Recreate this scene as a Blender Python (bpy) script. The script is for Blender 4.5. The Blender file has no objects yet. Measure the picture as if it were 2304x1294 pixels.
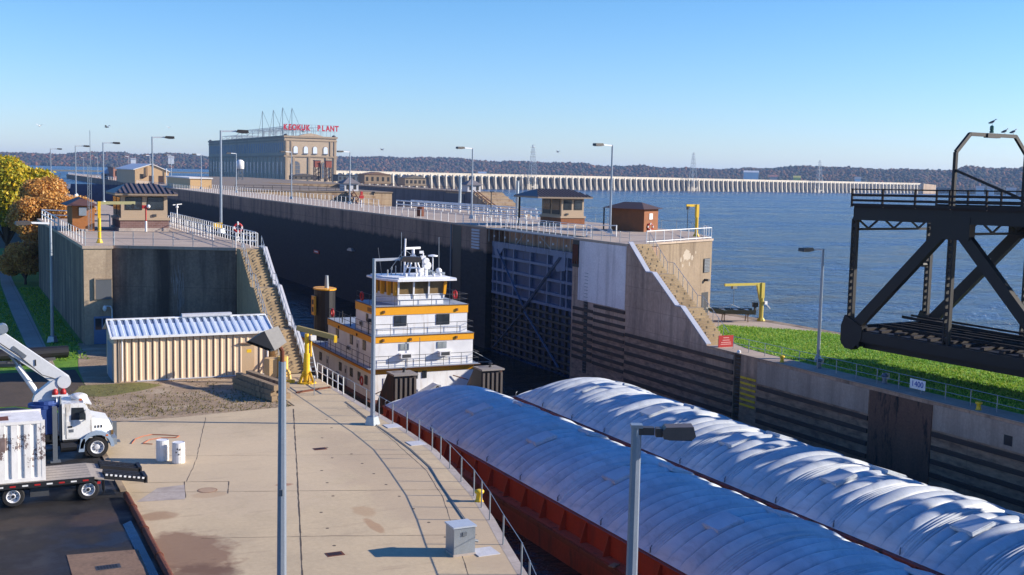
import bpy, math, random
import numpy as np
from mathutils import Vector, Matrix
R = math.radians
random.seed(7); rng = np.random.default_rng(7)
sc = bpy.context.scene
COL = sc.collection
# ------------------------------------------------------------------ camera, sky, sun, exposure
CAMZ = 13.537; YAW = .456; PITCH = .0991; ROLL = .0223; FPX = 2584.2
cy, sy = math.cos(YAW), math.sin(YAW); cp, sp = math.cos(PITCH), math.sin(PITCH); cr, sr = math.cos(ROLL), math.sin(ROLL)
R0 = Vector((cy, -sy, 0)); F0 = Vector((sy*cp, cy*cp, -sp)); U0 = Vector((sy*sp, cy*sp, cp))
RX = R0*cr + U0*sr; UY = -R0*sr + U0*cr
cd = bpy.data.cameras.new('camera'); cam = bpy.data.objects.new('camera', cd); COL.objects.link(cam)
M = Matrix.Identity(4)
for i in range(3):
    M[i][0] = RX[i]; M[i][1] = UY[i]; M[i][2] = -F0[i]
M[2][3] = CAMZ
cam.matrix_world = M
cd.sensor_width = 36; cd.lens = FPX/2304*36; cd.clip_start = .5; cd.clip_end = 20000
sc.camera = cam
SUN_AZ, SUN_EL = 113.5, 21.5
w = bpy.data.worlds.new('World'); sc.world = w; w.use_nodes = True
nt = w.node_tree; bg = nt.nodes['Background']
sky = nt.nodes.new('ShaderNodeTexSky'); sky.sky_type = 'NISHITA'; sky.sun_disc = False
sky.sun_elevation = R(SUN_EL); sky.sun_rotation = R(SUN_AZ); sky.altitude = 0
sky.air_density = 1.0; sky.dust_density = .25; sky.ozone_density = 3.0
# deep clear autumn sky: the scattering tint deepens with elevation
tc = nt.nodes.new('ShaderNodeTexCoord'); sx = nt.nodes.new('ShaderNodeSeparateXYZ'); rp = nt.nodes.new('ShaderNodeValToRGB'); mx = nt.nodes.new('ShaderNodeMix'); mx.data_type = 'RGBA'; mx.blend_type = 'MULTIPLY'; mx.inputs[0].default_value = 1
nt.links.new(tc.outputs['Generated'], sx.inputs[0]); nt.links.new(sx.outputs[2], rp.inputs[0])
el = rp.color_ramp.elements; el.new(.07); el.new(.17)
for q, (p, c) in zip(el, [(0, (.60, .665, .95)), (.05, (.51, .635, .88)), (.16, (.36, .575, .79)), (.55, (.10, .40, .86))]): q.position = p; q.color = (*c, 1)
nt.links.new(sky.outputs[0], mx.inputs[6]); nt.links.new(rp.outputs[0], mx.inputs[7])
nt.links.new(mx.outputs[2], bg.inputs[0]); bg.inputs[1].default_value = .13
sd = bpy.data.lights.new('sun', 'SUN'); sun = bpy.data.objects.new('sun', sd); COL.objects.link(sun)
sd.energy = 4.8; sd.angle = R(.5); sd.color = (1, .90, .77)
a, e = R(SUN_AZ), R(SUN_EL)
sun.rotation_euler = Vector((math.sin(a)*math.cos(e), math.cos(a)*math.cos(e), math.sin(e))).to_track_quat('Z', 'Y').to_euler()
sun.location = (80, -30, 60)
vs = sc.view_settings; vs.view_transform = 'Standard'; vs.look = 'None'; vs.exposure = 0.9; vs.gamma = 1
sc.render.engine = 'CYCLES'
sc.cycles.max_bounces = 6; sc.cycles.transparent_max_bounces = 6; sc.cycles.volume_bounces = 0
# ------------------------------------------------------------------ materials
def hx(h):
    h = h.lstrip('#'); o = []
    for i in (0, 2, 4):
        c = int(h[i:i+2], 16)/255
        o.append(c/12.92 if c <= .04045 else ((c+.055)/1.055)**2.4)
    return (*o, 1)
def c3(c):
    return hx(c) if isinstance(c, str) else (*c, 1)
class G:
    def __init__(s, name):
        s.m = bpy.data.materials.new(name); s.m.use_nodes = True; s.t = s.m.node_tree
        s.b = s.t.nodes['Principled BSDF']; s.co = s.t.nodes.new('ShaderNodeTexCoord').outputs['Object']
    def n(s, ty, **k):
        x = s.t.nodes.new(ty)
        for a, b in k.items(): setattr(x, a, b)
        return x
    def l(s, a, b): s.t.links.new(a, b)
    def mapping(s, scale=(1, 1, 1), rot=(0, 0, 0), co=None):
        x = s.n('ShaderNodeMapping'); x.inputs['Scale'].default_value = scale; x.inputs['Rotation'].default_value = rot
        s.l(co or s.co, x.inputs[0]); return x.outputs[0]
    def noise(s, scale, stretch=(1, 1, 1), detail=5, rough=.6, co=None):
        x = s.n('ShaderNodeTexNoise'); x.inputs['Scale'].default_value = scale
        x.inputs['Detail'].default_value = detail; x.inputs['Roughness'].default_value = rough
        s.l(s.mapping(stretch, co=co), x.inputs['Vector']); return x.outputs['Fac']
    def ramp(s, fac, stops, interp='LINEAR'):
        x = s.n('ShaderNodeValToRGB'); x.color_ramp.interpolation = interp; el = x.color_ramp.elements
        while len(el) < len(stops): el.new(.5)
        for q, (p, c) in zip(el, stops): q.position = p; q.color = c3(c)
        s.l(fac, x.inputs[0]); return x.outputs[0]
    def mix(s, fac, a, b, mode='MIX'):
        x = s.n('ShaderNodeMix', data_type='RGBA', blend_type=mode)
        for v, i in ((fac, 0), (a, 6), (b, 7)):
            if isinstance(v, (int, float)): x.inputs[i].default_value = v
            elif isinstance(v, (tuple, str)): x.inputs[i].default_value = c3(v) if isinstance(v, str) or len(v) == 3 else v
            else: s.l(v, x.inputs[i])
        return x.outputs[2]
    def math(s, op, a, b=None):
        x = s.n('ShaderNodeMath', operation=op)
        for v, i in ((a, 0), (b, 1)):
            if v is None: continue
            if isinstance(v, (int, float)): x.inputs[i].default_value = v
            else: s.l(v, x.inputs[i])
        return x.outputs[0]
    def xyz(s, co=None):
        x = s.n('ShaderNodeSeparateXYZ'); s.l(co or s.co, x.inputs[0]); return x.outputs
    def bump(s, h, st=.3, d=.05):
        x = s.n('ShaderNodeBump'); x.inputs['Strength'].default_value = st; x.inputs['Distance'].default_value = d
        s.l(h, x.inputs['Height']); s.l(x.outputs[0], s.b.inputs['Normal'])
    def done(s, col, rough=.8, metal=0):
        if isinstance(col, (tuple, str)): s.b.inputs['Base Color'].default_value = c3(col)
        else: s.l(col, s.b.inputs['Base Color'])
        if isinstance(rough, (int, float)): s.b.inputs['Roughness'].default_value = rough
        else: s.l(rough, s.b.inputs['Roughness'])
        s.b.inputs['Metallic'].default_value = metal; return s.m
def sca(c, k): return tuple(min(1, x*k) for x in c3(c)[:3])
def paint(name, c, rough=.5, var=.18, scale=1.2, metal=0, dirt=None, bump=0, world=False):
    g = G(name)
    if world: g.co = g.n('ShaderNodeNewGeometry').outputs['Position']
    f = g.noise(scale, (1, 1, .5)); col = g.ramp(f, [(.3, sca(c, 1-var)), (.7, sca(c, 1+var*.6))])
    f2 = g.noise(scale*9, detail=3); col = g.mix(.5, col, g.ramp(f2, [(.35, sca(c, 1-var)), (.65, sca(c, 1+var*.5))]))
    if dirt:
        d = g.noise(scale*1.7, (1, 1, .25), 8, .7); col = g.mix(g.ramp(d, [(.54, (0, 0, 0)), (.66, (1, 1, 1))]), col, dirt)
    if bump: g.bump(f2, bump, .02)
    return g.done(col, rough, metal)
def concrete(name, c, c2, stain, drip=.6, joints=None, rough=.85, amount=(.5, .68), blotch=.25):
    """weathered concrete: large blotches, fine grain, vertical run-off stains, cast joints"""
    g = G(name); g.co = g.n('ShaderNodeNewGeometry').outputs['Position']
    f = g.noise(blotch, detail=7, rough=.65); col = g.ramp(f, [(.32, c2), (.66, c)])
    f3 = g.noise(6, detail=6); col = g.mix(.35, col, g.ramp(f3, [(.3, sca(c2, .8)), (.7, sca(c, 1.1))]))
    if drip:
        d = g.noise(.75, (1, 1, .07), 6, .65); col = g.mix(g.math('MULTIPLY', g.ramp(d, [(amount[0], (0, 0, 0)), (amount[1], (1, 1, 1))]), drip), col, stain)
    if joints:
        x = g.xyz(); ax, step, wd, jc = joints
        q = None
        for i in ax:
            m_ = g.math('LESS_THAN', g.math('FRACT', g.math('DIVIDE', g.math('ADD', x[i], 500.3), step)), wd/step)
            q = m_ if q is None else g.math('MAXIMUM', q, m_)
        col = g.mix(g.math('MULTIPLY', q, .7), col, jc)
    g.bump(f3, .25, .03)
    return g.done(col, rough)
def corrug(name, c, axis, step, depth=.03, dark=None, rough=.5, metal=0, frac=.25):
    g = G(name); x = g.xyz()
    fr = g.math('FRACT', g.math('DIVIDE', x[axis], step))
    m_ = g.math('LESS_THAN', fr, frac)
    f = g.noise(2); base = g.ramp(f, [(.3, sca(c, .9)), (.7, c)])
    col = g.mix(m_, base, dark) if dark else base
    g.bump(m_, .6, depth); return g.done(col, rough, metal)
def brick(name, c1, c2, mortar, sx=.22, sz=.075, scale=1.0):
    g = G(name); x = g.n('ShaderNodeTexBrick'); x.inputs['Scale'].default_value = scale
    x.inputs['Color1'].default_value = c3(c1); x.inputs['Color2'].default_value = c3(c2); x.inputs['Mortar'].default_value = c3(mortar)
    x.inputs['Mortar Size'].default_value = .012; x.inputs['Brick Width'].default_value = sx; x.inputs['Row Height'].default_value = sz
    s = g.xyz(); cb = g.n('ShaderNodeCombineXYZ'); g.l(g.math('ADD', s[0], s[1]), cb.inputs[0]); g.l(s[2], cb.inputs[1]); g.l(cb.outputs[0], x.inputs['Vector'])
    f = g.noise(1.2); col = g.mix(.5, x.outputs['Color'], g.ramp(f, [(.3, sca(c2, .8)), (.7, c1)])); return g.done(col, .85)
def glass(name, c=(.02, .025, .03), rough=.08):
    g = G(name); f = g.noise(.8); m = g.done(g.ramp(f, [(.35, c), (.7, sca(c, 2.2))]), rough); g.b.inputs['Specular IOR Level'].default_value = .7; return m
def leafmat(name, cols, rough=.6, trans=.25):
    g = G(name); r = g.n('ShaderNodeNewGeometry').outputs['Random Per Island']
    f = g.noise(.35, detail=3); u = g.math('ADD', g.math('MULTIPLY', r, .55), g.math('MULTIPLY', f, .6))
    k = len(cols); col = g.ramp(u, [(.2+.62*i/(k-1), c) for i, c in enumerate(cols)])
    g.done(col, rough)
    tr = g.n('ShaderNodeBsdfTranslucent'); g.l(col, tr.inputs[0]); ms = g.n('ShaderNodeMixShader'); ms.inputs[0].default_value = trans
    g.l(g.b.outputs[0], ms.inputs[1]); g.l(tr.outputs[0], ms.inputs[2]); g.l(ms.outputs[0], g.t.nodes['Material Output'].inputs['Surface'])
    return g.m
# ------------------------------------------------------------------ mesh builder
class MB:
    def __init__(s): s.v = []; s.f = []; s.mi = []; s.cur = 0
    def add(s, vs, fs):
        o = len(s.v); s.v += [tuple(p) for p in vs]; s.f += [tuple(i+o for i in f) for f in fs]; s.mi += [s.cur]*len(fs); return s
    def box(s, x0, x1, y0, y1, z0, z1):
        return s.add([(x0,y0,z0),(x1,y0,z0),(x1,y1,z0),(x0,y1,z0),(x0,y0,z1),(x1,y0,z1),(x1,y1,z1),(x0,y1,z1)],
                     [(3,2,1,0),(4,5,6,7),(0,1,5,4),(1,2,6,5),(2,3,7,6),(3,0,4,7)])
    def cb(s, c, d, rz=0, rx=0, ry=0):
        m = Matrix.Rotation(rz, 3, 'Z') @ Matrix.Rotation(ry, 3, 'Y') @ Matrix.Rotation(rx, 3, 'X'); c = Vector(c)
        P = [c + m @ Vector((i*d[0]/2, j*d[1]/2, k*d[2]/2)) for k in (-1, 1) for i, j in ((-1,-1),(1,-1),(1,1),(-1,1))]
        return s.add(P, [(3,2,1,0),(4,5,6,7),(0,1,5,4),(1,2,6,5),(2,3,7,6),(3,0,4,7)])
    def bar(s, p, q, w, h=None, up=(0, 0, 1)):
        h = h or w; p, q = Vector(p), Vector(q); d = (q-p).normalized(); u = Vector(up)
        if abs(d.dot(u)) > .98: u = Vector((0, 1, 0))
        a = d.cross(u).normalized()*w/2; b = a.cross(d).normalized()*h/2
        return s.add([p-a-b, p+a-b, p+a+b, p-a+b, q-a-b, q+a-b, q+a+b, q-a+b],
                     [(0,1,2,3),(7,6,5,4),(4,5,1,0),(5,6,2,1),(6,7,3,2),(7,4,0,3)])
    def tube(s, p, q, r, n=8, r2=None):
        r2 = r if r2 is None else r2; p, q = Vector(p), Vector(q); d = (q-p).normalized()
        u = Vector((0, 0, 1)) if abs(d.z) < .9 else Vector((1, 0, 0)); a = d.cross(u).normalized(); b = d.cross(a)
        V = []
        for c, rr in ((p, r), (q, r2)):
            for i in range(n):
                t = 2*math.pi*i/n; V.append(c + a*rr*math.cos(t) + b*rr*math.sin(t))
        return s.add(V, [(i, i+n, (i+1) % n+n, (i+1) % n) for i in range(n)] + [tuple(range(n)), tuple(range(2*n-1, n-1, -1))])
    def path(s, P, r, n=8):
        P = [Vector(p) for p in P]
        for a, b in zip(P, P[1:]): s.tube(a, b, r, n)
        return s
    def prism(s, poly, z0, z1):
        n = len(poly); A = sum(poly[i][0]*poly[(i+1) % n][1]-poly[(i+1) % n][0]*poly[i][1] for i in range(n))
        if A < 0: poly = poly[::-1]
        return s.add([(x, y, z0) for x, y in poly]+[(x, y, z1) for x, y in poly],
                     [tuple(range(n-1, -1, -1)), tuple(range(n, 2*n))]+[(i, (i+1) % n, (i+1) % n+n, i+n) for i in range(n)])
    def ext(s, poly, vec):
        """extrude a planar 3D polygon along vec"""
        n = len(poly); v = Vector(vec); P = [Vector(p) for p in poly]
        nn = Vector((0, 0, 0))
        for i in range(n): nn += P[i].cross(P[(i+1) % n])
        if nn.dot(v) < 0: P = P[::-1]
        return s.add(P+[p+v for p in P], [tuple(range(n-1, -1, -1)), tuple(range(n, 2*n))]+[(i, (i+1) % n, (i+1) % n+n, i+n) for i in range(n)])
    def lathe(s, prof, c, n=16, axis='z', caps=True):
        V = []
        for r, z in prof:
            for i in range(n):
                t = 2*math.pi*i/n; x, y = r*math.cos(t), r*math.sin(t)
                V.append((c[0]+x, c[1]+y, c[2]+z) if axis == 'z' else (c[0]+x, c[1]+z, c[2]+y) if axis == 'y' else (c[0]+z, c[1]+x, c[2]+y))
        k = len(prof); F = [(j*n+i, j*n+(i+1) % n, (j+1)*n+(i+1) % n, (j+1)*n+i) for j in range(k-1) for i in range(n)]
        return s.add(V, F+([tuple(range(n-1, -1, -1)), tuple(range((k-1)*n, k*n))] if caps else []))
    def ball(s, c, r, n=10, k=6):
        r = (r, r, r) if isinstance(r, (int, float)) else r; V = []
        for j in range(1, k):
            ph = math.pi*j/k
            for i in range(n):
                t = 2*math.pi*i/n; V.append((c[0]+r[0]*math.sin(ph)*math.cos(t), c[1]+r[1]*math.sin(ph)*math.sin(t), c[2]-r[2]*math.cos(ph)))
        b = len(V); V += [(c[0], c[1], c[2]-r[2]), (c[0], c[1], c[2]+r[2])]
        F = [(j*n+i, j*n+(i+1) % n, (j+1)*n+(i+1) % n, (j+1)*n+i) for j in range(k-2) for i in range(n)]
        F += [(b, (i+1) % n, i) for i in range(n)]+[(b+1, (k-2)*n+i, (k-2)*n+(i+1) % n) for i in range(n)]
        return s.add(V, F)
    def torus(s, c, R_, r, n=20, k=8, axis='y'):
        V = []
        for i in range(n):
            t = 2*math.pi*i/n
            for j in range(k):
                u = 2*math.pi*j/k; q = R_+r*math.cos(u); x, y, z = q*math.cos(t), q*math.sin(t), r*math.sin(u)
                V.append((c[0]+x, c[1]+z, c[2]+y) if axis == 'y' else (c[0]+z, c[1]+x, c[2]+y) if axis == 'x' else (c[0]+x, c[1]+y, c[2]+z))
        return s.add(V, [(i*k+j, ((i+1) % n)*k+j, ((i+1) % n)*k+(j+1) % k, i*k+(j+1) % k) for i in range(n) for j in range(k)])
    def quad(s, *P): return s.add(P, [tuple(range(len(P)))])
    def build(s, name, mats, parent=None, loc=(0, 0, 0), smooth=False):
        me = bpy.data.meshes.new(name); L = Vector(loc)
        me.from_pydata([tuple(Vector(p)-L) for p in s.v], [], s.f)
        for m in (mats if isinstance(mats, (list, tuple)) else [mats]): me.materials.append(m)
        if any(s.mi): me.polygons.foreach_set('material_index', s.mi)
        if smooth: me.polygons.foreach_set('use_smooth', [True]*len(me.polygons))
        me.update(); o = bpy.data.objects.new(name, me); COL.objects.link(o)
        if parent: o.parent = parent
        else: o.location = L
        return o
def npmesh(name, V, F, mats, parent=None, smooth=False, mi=None):
    """V (n,3) array, F (m,k) array"""
    me = bpy.data.meshes.new(name); k = F.shape[1]
    me.vertices.add(len(V)); me.vertices.foreach_set('co', np.asarray(V, np.float32).ravel())
    me.loops.add(F.size); me.loops.foreach_set('vertex_index', F.astype(np.int32).ravel())
    me.polygons.add(len(F)); me.polygons.foreach_set('loop_start', np.arange(0, F.size, k, dtype=np.int32))
    me.update(calc_edges=True); me.validate()
    for m in (mats if isinstance(mats, (list, tuple)) else [mats]): me.materials.append(m)
    if mi is not None: me.polygons.foreach_set('material_index', mi.astype(np.int32))
    if smooth: me.polygons.foreach_set('use_smooth', [True]*len(me.polygons))
    o = bpy.data.objects.new(name, me); COL.objects.link(o)
    if parent: o.parent = parent
    return o
def tag(o, label=None, cat=None, group=None, kind=None):
    for k, v in (('label', label), ('category', cat), ('group', group), ('kind', kind)):
        if v: o[k] = v
    return o
def thing(name, label, cat, loc=(0, 0, 0), group=None, rz=0):
    o = bpy.data.objects.new(name, None); COL.objects.link(o); o.location = loc; o.rotation_euler[2] = rz; o.empty_display_size = .2
    return tag(o, label, cat, group)
def part(t, name, mb, mat, world=True, smooth=False, label=None):
    """mb in world coordinates (world) or in the thing's own frame"""
    L = (0, 0, 0)
    if world:
        q = t
        L = Vector((0, 0, 0))
        while q: L = L+Vector(q.location); q = q.parent
    o = mb.build(name, mat, t, L, smooth)
    if label: o['label'] = label
    return o
def solo(name, mb, mat, label, cat, loc, group=None, smooth=False):
    return tag(mb.build(name, mat, None, loc, smooth), label, cat, group)
def struct(name, mb, mat): return tag(mb.build(name, mat), kind='structure')
def copy_tree(o, parent=None):
    c = o.copy(); COL.objects.link(c)
    if parent: c.parent = parent
    for ch in list(o.children): copy_tree(ch, c)
    return c
def dup(o, loc, rz=0, label=None, scale=None):
    c = copy_tree(o); c.location = loc; c.rotation_euler[2] = rz
    if label: c['label'] = label
    if scale: c.scale = scale
    return c
def samemesh(o, t, name=None, loc=(0, 0, 0), rz=0):
    c = o.copy(); COL.objects.link(c); c.parent = t; c.location = loc; c.rotation_euler[2] = rz; return c
def textmesh(txt, size, depth, name, mat, parent, M4, sx=1.0, bold=0):
    cu = bpy.data.curves.new('t', 'FONT'); cu.body = txt; cu.size = size; cu.extrude = depth; cu.offset = bold; cu.align_x = 'CENTER'; cu.align_y = 'CENTER'
    to = bpy.data.objects.new('t', cu); COL.objects.link(to); bpy.context.view_layer.update()
    me = bpy.data.meshes.new_from_object(to.evaluated_get(bpy.context.evaluated_depsgraph_get()))
    bpy.data.objects.remove(to); bpy.data.curves.remove(cu)
    for v in me.vertices: v.co = Vector((v.co.x*sx, v.co.y, v.co.z))
    me.transform(M4); me.name = name; me.materials.clear(); me.materials.append(mat)
    o = bpy.data.objects.new(name, me); COL.objects.link(o); o.parent = parent; return o
FACE_S = lambda loc: Matrix.Translation(loc) @ Matrix.Rotation(R(90), 4, 'X')      # upright lettering read from -Y
# a railing is one thing: posts (each its own mesh, shared data), rails
def railing(label, pts, step, h, mat, r=.025, rails=(1,), cap=100, flat=False, group=None, name='railing', rr=None, tilt=None):
    P = [Vector(p) for p in pts]; t = thing(name, label, 'railing', P[0], group)
    mb = MB()
    for k in rails:
        for a_, b_ in zip(P, P[1:]):
            mb.tube(a_+Vector((0, 0, h*k)), b_+Vector((0, 0, h*k)), rr or r*.8, 6)
    part(t, 'rail', mb, mat)
    pos = []
    for a_, b_ in zip(P, P[1:]):
        n = max(1, round((b_-a_).length/step))
        for i in range(n): pos.append(a_.lerp(b_, i/n))
    pos.append(P[-1])
    pm = MB().tube((0, 0, 0), (0, 0, h), r, 6); first = None; rest = MB()
    pos2 = sorted(pos, key=lambda q: q.length)
    for i, q in enumerate(pos2):
        if i < cap:
            if first is None: first = pm.build('post', mat, t)
            o = first if i == 0 else samemesh(first, t)
            o.location = q-P[0]
        else: rest.tube(q, q+Vector((0, 0, h)), r, 4)
    if rest.v: part(t, 'far_posts', rest, mat)['kind'] = 'stuff'
    return t
WATER, HEAD, COAM = -6.52, 7.44, -3.97
SL, SR = 21.26, 54.73
# ------------------------------------------------------------------ shared materials
m_conc = concrete('wall_concrete', '#a8967f', '#7d6c5b', '#4a3b31', .75, ((2,), 2.4, .03, '#6b5a4a'))
m_conc_pale = concrete('pale_concrete', '#b8aca0', '#948880', '#665a52', .45, ((1, 2), 2.4, .03, '#7d736b'))
m_conc_tan = concrete('tan_concrete', '#93826c', '#74634f', '#4a3929', .75, None, amount=(.5, .62))  # tan concrete with darker vertical run-off streaks
m_conc_top = concrete('deck_concrete', '#b3a291', '#9c8a79', '#7d6a58', .25, ((0, 1), 6.1, .04, '#6d5e50'))
m_stained = concrete('stained_head_concrete', '#93816f', '#5f5148', '#2b2422', .85, ((2,), 2.9, .03, '#4a4038'), amount=(.42, .62), blotch=.35)
m_coping = paint('pale_coping', '#b9b9bd', .7, .15)
m_step = concrete('stair_concrete', '#b09a78', '#8f7a5c', '#5c4836', .4)
m_white = paint('white_paint', '#dcdcda', .45, .08, dirt='#b5aea4')
m_galv = paint('galvanised_steel', '#9aa2a8', .4, .2, 3, .55)
m_galv_d = paint('dull_steel', '#6f757b', .5, .2, 3, .4)
m_black = paint('black_steel', '#17171a', .55, .2)
m_dark = paint('dark_grey', '#3a3c40', .6, .2)
m_yellow = paint('yellow_paint', '#e0b414', .5, .15, dirt='#9a7a20')
m_red = paint('red_paint', '#a81c1c', .5, .15)
m_rust = paint('rusty_steel', '#6b3a26', .8, .35, 2, .2, dirt='#2e1a14', bump=.3)
m_glass = glass('window_glass')
m_wood = paint('old_timber', '#8d775c', .9, .35, 1.5, bump=.4, dirt='#3a2c22')
def wallmat(name, top, top2, low, lvl, soft=.5, drip='#3a2f2a', grime=.7):
    g = G(name); g.co = g.n('ShaderNodeNewGeometry').outputs['Position']
    f = g.noise(.22, detail=7, rough=.65); col = g.ramp(f, [(.34, top2), (.66, top)])
    f3 = g.noise(4, (1, 1, .6), detail=6); col = g.mix(.4, col, g.ramp(f3, [(.3, sca(top2, .75)), (.7, sca(top, 1.1))]))
    d = g.noise(.6, (1, 1, .06), 6, .65); col = g.mix(g.math('MULTIPLY', g.ramp(d, [(.48, (0, 0, 0)), (.66, (1, 1, 1))]), grime), col, drip)
    x = g.xyz(); n2 = g.noise(.5, (1, 1, .2), 4)
    z = g.math('ADD', x[2], g.math('MULTIPLY', g.math('SUBTRACT', n2, .5), 1.2))
    z = g.math('DIVIDE', g.math('SUBTRACT', z, lvl), soft)
    k = g.n('ShaderNodeClamp'); g.l(z, k.inputs[0])
    lowc = g.ramp(g.noise(1.2, (1, 1, 3), 6), [(.35, sca(low, .6)), (.7, sca(low, 1.5))])
    col = g.mix(k.outputs[0], lowc, col)
    # pour lines and vertical monolith joints
    j = g.math('MAXIMUM', g.math('LESS_THAN', g.math('FRACT', g.math('DIVIDE', g.math('ADD', x[2], 50.), 1.85)), .022), g.math('LESS_THAN', g.math('FRACT', g.math('DIVIDE', g.math('ADD', x[1], 500.), 11.2)), .006))
    col = g.mix(g.math('MULTIPLY', j, .55), col, sca(low, .6))
    g.bump(f3, .3, .04); return g.done(col, .85)
m_chamber = wallmat('chamber_wall', '#a3826a', '#7a5f50', '#211d1e', 4.3)
m_guide = wallmat('guide_wall_concrete', '#c69d7f', '#9d7b62', '#937259', -2.0, .7)
m_rhead = wallmat('river_head_concrete', '#c9a891', '#a3836c', '#957661', -1.0, .8)
# ------------------------------------------------------------------ ground sheets
def sheet(name, poly, z, mat, kind='structure'):
    o = MB().add([(x, y, z) for x, y in poly], [tuple(range(len(poly)))]).build(name, mat)
    if sum(poly[i][0]*poly[(i+1) % len(poly)][1]-poly[(i+1) % len(poly)][0]*poly[i][1] for i in range(len(poly))) < 0: o.data.flip_normals()
    return tag(o, kind=kind)
EDGE = [(8.6, 8), (12.0, 18), (14.2, 24.5), (15.6, 28.6), (17.3, 33.7), (18.1, 36.8), (18.9, 39.7), (19.7, 43), (20.5, 47.5), (21.05, 51), (21.26, 55), (21.26, 68)]
def blobs(g, col, L):
    for (x, y, rx, ry, c, k) in L:
        p = g.xyz(); n = g.noise(.55, detail=6); n2 = g.noise(3, detail=4)
        dx = g.math('DIVIDE', g.math('SUBTRACT', p[0], x), rx); dy = g.math('DIVIDE', g.math('SUBTRACT', p[1], y), ry)
        r = g.math('SQRT', g.math('ADD', g.math('MULTIPLY', dx, dx), g.math('MULTIPLY', dy, dy)))
        r = g.math('ADD', r, g.math('MULTIPLY', g.math('SUBTRACT', n, .5), 1.5)); r = g.math('ADD', r, g.math('MULTIPLY', g.math('SUBTRACT', n2, .5), .35))
        col = g.mix(g.math('MULTIPLY', g.ramp(r, [(.72, (1, 1, 1)), (1.0, (0, 0, 0))]), k), col, c)
    return col
def m_pave():
    g = G('esplanade_concrete'); g.co = g.n('ShaderNodeNewGeometry').outputs['Position']
    f = g.noise(.16, detail=8, rough=.7); col = g.ramp(f, [(.34, '#a99678'), (.62, '#c4ae8b')])
    f3 = g.noise(5, detail=8, rough=.7); col = g.mix(.4, col, g.ramp(f3, [(.3, '#a69275'), (.7, '#cbb895')]))
    s = g.noise(1.1, (.25, 1.6, 1), 7, .7); col = g.mix(g.math('MULTIPLY', g.ramp(s, [(.56, (0, 0, 0)), (.72, (1, 1, 1))]), .45), col, '#8b7560')
    s2 = g.noise(2.3, (.4, 2, 1), 6, .7); col = g.mix(g.math('MULTIPLY', g.ramp(s2, [(.64, (0, 0, 0)), (.78, (1, 1, 1))]), .35), col, '#d3c8b6')
    col = blobs(g, col, [(7.3, 40.2, 1.7, 2.9, '#75523a', .75), (6.6, 36.6, 2.4, 2.8, '#5f4331', .75), (6.9, 45.0, .9, .7, '#86603f', .6), (11, 52, 6, 9, '#c9b394', .35), (17.5, 44, 2.5, 14, '#ad977c', .5), (14.6, 42.6, .5, .9, '#a3805a', .45), (14.3, 40.6, .25, 1.1, '#97683f', .5), (9.3, 47.2, .8, .5, '#a3825f', .4), (12.6, 47.6, .45, .3, '#8a4a30', .6)])
    g.bump(f3, .2, .02); return g.done(col, g.ramp(f, [(.3, (.7,)*3), (.7, (.9,)*3)]))
def m_asph():
    g = G('wet_asphalt'); g.co = g.n('ShaderNodeNewGeometry').outputs['Position']
    f = g.noise(.35, detail=8, rough=.7); col = g.ramp(f, [(.36, '#100f12'), (.55, '#1f1c1a'), (.7, '#3a3028')])
    f3 = g.noise(11, detail=6); col = g.mix(.4, col, g.ramp(f3, [(.35, '#141315'), (.65, '#2e2926')])); g.bump(f3, .3, .02)
    col = blobs(g, col, [(4.9, 45.6, 1.4, 1.0, '#4a3a2c', .6), (1.5, 46, 2.5, .8, '#3f342b', .6)])
    return g.done(col, g.ramp(g.noise(.5, detail=6), [(.4, (.42,)*3), (.6, (.85,)*3)]))
def m_dirt():
    g = G('dirt_and_dry_grass'); g.co = g.n('ShaderNodeNewGeometry').outputs['Position']
    f = g.noise(.5, (.6, 1, 1), 8, .75); col = g.ramp(f, [(.34, '#6e5842'), (.5, '#94795c'), (.62, '#b5a188'), (.74, '#c8baa6')])
    s = g.noise(.33, detail=7, rough=.75); col = g.mix(g.ramp(s, [(.60, (0, 0, 0)), (.70, (1, 1, 1))]), col, g.ramp(g.noise(3, detail=5), [(.35, '#4d5224'), (.6, '#7b7238')]))
    f3 = g.noise(9, detail=8, rough=.75); col = g.mix(.45, col, g.ramp(f3, [(.3, '#5f4d3a'), (.7, '#bba98f')])); g.bump(f3, .8, .08)
    return g.done(col, .95)
def m_grass(name, cs):
    g = G(name); g.co = g.n('ShaderNodeNewGeometry').outputs['Position']
    f = g.noise(.3, (1, .6, 1), 8, .7); col = g.ramp(f, [(.32, cs[0]), (.5, cs[1]), (.7, cs[2])])
    f3 = g.noise(2.2, detail=8, rough=.75); col = g.mix(.55, col, g.ramp(f3, [(.3, sca(cs[0], .7)), (.52, cs[1]), (.72, sca(cs[2], 1.15))])); g.bump(f3, .9, .12)
    return g.done(col, .8)
m_lawn = m_grass('lawn_grass', ('#3c5d10', '#588516', '#85a52c'))
m_islandgrass = m_grass('island_grass', ('#47730f', '#6b9c1c', '#a0bd3c'))
m_paved = m_pave(); m_asphalt = m_asph(); m_soil = m_dirt()
sheet('ground', [(-400, -80), (6, -80), (8.6, 8), *EDGE[1:], (21.2, 92), (12, 110), (12, 300), (-400, 300)], -.035, m_lawn)
sheet('river', [(-600, -600), (5500, -600), (5500, 3300), (-600, 3300)], WATER, None or bpy.data.materials.new('tmp'))
sheet('esplanade', [(6.35, -60), (8.3, -20), *EDGE, (21.26, 76), (17.5, 76), (17.5, 63.6), (14.3, 63.2), (10.8, 62.7), (6.35, 62.6)], 0, m_paved)
sheet('dirt_strip', [(6.3, 62.7), (10.8, 62.66), (14.3, 63.16), (17.5, 63.55), (17.5, 76), (17.5, 88), (8.5, 92), (7.4, 80), (7.2, 73), (6.0, 67)], -.022, m_soil)
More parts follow.
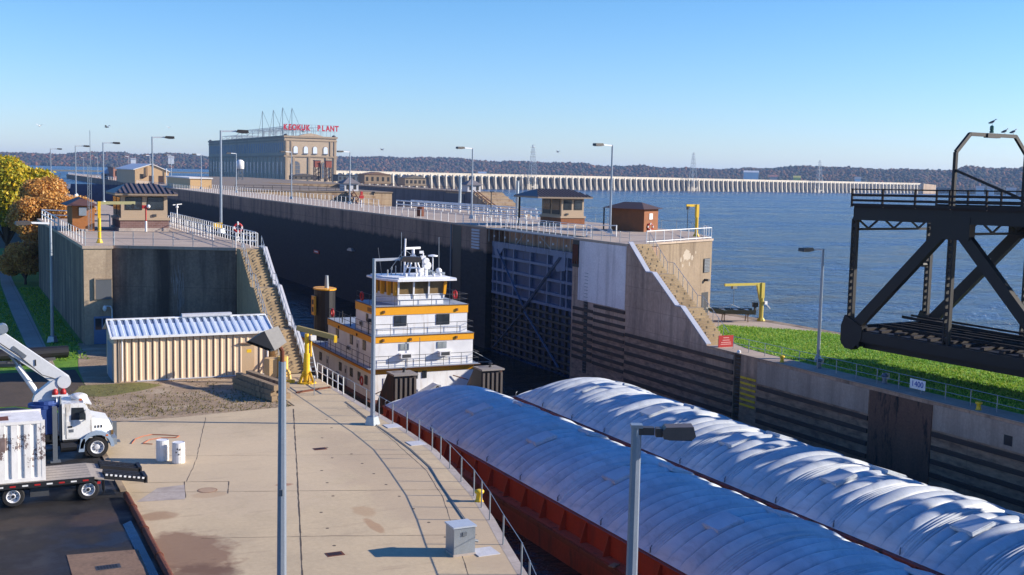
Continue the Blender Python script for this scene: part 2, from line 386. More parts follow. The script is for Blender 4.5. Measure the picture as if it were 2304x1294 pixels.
sheet('asphalt_yard', [(-60, -60), (6.34, -60), (6.34, 62.7), (5.2, 66), (3.0, 68.5), (-60, 66)], -.013, m_asphalt)
sheet('dirt_yard', [(-60, 66.2), (3.0, 68.8), (5.6, 66.4), (7.2, 73.2), (7.2, 80), (-60, 80)], -.018, paint('dark_soil', '#4a3d30', .95, .4, .6, bump=.6, world=True))
sheet('walkway_path', [(4.9, 80.2), (6.1, 80.2), (6.3, 113), (6.3, 139), (6.5, 165), (5.6, 165), (4.9, 139), (4.8, 113)], -.02, m_conc_top)
sheet('grass_patch', [(6.0, 70.6), (7.0, 74.0), (10.6, 73.9), (11.6, 72.6), (10.2, 71.2), (8, 70)], -.012, m_grass('worn_grass', ('#564a26', '#6d6a30', '#82793c')))
# water: choppy river, slate-blue, reflecting sky; ripple lights and darks also painted into the colour
def water(name, deep, sc1, st, rough=.12):
    g = G(name); g.co = g.n('ShaderNodeNewGeometry').outputs['Position']
    rot = (0, 0, YAW)
    def nz(scale, stretch, detail, r=.6):
        x = g.n('ShaderNodeTexNoise'); x.inputs['Scale'].default_value = scale; x.inputs['Detail'].default_value = detail; x.inputs['Roughness'].default_value = r
        g.l(g.mapping(stretch, rot), x.inputs['Vector']); return x.outputs['Fac']
    f = nz(sc1, (.75, 1.1, 1), 6, .65); f2 = nz(sc1*.25, (.7, 1.15, 1), 6, .7); big = nz(.008, (.45, 1.7, 1), 7, .65); mid = nz(.11, (.7, 1.3, 1), 7, .75)
    k = g.math('ADD', g.math('MULTIPLY', big, .4), g.math('MULTIPLY', mid, .6))
    col = g.ramp(k, [(.4, sca(deep, .35)), (.5, deep), (.6, sca(deep, 2.3))])
    g.bump(g.math('ADD', g.math('MULTIPLY', f, .6), g.math('MULTIPLY', f2, 2.2)), st, 2.0)
    m = g.done(col, g.ramp(k, [(.4, (rough*.7,)*3), (.62, (rough*2.4,)*3)])); g.b.inputs['IOR'].default_value = 1.33; return m
m_river = water('river_water', (.018, .044, .098), .38, 1.0, .14)
m_pool = water('pool_water', (.02, .05, .10), .3, .5, .2)
bpy.data.objects['river'].data.materials[0] = m_river
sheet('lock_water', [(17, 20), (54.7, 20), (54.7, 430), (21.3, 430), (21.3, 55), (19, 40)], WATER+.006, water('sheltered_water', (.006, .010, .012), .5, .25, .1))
PH = (192.85, 727.3)
sheet('upper_pool', [(-4000, 432), (62, 432), (62, 600), (150, 715), (192, 715), (192.8, 960), (230, 972), (411, 1259), (1553, 1544), (1640, 1600), (5000, 2600), (5000, 7000), (-4000, 7000)], 5.07, m_pool)
# ------------------------------------------------------------------ left guide wall and landward lock head
t = thing('guide_wall', 'curved concrete guide wall along the near esplanade beside the red barge', 'wall', (21, 55, 0))
E2 = [(6, -20)]+EDGE+[(21.26, 87.4)]
part(t, 'wall_body', MB().prism(E2+[(19.4, 87.4), (19.4, 55), (18, 45), (13, 28), (5, 8), (3, -20)], -9, -.006), m_guide)
cop = MB(); o_ = [(x-.03, y) for x, y in E2]
for a_, b_ in zip(EDGE, EDGE[1:]):
    n = Vector((b_[1]-a_[1], a_[0]-b_[0], 0)).normalized()
    A, B = Vector((*a_, 0)), Vector((*b_, 0)); cop.add([A-n*.3+Vector((0, 0, .004)), A+n*.05+Vector((0, 0, .004)), B+n*.05+Vector((0, 0, .004)), B-n*.3+Vector((0, 0, .004)), A+n*.05-Vector((0, 0, .25)), B+n*.05-Vector((0, 0, .25))], [(0, 1, 2, 3), (1, 4, 5, 2)])
part(t, 'edge_coping', cop, m_conc_pale)
HL = [(8.89, 90.9), (10.9, 90.9), (10.9, 91.5), (19.45, 87.5), (21.26, 87.5), (21.26, 430), (12.2, 430), (12.2, 136), (8.64, 136)]  # left corner step is invented so it catches the sun as a lit strip
t = thing('lock_wall', 'tall concrete landward lock head with dark stains, left of the stairway', 'lock wall', (15, 92, 0)); LH = t
part(t, 'wall_body', MB().prism(HL, -9, HEAD-.22), m_stained)
part(t, 'top_slab', MB().prism([(8.8, 90.8), (11.0, 90.8), (11.0, 91.35), (19.45, 87.4), (21.3, 87.4), (21.3, 430), (12.1, 430), (12.1, 136.1), (8.55, 136.1)], HEAD-.22, HEAD), m_conc_top)
# white mineral streak, louvre panel frame, door, pipe lamp on the front face
fd = Vector((19.45-10.9, 87.5-91.5, 0)).normalized(); fn = Vector((fd.y, -fd.x, 0))   # along the face, outward (-Y)
def onface(u, z, off=.0): return Vector((10.9, 91.5, z))+fd*(u-1.9)+fn*off
def facebox(mb, u0, u1, z0, z1, d0, d1):
    P = [onface(u0, z0, d0), onface(u1, z0, d0), onface(u1, z1, d0), onface(u0, z1, d0)]; return mb.ext(P, fn*(d1-d0))
mb = MB()
for i in range(26):
    u = 7.0+random.gauss(0, .22); z1 = random.uniform(3.2, 6.2); z0 = z1-random.uniform(.6, 2.2); wd = random.uniform(.02, .09)
    mb.add([onface(u, z1, .012), onface(u+wd*.4, z1-.1, .012), onface(u+wd, z0+.2, .012), onface(u+wd*.3, z0, .012)], [(3, 2, 1, 0)])
part(t, 'lime_streaks', mb, paint('lime_streak', '#8e8a88', .9, .3))
part(t, 'corner_sunlit_strip', MB().box(8.885, 10.905, 90.884, 90.899, -.3, 7.2), concrete('corner_sunlit_concrete', '#b9a58a', '#94806a', '#5a4838', .6))  # paler slab: sunlight on the corner put into its colour
part(t, 'louvre_panel', MB().box(9.7, 10.85, 90.78, 90.899, 3.4, 4.9), paint('panel_grey', '#565a5e', .6, .1))
lp = t.children[-1]
mb = MB(); mb.box(9.6, 9.7, 90.74, 90.898, 3.4, 5.0); mb.box(9.701, 10.88, 90.74, 90.898, 4.901, 5.0); part(lp, 'panel_frame', mb, m_conc)
d = part(t, 'door', MB().box(9.55, 10.75, 90.84, 90.899, 0, 2.1), paint('blue_grey_door', '#5e7390', .5, .15))
part(d, 'door_windows', MB().box(9.65, 10.1, 90.825, 90.839, 1.1, 1.95).box(10.2, 10.65, 90.825, 90.839, 1.1, 1.95), m_glass)
mb = MB(); mb.path([(10.85, 90.8, 1.2), (10.85, 90.8, 2.6), (10.75, 90.7, 2.85), (10.45, 90.6, 2.9), (10.3, 90.55, 2.8)], .05)
p_ = part(t, 'lamp_pipe', mb, m_white); q_ = (10.3, 90.55, 2.7)
part(p_, 'lamp_globe', MB().lathe([(.05, .25), (.12, .2), (.16, 0), (.1, -.15), (.02, -.2)], q_, 10), m_white, smooth=True)
# stairs as steps inside a solid block
def flightprofile(y0, z0, y1, z1, n):
    P = []; dy, dz = (y1-y0)/n, (z1-z0)/n; z = z0; y = y0
    for i in range(n):
        P += [(y+dy*i, z+dz*(i+1) if False else z+dz*i), (y+dy*i, z+dz*(i+1))]
    P.append((y1, z1)); return P
def stairs(t, s0, s1, marks, bottomz=-.5):
    """marks: [(y_top,z_top),(y,z),...] alternating flight / landing, going down toward -Y"""
    prof = [(marks[0][0]+1.2, marks[0][1])]
    for i, ((ya, za), (yb, zb)) in enumerate(zip(marks, marks[1:])):
        if abs(za-zb) < .01: prof.append((yb, zb))
        else: prof += flightprofile(ya, za, yb, zb, 14)
    yb = marks[-1][0]
    poly = [(s0, y, z) for y, z in prof]+[(s0, yb, bottomz), (s0, marks[0][0]+1.2, bottomz)]
    return MB().ext(poly, (s1-s0, 0, 0))
MKL = [(85.7, HEAD), (82.3, 4.96), (81.4, 4.96), (78.0, 2.48), (77.1, 2.48), (73.7, 0)]
t = thing('stairway', 'long sandy concrete stairway between the metal shed and the white towboat', 'stairs', (20.5, 74, 0)); STL = t
part(t, 'steps', stairs(t, 19.4, 21.08, [(MKL[0][0], MKL[0][1]-.01)]+MKL[1:]), m_step)
def parapet(t, s0, s1, marks, h, y_extra=1.2):
    top = [(marks[0][0]+y_extra, marks[0][1]+h)]+[(y, z+h) for y, z in marks]
    poly = [(s0, y, z) for y, z in top]+[(s0, marks[-1][0], -.5), (s0, marks[0][0]+y_extra, -.5)]
    return MB().ext(poly, (s1-s0, 0, 0))
part(t, 'parapet_wall', parapet(t, 21.082, 21.255, MKL, .1), m_conc)
def copingstrip(s0, s1, marks, h, th=.08, y_extra=1.2):
    pts = [(marks[0][0]+y_extra, marks[0][1]+h)]+[(y, z+h) for y, z in marks]; mb = MB(); mb.prev = None
    for (ya, za), (yb, zb) in zip(pts, pts[1:]):
        mb.add([(s0, ya, za), (s1, ya, za), (s1, ya, za+th), (s0, ya, za+th), (s0, yb, zb), (s1, yb, zb), (s1, yb, zb+th), (s0, yb, zb+th)], [(0, 3, 2, 1), (4, 5, 6, 7), (3, 7, 6, 2), (0, 4, 7, 3), (1, 2, 6, 5), (0, 1, 5, 4)])
    return mb
part(t, 'coping', copingstrip(21.05, 21.42, MKL, .102), m_coping)
def stairrail(label, s, marks, h=1.0, mid=True):
    t = thing('stair_railing', label, 'railing', (s, marks[0][0], marks[0][1])); mb = MB()
    P = [Vector((s, y, z)) for y, z in marks]
    for k in ((1,) if not mid else (1, .5)):
        mb.path([p+Vector((0, 0, h*k)) for p in P], .022, 6)
    part(t, 'rail', mb, m_galv)
    first = None
    for a_, b_ in zip(P, P[1:]):
        n = 5 if abs(a_.z-b_.z) > .1 else 1
        for i in range(n):
            q = a_.lerp(b_, i/n)-P[0]
            if first is None: first = MB().tube((0, 0, 0), (0, 0, h), .025, 6).build('post', m_galv, t); o = first
            else: o = samemesh(first, t)
            o.location = q
stairrail('steel handrail on the landward side of the stairway by the shed', 19.5, MKL)
stairrail('steel handrail beside the sloping coping above the towboat', 20.98, MKL)
# ------------------------------------------------------------------ riverward lock head with gate recess
RH_unused = [(SR, 88.1), (SR, 98.2), (56.9, 98.2), (56.9, 118.4), (SR, 118.4), (SR, 432), (66, 432), (66, 140), (69.2, 136), (69.2, 95), (68.88, 94.9), (56.6, 88.9), (56.6, 88.1)]
t = thing('lock_wall', 'riverward lock head with a sunlit tan end wall beside the blue river', 'lock wall', (60, 92, 0)); RHT = t
low = MB(); low.prism([(SR, 88.1), (SR, 98.2), (56.9, 98.2), (56.9, 118.4), (58, 118.4), (58, 88.1)], -9, HEAD-.2); part(t, 'head_wall', low, m_rhead)
part(t, 'chamber_wall', MB().prism([(SR, 118.4), (SR, 432), (66, 432), (66, 185), (58.004, 185), (58.004, 118.4)], -9, HEAD-.2), m_chamber)
part(t, 'end_wall', MB().prism([(58.004, 89.5), (68.88, 94.9), (75, 107.1), (75, 184.9), (58.008, 184.9)], -9, HEAD-.2), m_conc_tan)
part(t, 'top_slab', MB().prism([(SR-.04, 88.0), (SR-.04, 98.1), (56.9, 98.2), (56.9, 118.4), (SR-.04, 118.5), (SR-.04, 432), (66.1, 432), (66.1, 185), (75.1, 185), (75.1, 107.1), (68.95, 94.8), (58, 89.3), (58, 88.0)], HEAD-.2, HEAD), m_conc_top)
fr = Vector((68.88-58, 94.9-89.5, 0)).normalized(); frn = Vector((fr.y, -fr.x, 0))
def rface(u, z, o=0.): return Vector((68.88, 94.9, z))-fr*u+frn*o
def rbox(mb, u0, u1, z0, z1, d0, d1): return mb.ext([rface(u0, z0, d0), rface(u1, z0, d0), rface(u1, z1, d0), rface(u0, z1, d0)], frn*(d1-d0))
part(t, 'pale_panel', MB().box(SR-.03, SR-.001, 88.3, 97.0, 1.45, 7.2), concrete('new_pale_concrete', '#efe4df', '#d6c8c4', '#7d706c', .5, None, blotch=.4))
o = part(t, 'louvre', rbox(MB(), .5, 1.7, 4.1, 5.5, 0, .1), m_dark); mb = MB()
for i in range(9): rbox(mb, .55, 1.65, 4.18+i*.145, 4.25+i*.145, .1, .13)
part(o, 'louvre_blades', mb, m_galv_d)
part(t, 'doorway', rbox(MB(), .45, 1.85, 0, 2.1, -.5, .012), m_black)
part(t, 'wall_lamp', MB().cb(rface(1.3, 3.35, .25), (.3, .45, .22), .4), m_dark)
mb = MB(); P = []
for i in range(26):
    a_ = 2*math.pi*i/26; k = random.uniform(.75, 1.2); P.append((5.2+.75*k*math.cos(a_), 6.0+.5*k*math.sin(a_)-(.55*random.random() if math.sin(a_) < -.3 else 0)))
mb.add([rface(u, z, .012) for u, z in P], [tuple(range(len(P)))[::-1]])
for u, z, s_ in [(4.1, 5.7, .22), (6.3, 5.6, .2), (4.6, 5.1, .18), (5.9, 5.0, .14), (3.4, 6.2, .12)]: mb.add([rface(u+s_*math.cos(q_*1.05)*random.uniform(.6, 1.2), z+s_*1.3*math.sin(q_*1.05), .011) for q_ in range(6)][::-1], [tuple(range(6))])
part(t, 'bare_plaster_patch', mb, paint('bare_patch', '#a89c8c', .9, .15))
MKR = [(87.9, HEAD), (84.9, 5.05), (83.9, 5.05), (80.2, 2.6), (79.4, 2.6), (75.6, 0)]
t = thing('stairway', 'sandy stairway descending beside the pale sloping wall to the red sign', 'stairs', (55.5, 76, 0))
part(t, 'steps', stairs(t, 55.1, 57.0, [(87.9, HEAD-.01)]+MKR[1:], -9), m_step)
part(t, 'side_wall', MB().ext([(SR, y, z) for y, z in [(88.08, HEAD+.02), (87.9, HEAD+.02), *[(y, z+.12) for y, z in MKR[1:]], (75.6, -9), (88.08, -9)]], (.36, 0, 0)), m_rhead)
part(t, 'coping', copingstrip(SR-.06, SR+.42, MKR, .121, .09, .15), paint('blue_white_coping', '#a3a8b4', .7, .15))
stairrail('thin handrail on the river side of the far stairway', 56.9, MKR, 1.0, False)
# guide wall and island right of the lock
t = thing('guide_wall', 'long far guide wall with dark armour strips opposite the barges', 'wall', (55, 60, 0)); GW = t
part(t, 'wall_body', MB().prism([(SR, -60), (SR, 71.1), (56, 71.1), (56, 71.9), (SR, 71.9), (SR, 75.59), (56.6, 75.59), (56.6, -60)], -9, -.004), m_guide)
part(t, 'coping', MB().prism([(SR-.05, -60), (SR-.05, 75.59), (56.6, 75.59), (56.6, -60)], 0.0, .04), m_conc_top)
sm = MB()
for y0, y1, z0, z1 in [(57.2, 69, -1.9, -.25), (-60, 51.6, -1.75, -.2), (72, 75.5, -.55, -.2)]: sm.box(SR-.045, SR, y0, y1, z0, z1)
part(t, 'smooth_panels', sm, concrete('panel_concrete', '#bfa48e', '#9c826e', '#6e5748', .5, amount=(.46, .66)))
part(t, 'rusty_steel_panel', MB().box(SR-.06, SR, 51.7, 57.1, -8, -.25), paint('rusty_wall_plate', '#6b4a38', .85, .4, .9, dirt='#1d1512', bump=.3))
m_strip = paint('armour_strip', '#4a3a32', .75, .35, 1.1, .15, dirt='#6b503c')
base = MB().box(-.1, 0, -.5, .5, -.15, .15); k0 = None
def strip(t, y0, y1, z):
    global k0
    if k0 is None: k0 = base.build('armour_strip', m_strip, t); o = k0
    else: o = samemesh(k0, t)
    r = Vector((SR, (y0+y1)/2, z))
    o.location = r-Vector(t.location); o.scale = (1, abs(y1-y0), 1)
for y0, y1, zs in [(72, 88.0, [-.75-.83*i for i in range(7)]), (57.2, 68.9, [-2.2-.86*i for i in range(5)]), (-60, 51.6, [-2.05-.86*i for i in range(5)])]:
    for z in zs: strip(GW, y0, y1, z)
for z in [1.2-.68*i for i in range(9)]: strip(RHT, 88.2, 93.8, z)
for z in [.6-.68*i for i in range(8)]: strip(RHT, 94, 97.8, z)
yl = MB()
for i in range(6): yl.box(SR-.06, SR, 69.15, 71.0, -1.75-.42*i-.07, -1.75-.42*i+.09)
part(GW, 'yellow_ladder_marks', yl, m_yellow)
mb = MB()
for i in range(22): mb.tube((SR+.15, 71.15, -6.4+i*.3), (SR+.15, 71.85, -6.4+i*.3), .02, 5)
part(GW, 'ladder', mb, m_galv_d)
part(GW, 'ladder_knob', MB().ball((SR+.1, 71.5, .12), .16), m_white, smooth=True)
part(GW, 'wall_outlet', MB().box(SR-.055, SR-.04, 45.6, 46.2, -1.5, -.9), m_black)
sheet('island_ground', [(56.6, -60), (75, -60), (74, 60), (71.2, 78), (69.9, 88), (68.8, 95.0), (58, 89.4), (57.0, 89.4), (57.0, 75), (56.6, 75)], -.03, m_conc_top)
t = thing('island_wall', 'low concrete bank wall between the bright green lawn and the river', 'wall', (72, 60, -1))
part(t, 'bank', MB().prism([(73.6, -60), (73.6, 60), (70.8, 78), (69.5, 88), (69.3, 95), (70.4, 95), (71.5, 78), (75, 60), (76, -60)], -9, -.02), m_conc_tan)
isl = [(56.75, -60), (73.5, -60), (73.5, 60), (70.6, 77), (69.9, 80), (64, 86.2), (60.5, 83), (58.6, 79), (57.2, 73.5), (56.8, 66)]
sheet('island_lawn', isl, -.016, m_islandgrass)
def inpoly(x, y, P):
    r = False
    for i in range(len(P)):
        (xa, ya), (xb, yb) = P[i], P[i-1]
        if (ya > y) != (yb > y) and x < (xb-xa)*(y-ya)/(yb-ya)+xa: r = not r
    return r
def tufts(name, pts, h, mat, wd=.05):
    V = []; F = []
    for (x, y, z) in pts:
        for k in range(3):
            a_ = random.uniform(0, 6.28); b = len(V); hh = h*random.uniform(.5, 1.4); c, s_ = math.cos(a_), math.sin(a_); lx, ly = random.gauss(0, hh*.5), random.gauss(0, hh*.5)
            V += [(x-c*wd, y-s_*wd, z), (x+c*wd, y+s_*wd, z), (x+lx, y+ly, z+hh)]; F.append((b, b+1, b+2))
    return tag(npmesh(name, np.array(V), np.array(F), mat), kind='stuff')
m_blade = leafmat('grass_blade', ['#48700f', '#65951c', '#8ab034', '#b3bd55'], .7, .3)
pts = []
while len(pts) < 26000:
    x, y = random.uniform(57, 73), random.uniform(22, 86.2)
    if inpoly(x, y, isl): pts.append((x, y, -.016))
tufts('lawn_grass_blades', pts, .13, m_blade, .045)
pts = [(random.uniform(-3, 8.5), random.uniform(84, 135), -.035) for i in range(9000)]
tufts('bank_grass_blades', [p for p in pts if not (4.7 < p[0] < 6.5)], .12, m_blade, .045)
m_dry = leafmat('dry_blade', ['#5e5230', '#7c6d42', '#6b6a30', '#94855c'], .8, .2)
pts = [(random.uniform(6.2, 20.8), 63.4+abs(random.gauss(0, 4.2)), -.02) for i in range(1500)]
tufts('weeds', [p for p in pts if p[1] < 74 and (p[0] < 17.4) and (p[1]-63 > .05*(p[0]-8))], .09, m_dry, .03)
# ------------------------------------------------------------------ barges
m_hull_red = paint('barge_red', '#973216', .5, .25, .7, dirt='#7d2c1a', bump=.15)
m_hull_dk = paint('barge_maroon', '#8a4440', .6, .3, .7, dirt='#33191a', bump=.15)
m_hull_low = paint('barge_hull_paint', '#74301c', .6, .35, .5, dirt='#3a1c14', bump=.2)
m_deck_red = paint('barge_deck', '#9c4a30', .7, .35, 1.2, dirt='#46231b')
m_deck_tan = paint('barge_end_deck', '#a89c8a', .75, .25, .8, dirt='#6d6254')
def m_cov():
    g = G('fibreglass_cover'); f = g.noise(.5, (1, .4, 1), 6); col = g.ramp(f, [(.32, '#a9b1b8'), (.62, '#cfd4d6')])
    d = g.noise(1.4, (1, .35, 1), 7, .7); oi = g.n('ShaderNodeObjectInfo').outputs['Random']; col = g.mix(g.math('MULTIPLY', oi, .3), col, '#a3a8ab'); col = g.mix(g.math('MULTIPLY', g.ramp(d, [(.5, (0, 0, 0)), (.68, (1, 1, 1))]), .5), col, '#8b9092')
    return g.done(col, .5)
m_cover = m_cov()
CW, RISE, CL = 4.62, 1.5, 4.55
def covermesh(high, nx=48, seed=0, end=False):
    """one lift cover: parabolic arch, fat rounded ribs with tight grooves, bunched narrow ridges where covers overlap"""
    r_ = random.Random(seed); ws = [.15, .17, .19]+[r_.uniform(.72, 1.0) for i in range(4)]+[.19, .17, .15]
    L2 = CL/2+(.2 if high else .0); tot = sum(ws); ws = [w_*2*L2/tot for w_ in ws]
    rows_ = []; y = -L2
    for i, w_ in enumerate(ws):
        k = 26 if w_ > .4 else 8; A = .31*r_.uniform(.8, 1.12) if w_ > .4 else .15; p_ = .55; gr = min(.4, .055/w_)
        for j in range(k):
            u = j/k; d = min(u, 1-u); b = math.sin(math.pi*u)**p_*A-.09*max(0, 1-d/gr) if u else -.09
            rows_.append((y+w_*u, b, i))
        y += w_
    rows_.append((L2, 0, len(ws)-1)); ny = len(rows_)-1; sk = [r_.uniform(-.35, .35) for i in ws]; V = []; F = []
    for yy, b, k in rows_:
        er = 1.0
        if end: s_ = min(1, max(0, (L2-yy)/3.6)); er = .3+.7*math.sin(s_*math.pi/2)
        for i in range(nx+1):
            q = -1+2*i/nx; x = q*CW; z = RISE*er*(1-q*q)
            fade = min(1, max(0, (1-abs(q))/.08)); f2 = min(1, max(0, (1-abs(q)+sk[k]*.12)/.3))
            z += b*(.3+.7*f2)*fade+(.10*fade if high else 0)+.02*math.sin(7*q+yy*1.9+k)*fade
            V.append((x, yy, max(0, z)+.02))
    n = nx+1
    for j in range(ny):
        for i in range(nx): F.append((j*n+i, j*n+i+1, (j+1)*n+i+1, (j+1)*n+i))
    for j, s_ in ((0, 1), (ny, -1)):
        o = len(V)
        for i in range(n): x, y, z = V[j*n+i]; V.append((x, y, max(.0, z-.16)))
        for i in range(nx): F.append((j*n+i, o+i, o+i+1, j*n+i+1) if s_ > 0 else (j*n+i+1, o+i+1, o+i, j*n+i))
    return V, F
def barge(s0, y1, label, hull, n_cov, end_y, pat, deckend):
    """s0: inner face of the landward coaming; y1: far end of the hold"""
    xc = s0+CW+.02; T = thing('barge', label, 'barge', (xc, y1, WATER)); hx0, hx1 = xc-5.33, xc+5.33; yn = y1-n_cov*CL
    mb = MB(); P = [(y1+.5, -5.15), (end_y, -5.15), (end_y, -5.9), (end_y-3.5, -7.6), (yn-1, -7.6), (yn-6, -6.2), (yn-6, -5.15)]
    mb.ext([(hx0, y, z) for y, z in P], (10.66, 0, 0)); part(T, 'hull', mb, m_hull_low)
    part(T, 'side_deck', MB().box(hx0+.05, hx1-.05, yn-5.9, y1+.3, -5.148, -5.13), m_deck_red)
    part(T, 'end_deck', MB().box(hx0+.04, hx1-.04, y1+.302, end_y-.04, -5.148, -5.12), deckend)
    for x in (hx0-.06, hx1-.06): part(T, 'rub_rail', MB().box(x, x+.12, yn-5, end_y-.3, -5.45, -5.2), m_rust)
    for x in (xc-CW-.06, xc+CW-.06): part(T, 'side_coaming', MB().box(x, x+.12, yn, y1-.051, -5.13, COAM), hull)
    cm = MB(); cm.box(xc-CW-.06, xc+CW+.06, y1-.05, y1+.1, -5.13, COAM-.003)
    part(T, 'end_coaming', cm, hull)
    gs = MB()
    i = 0
    y = y1-1.1
    while y > yn:
        for x, d in ((xc-CW-.06, -1), (xc+CW+.06, 1)):
            gs.ext([(x, y, COAM-.06), (x, y, -5.13), (x+d*.42, y, -5.13), (x+d*.1, y, COAM-.06)], (0, .05, 0))
        y -= 2.28
    for x, d in ((xc-CW-.06, -1), (xc+CW+.06, 1)): gs.box(min(x, x+d*.13), max(x, x+d*.13), yn, y1, COAM-.1, COAM-.02)
    part(T, 'coaming_brackets', gs, hull)
    for k in range(n_cov):
        hi = pat[k % len(pat)] if k else 0; key = (hi, k % 3, k == 0)
        if key not in cov_cache:
            V, F = covermesh(hi, seed=k % 3+3*hi, end=k == 0); cov_cache[key] = npmesh('cover', np.array(V), np.array(F), m_cover, T, True); o = cov_cache[key]
        else: o = samemesh(cov_cache[key], T)
        o.location = (0, -(k+.5)*CL, COAM-WATER)
        # flat hatch lid on some covers
        if k and k % 2 == hatch_par:
            for dx in (-1.7, 1.9):
                if hatch_c[0] is None:
                    hb = MB(); hb.cb((0, 0, 0), (1.5, 1.35, .16)); hb.cb((0, 0, .09), (1.4, 1.25, .05)); hatch_c[0] = hb.build('hatch', m_cover, T); h = hatch_c[0]
                else: h = samemesh(hatch_c[0], T)
                h.location = (dx, -(k+.5)*CL+.7, COAM-WATER+RISE*(1-abs(dx/CW)**2)+.3); h.rotation_euler = (0, math.atan(dx*.164), 0)
    for k in range(n_cov+1):
        for x in (-CW+.05, CW-.05):
            if hatch_c[1] is None: hatch_c[1] = MB().tube((0, 0, 0), (0, 0, .3), .035, 5).tube((0, 0, .28), (.15, .12, .34), .03, 5).build('lifting_hook', m_galv_d, T); h = hatch_c[1]
            else: h = samemesh(hatch_c[1], T)
            h.location = (x, -k*CL, COAM-WATER)
    for y in (y1+1.0, y1+1.8):
        for x in (xc-3.9, xc+3.9): part(T, 'mooring_bitt', MB().lathe([(.14, 0), (.14, .3), (.18, .32), (.18, .4)], (x, y, -5.12), 10), m_rust)
    return T
cov_cache = {}; hatch_c = [None, None]; hatch_par = 0
B1 = barge(28.9, 80.2, 'red barge with corrugated covers lying all in shade beside the near railing', m_hull_red, 13, 82.35, (1, 0, 0, 1, 0, 1, 0, 0), m_deck_red)
hatch_par = 1
B2 = barge(39.72, 80.0, 'maroon barge whose corrugated covers are striped with sunlight and shade', m_hull_dk, 13, 85.6, (0, 1, 0, 1, 0, 0, 1), m_deck_tan)
# bright trash plates on the red barge's side deck
for i, (y, a_) in enumerate([(40.4, .2), (45.8, .5)]):
    solo('plank', MB().cb((28.25, y, -5.08), (.55, .32, .06), a_), m_wood, ['short board lying on the side deck of the red barge, nearer one', 'short board lying on the side deck of the red barge, farther one'][i], 'board', (28.25, y, -5.12))
# ------------------------------------------------------------------ towboat (axis along +Y, bow toward the camera)
XC = 35.15
T = thing('towboat', 'white towboat with golden yellow bands and a glazed wheelhouse behind the red barge', 'boat', (XC, 96, WATER))
def m_boatwhite():
    g = G('boat_white'); f = g.noise(.7, detail=5); col = g.ramp(f, [(.3, '#d3d4d6'), (.65, '#e4e5e6')])
    d = g.noise(2.6, (1, 1, .1), 6, .7); col = g.mix(g.math('MULTIPLY', g.ramp(d, [(.56, (0, 0, 0)), (.74, (1, 1, 1))]), .5), col, '#a58a6c')
    x = g.xyz(); g.bump(g.math('LESS_THAN', g.math('FRACT', g.math('DIVIDE', g.math('ADD', x[0], x[1]), 1.22)), .02), .3, .01); return g.done(col, .4)
m_bw = m_boatwhite(); m_by = paint('boat_yellow', '#e59e0c', .45, .1)
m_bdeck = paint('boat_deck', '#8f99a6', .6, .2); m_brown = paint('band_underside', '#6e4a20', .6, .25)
m_hullb = paint('boat_hull', '#2b2422', .6, .3, dirt='#5a2f22')
hull = MB(); P = [(XC-4.55, 83.6), (XC+4.55, 83.6), (XC+5.0, 86), (XC+5.0, 120), (XC+3, 124), (XC-3, 124), (XC-5.0, 120), (XC-5.0, 86)]
hull.prism(P, WATER-2, -5.2); part(T, 'hull', hull, m_hullb)
part(T, 'main_deck', MB().prism([(x*.995+XC*.005, y) for x, y in P], -5.2, -5.18), m_rust)
def tier(name, hw, y0, y1, z0, z1, band, ov=.12, flare=0):
    dv = max(0, flare-ov)
    o = part(T, name, MB().box(XC-hw, XC+hw, y0, y1, z0, z1-band), m_bw)
    mb = MB(); q = ov
    for (a_, b_, c_, d_) in [(XC-hw-q, XC+hw+q, y0-q, y0-q+.1), (XC-hw-q, XC-hw-q+.1, y0-q+.101, y1+q), (XC+hw+q-.1, XC+hw+q, y0-q+.101, y1+q), (XC-hw-q+.101, XC+hw+q-.101, y1+q-.1, y1+q)]: mb.box(a_, b_, c_, d_, z1-band, z1)
    part(T, 'yellow_band', mb, m_by)
    part(T, 'deck_edge', MB().box(XC-hw-q-.05-dv, XC+hw+q+.05+dv, y0-q-.05-dv, y1+q+.05, z1+.002, z1+.05), paint('deck_edge_'+name, '#5c3c28', .6))
    part(T, 'deck', MB().box(XC-hw-q-dv, XC+hw+q+dv, y0-q-dv, y1+q, z1+.052, z1+.07), m_bdeck)
    return o
W1 = tier('lower_deckhouse', 4.5, 88, 110, -5.18, -2.62, .45, .04, .45)
W2 = tier('middle_deckhouse', 4.45, 88.05, 100.4, -2.55, 0, .5, .05)
W3 = tier('upper_deckhouse', 4.08, 88.5, 93.6, .07, 2.38, .66, .05)
# windows (frames and panes) on a wall facing -Y or -X
def winF(par, x, y, z, w_, h_, frame=m_dark, pane=m_glass, bars=1):
    o = part(par, 'window', MB().box(x-w_/2, x+w_/2, y-.05, y, z-h_/2, z+h_/2), frame)
    p = MB(); n = bars+1
    for i in range(n): a_ = x-w_/2+.05+(w_-.1)*i/n; p.box(a_+.02, a_+(w_-.1)/n-.02, y-.062, y-.051, z-h_/2+.05, z+h_/2-.05)
    part(o, 'pane', p, pane); return o
def winL(par, x, y, z, w_, h_, frame=m_dark, pane=m_glass, bars=1):
    o = part(par, 'window', MB().box(x-.05, x, y-w_/2, y+w_/2, z-h_/2, z+h_/2), frame)
    p = MB(); n = bars+1
    for i in range(n): a_ = y-w_/2+.05+(w_-.1)*i/n; p.box(x-.062, x-.051, a_+.02, a_+(w_-.1)/n-.02, z-h_/2+.05, z+h_/2-.05)
    part(o, 'pane', p, pane); return o
m_pale_pane = glass('curtained_glass', (.18, .2, .2), .2)
winF(W2, XC-1.75, 88.05, -.9, .84, .56, m_galv, m_pale_pane); winF(W2, XC+1.6, 88.05, -.88, .84, .56, m_galv, m_pale_pane)
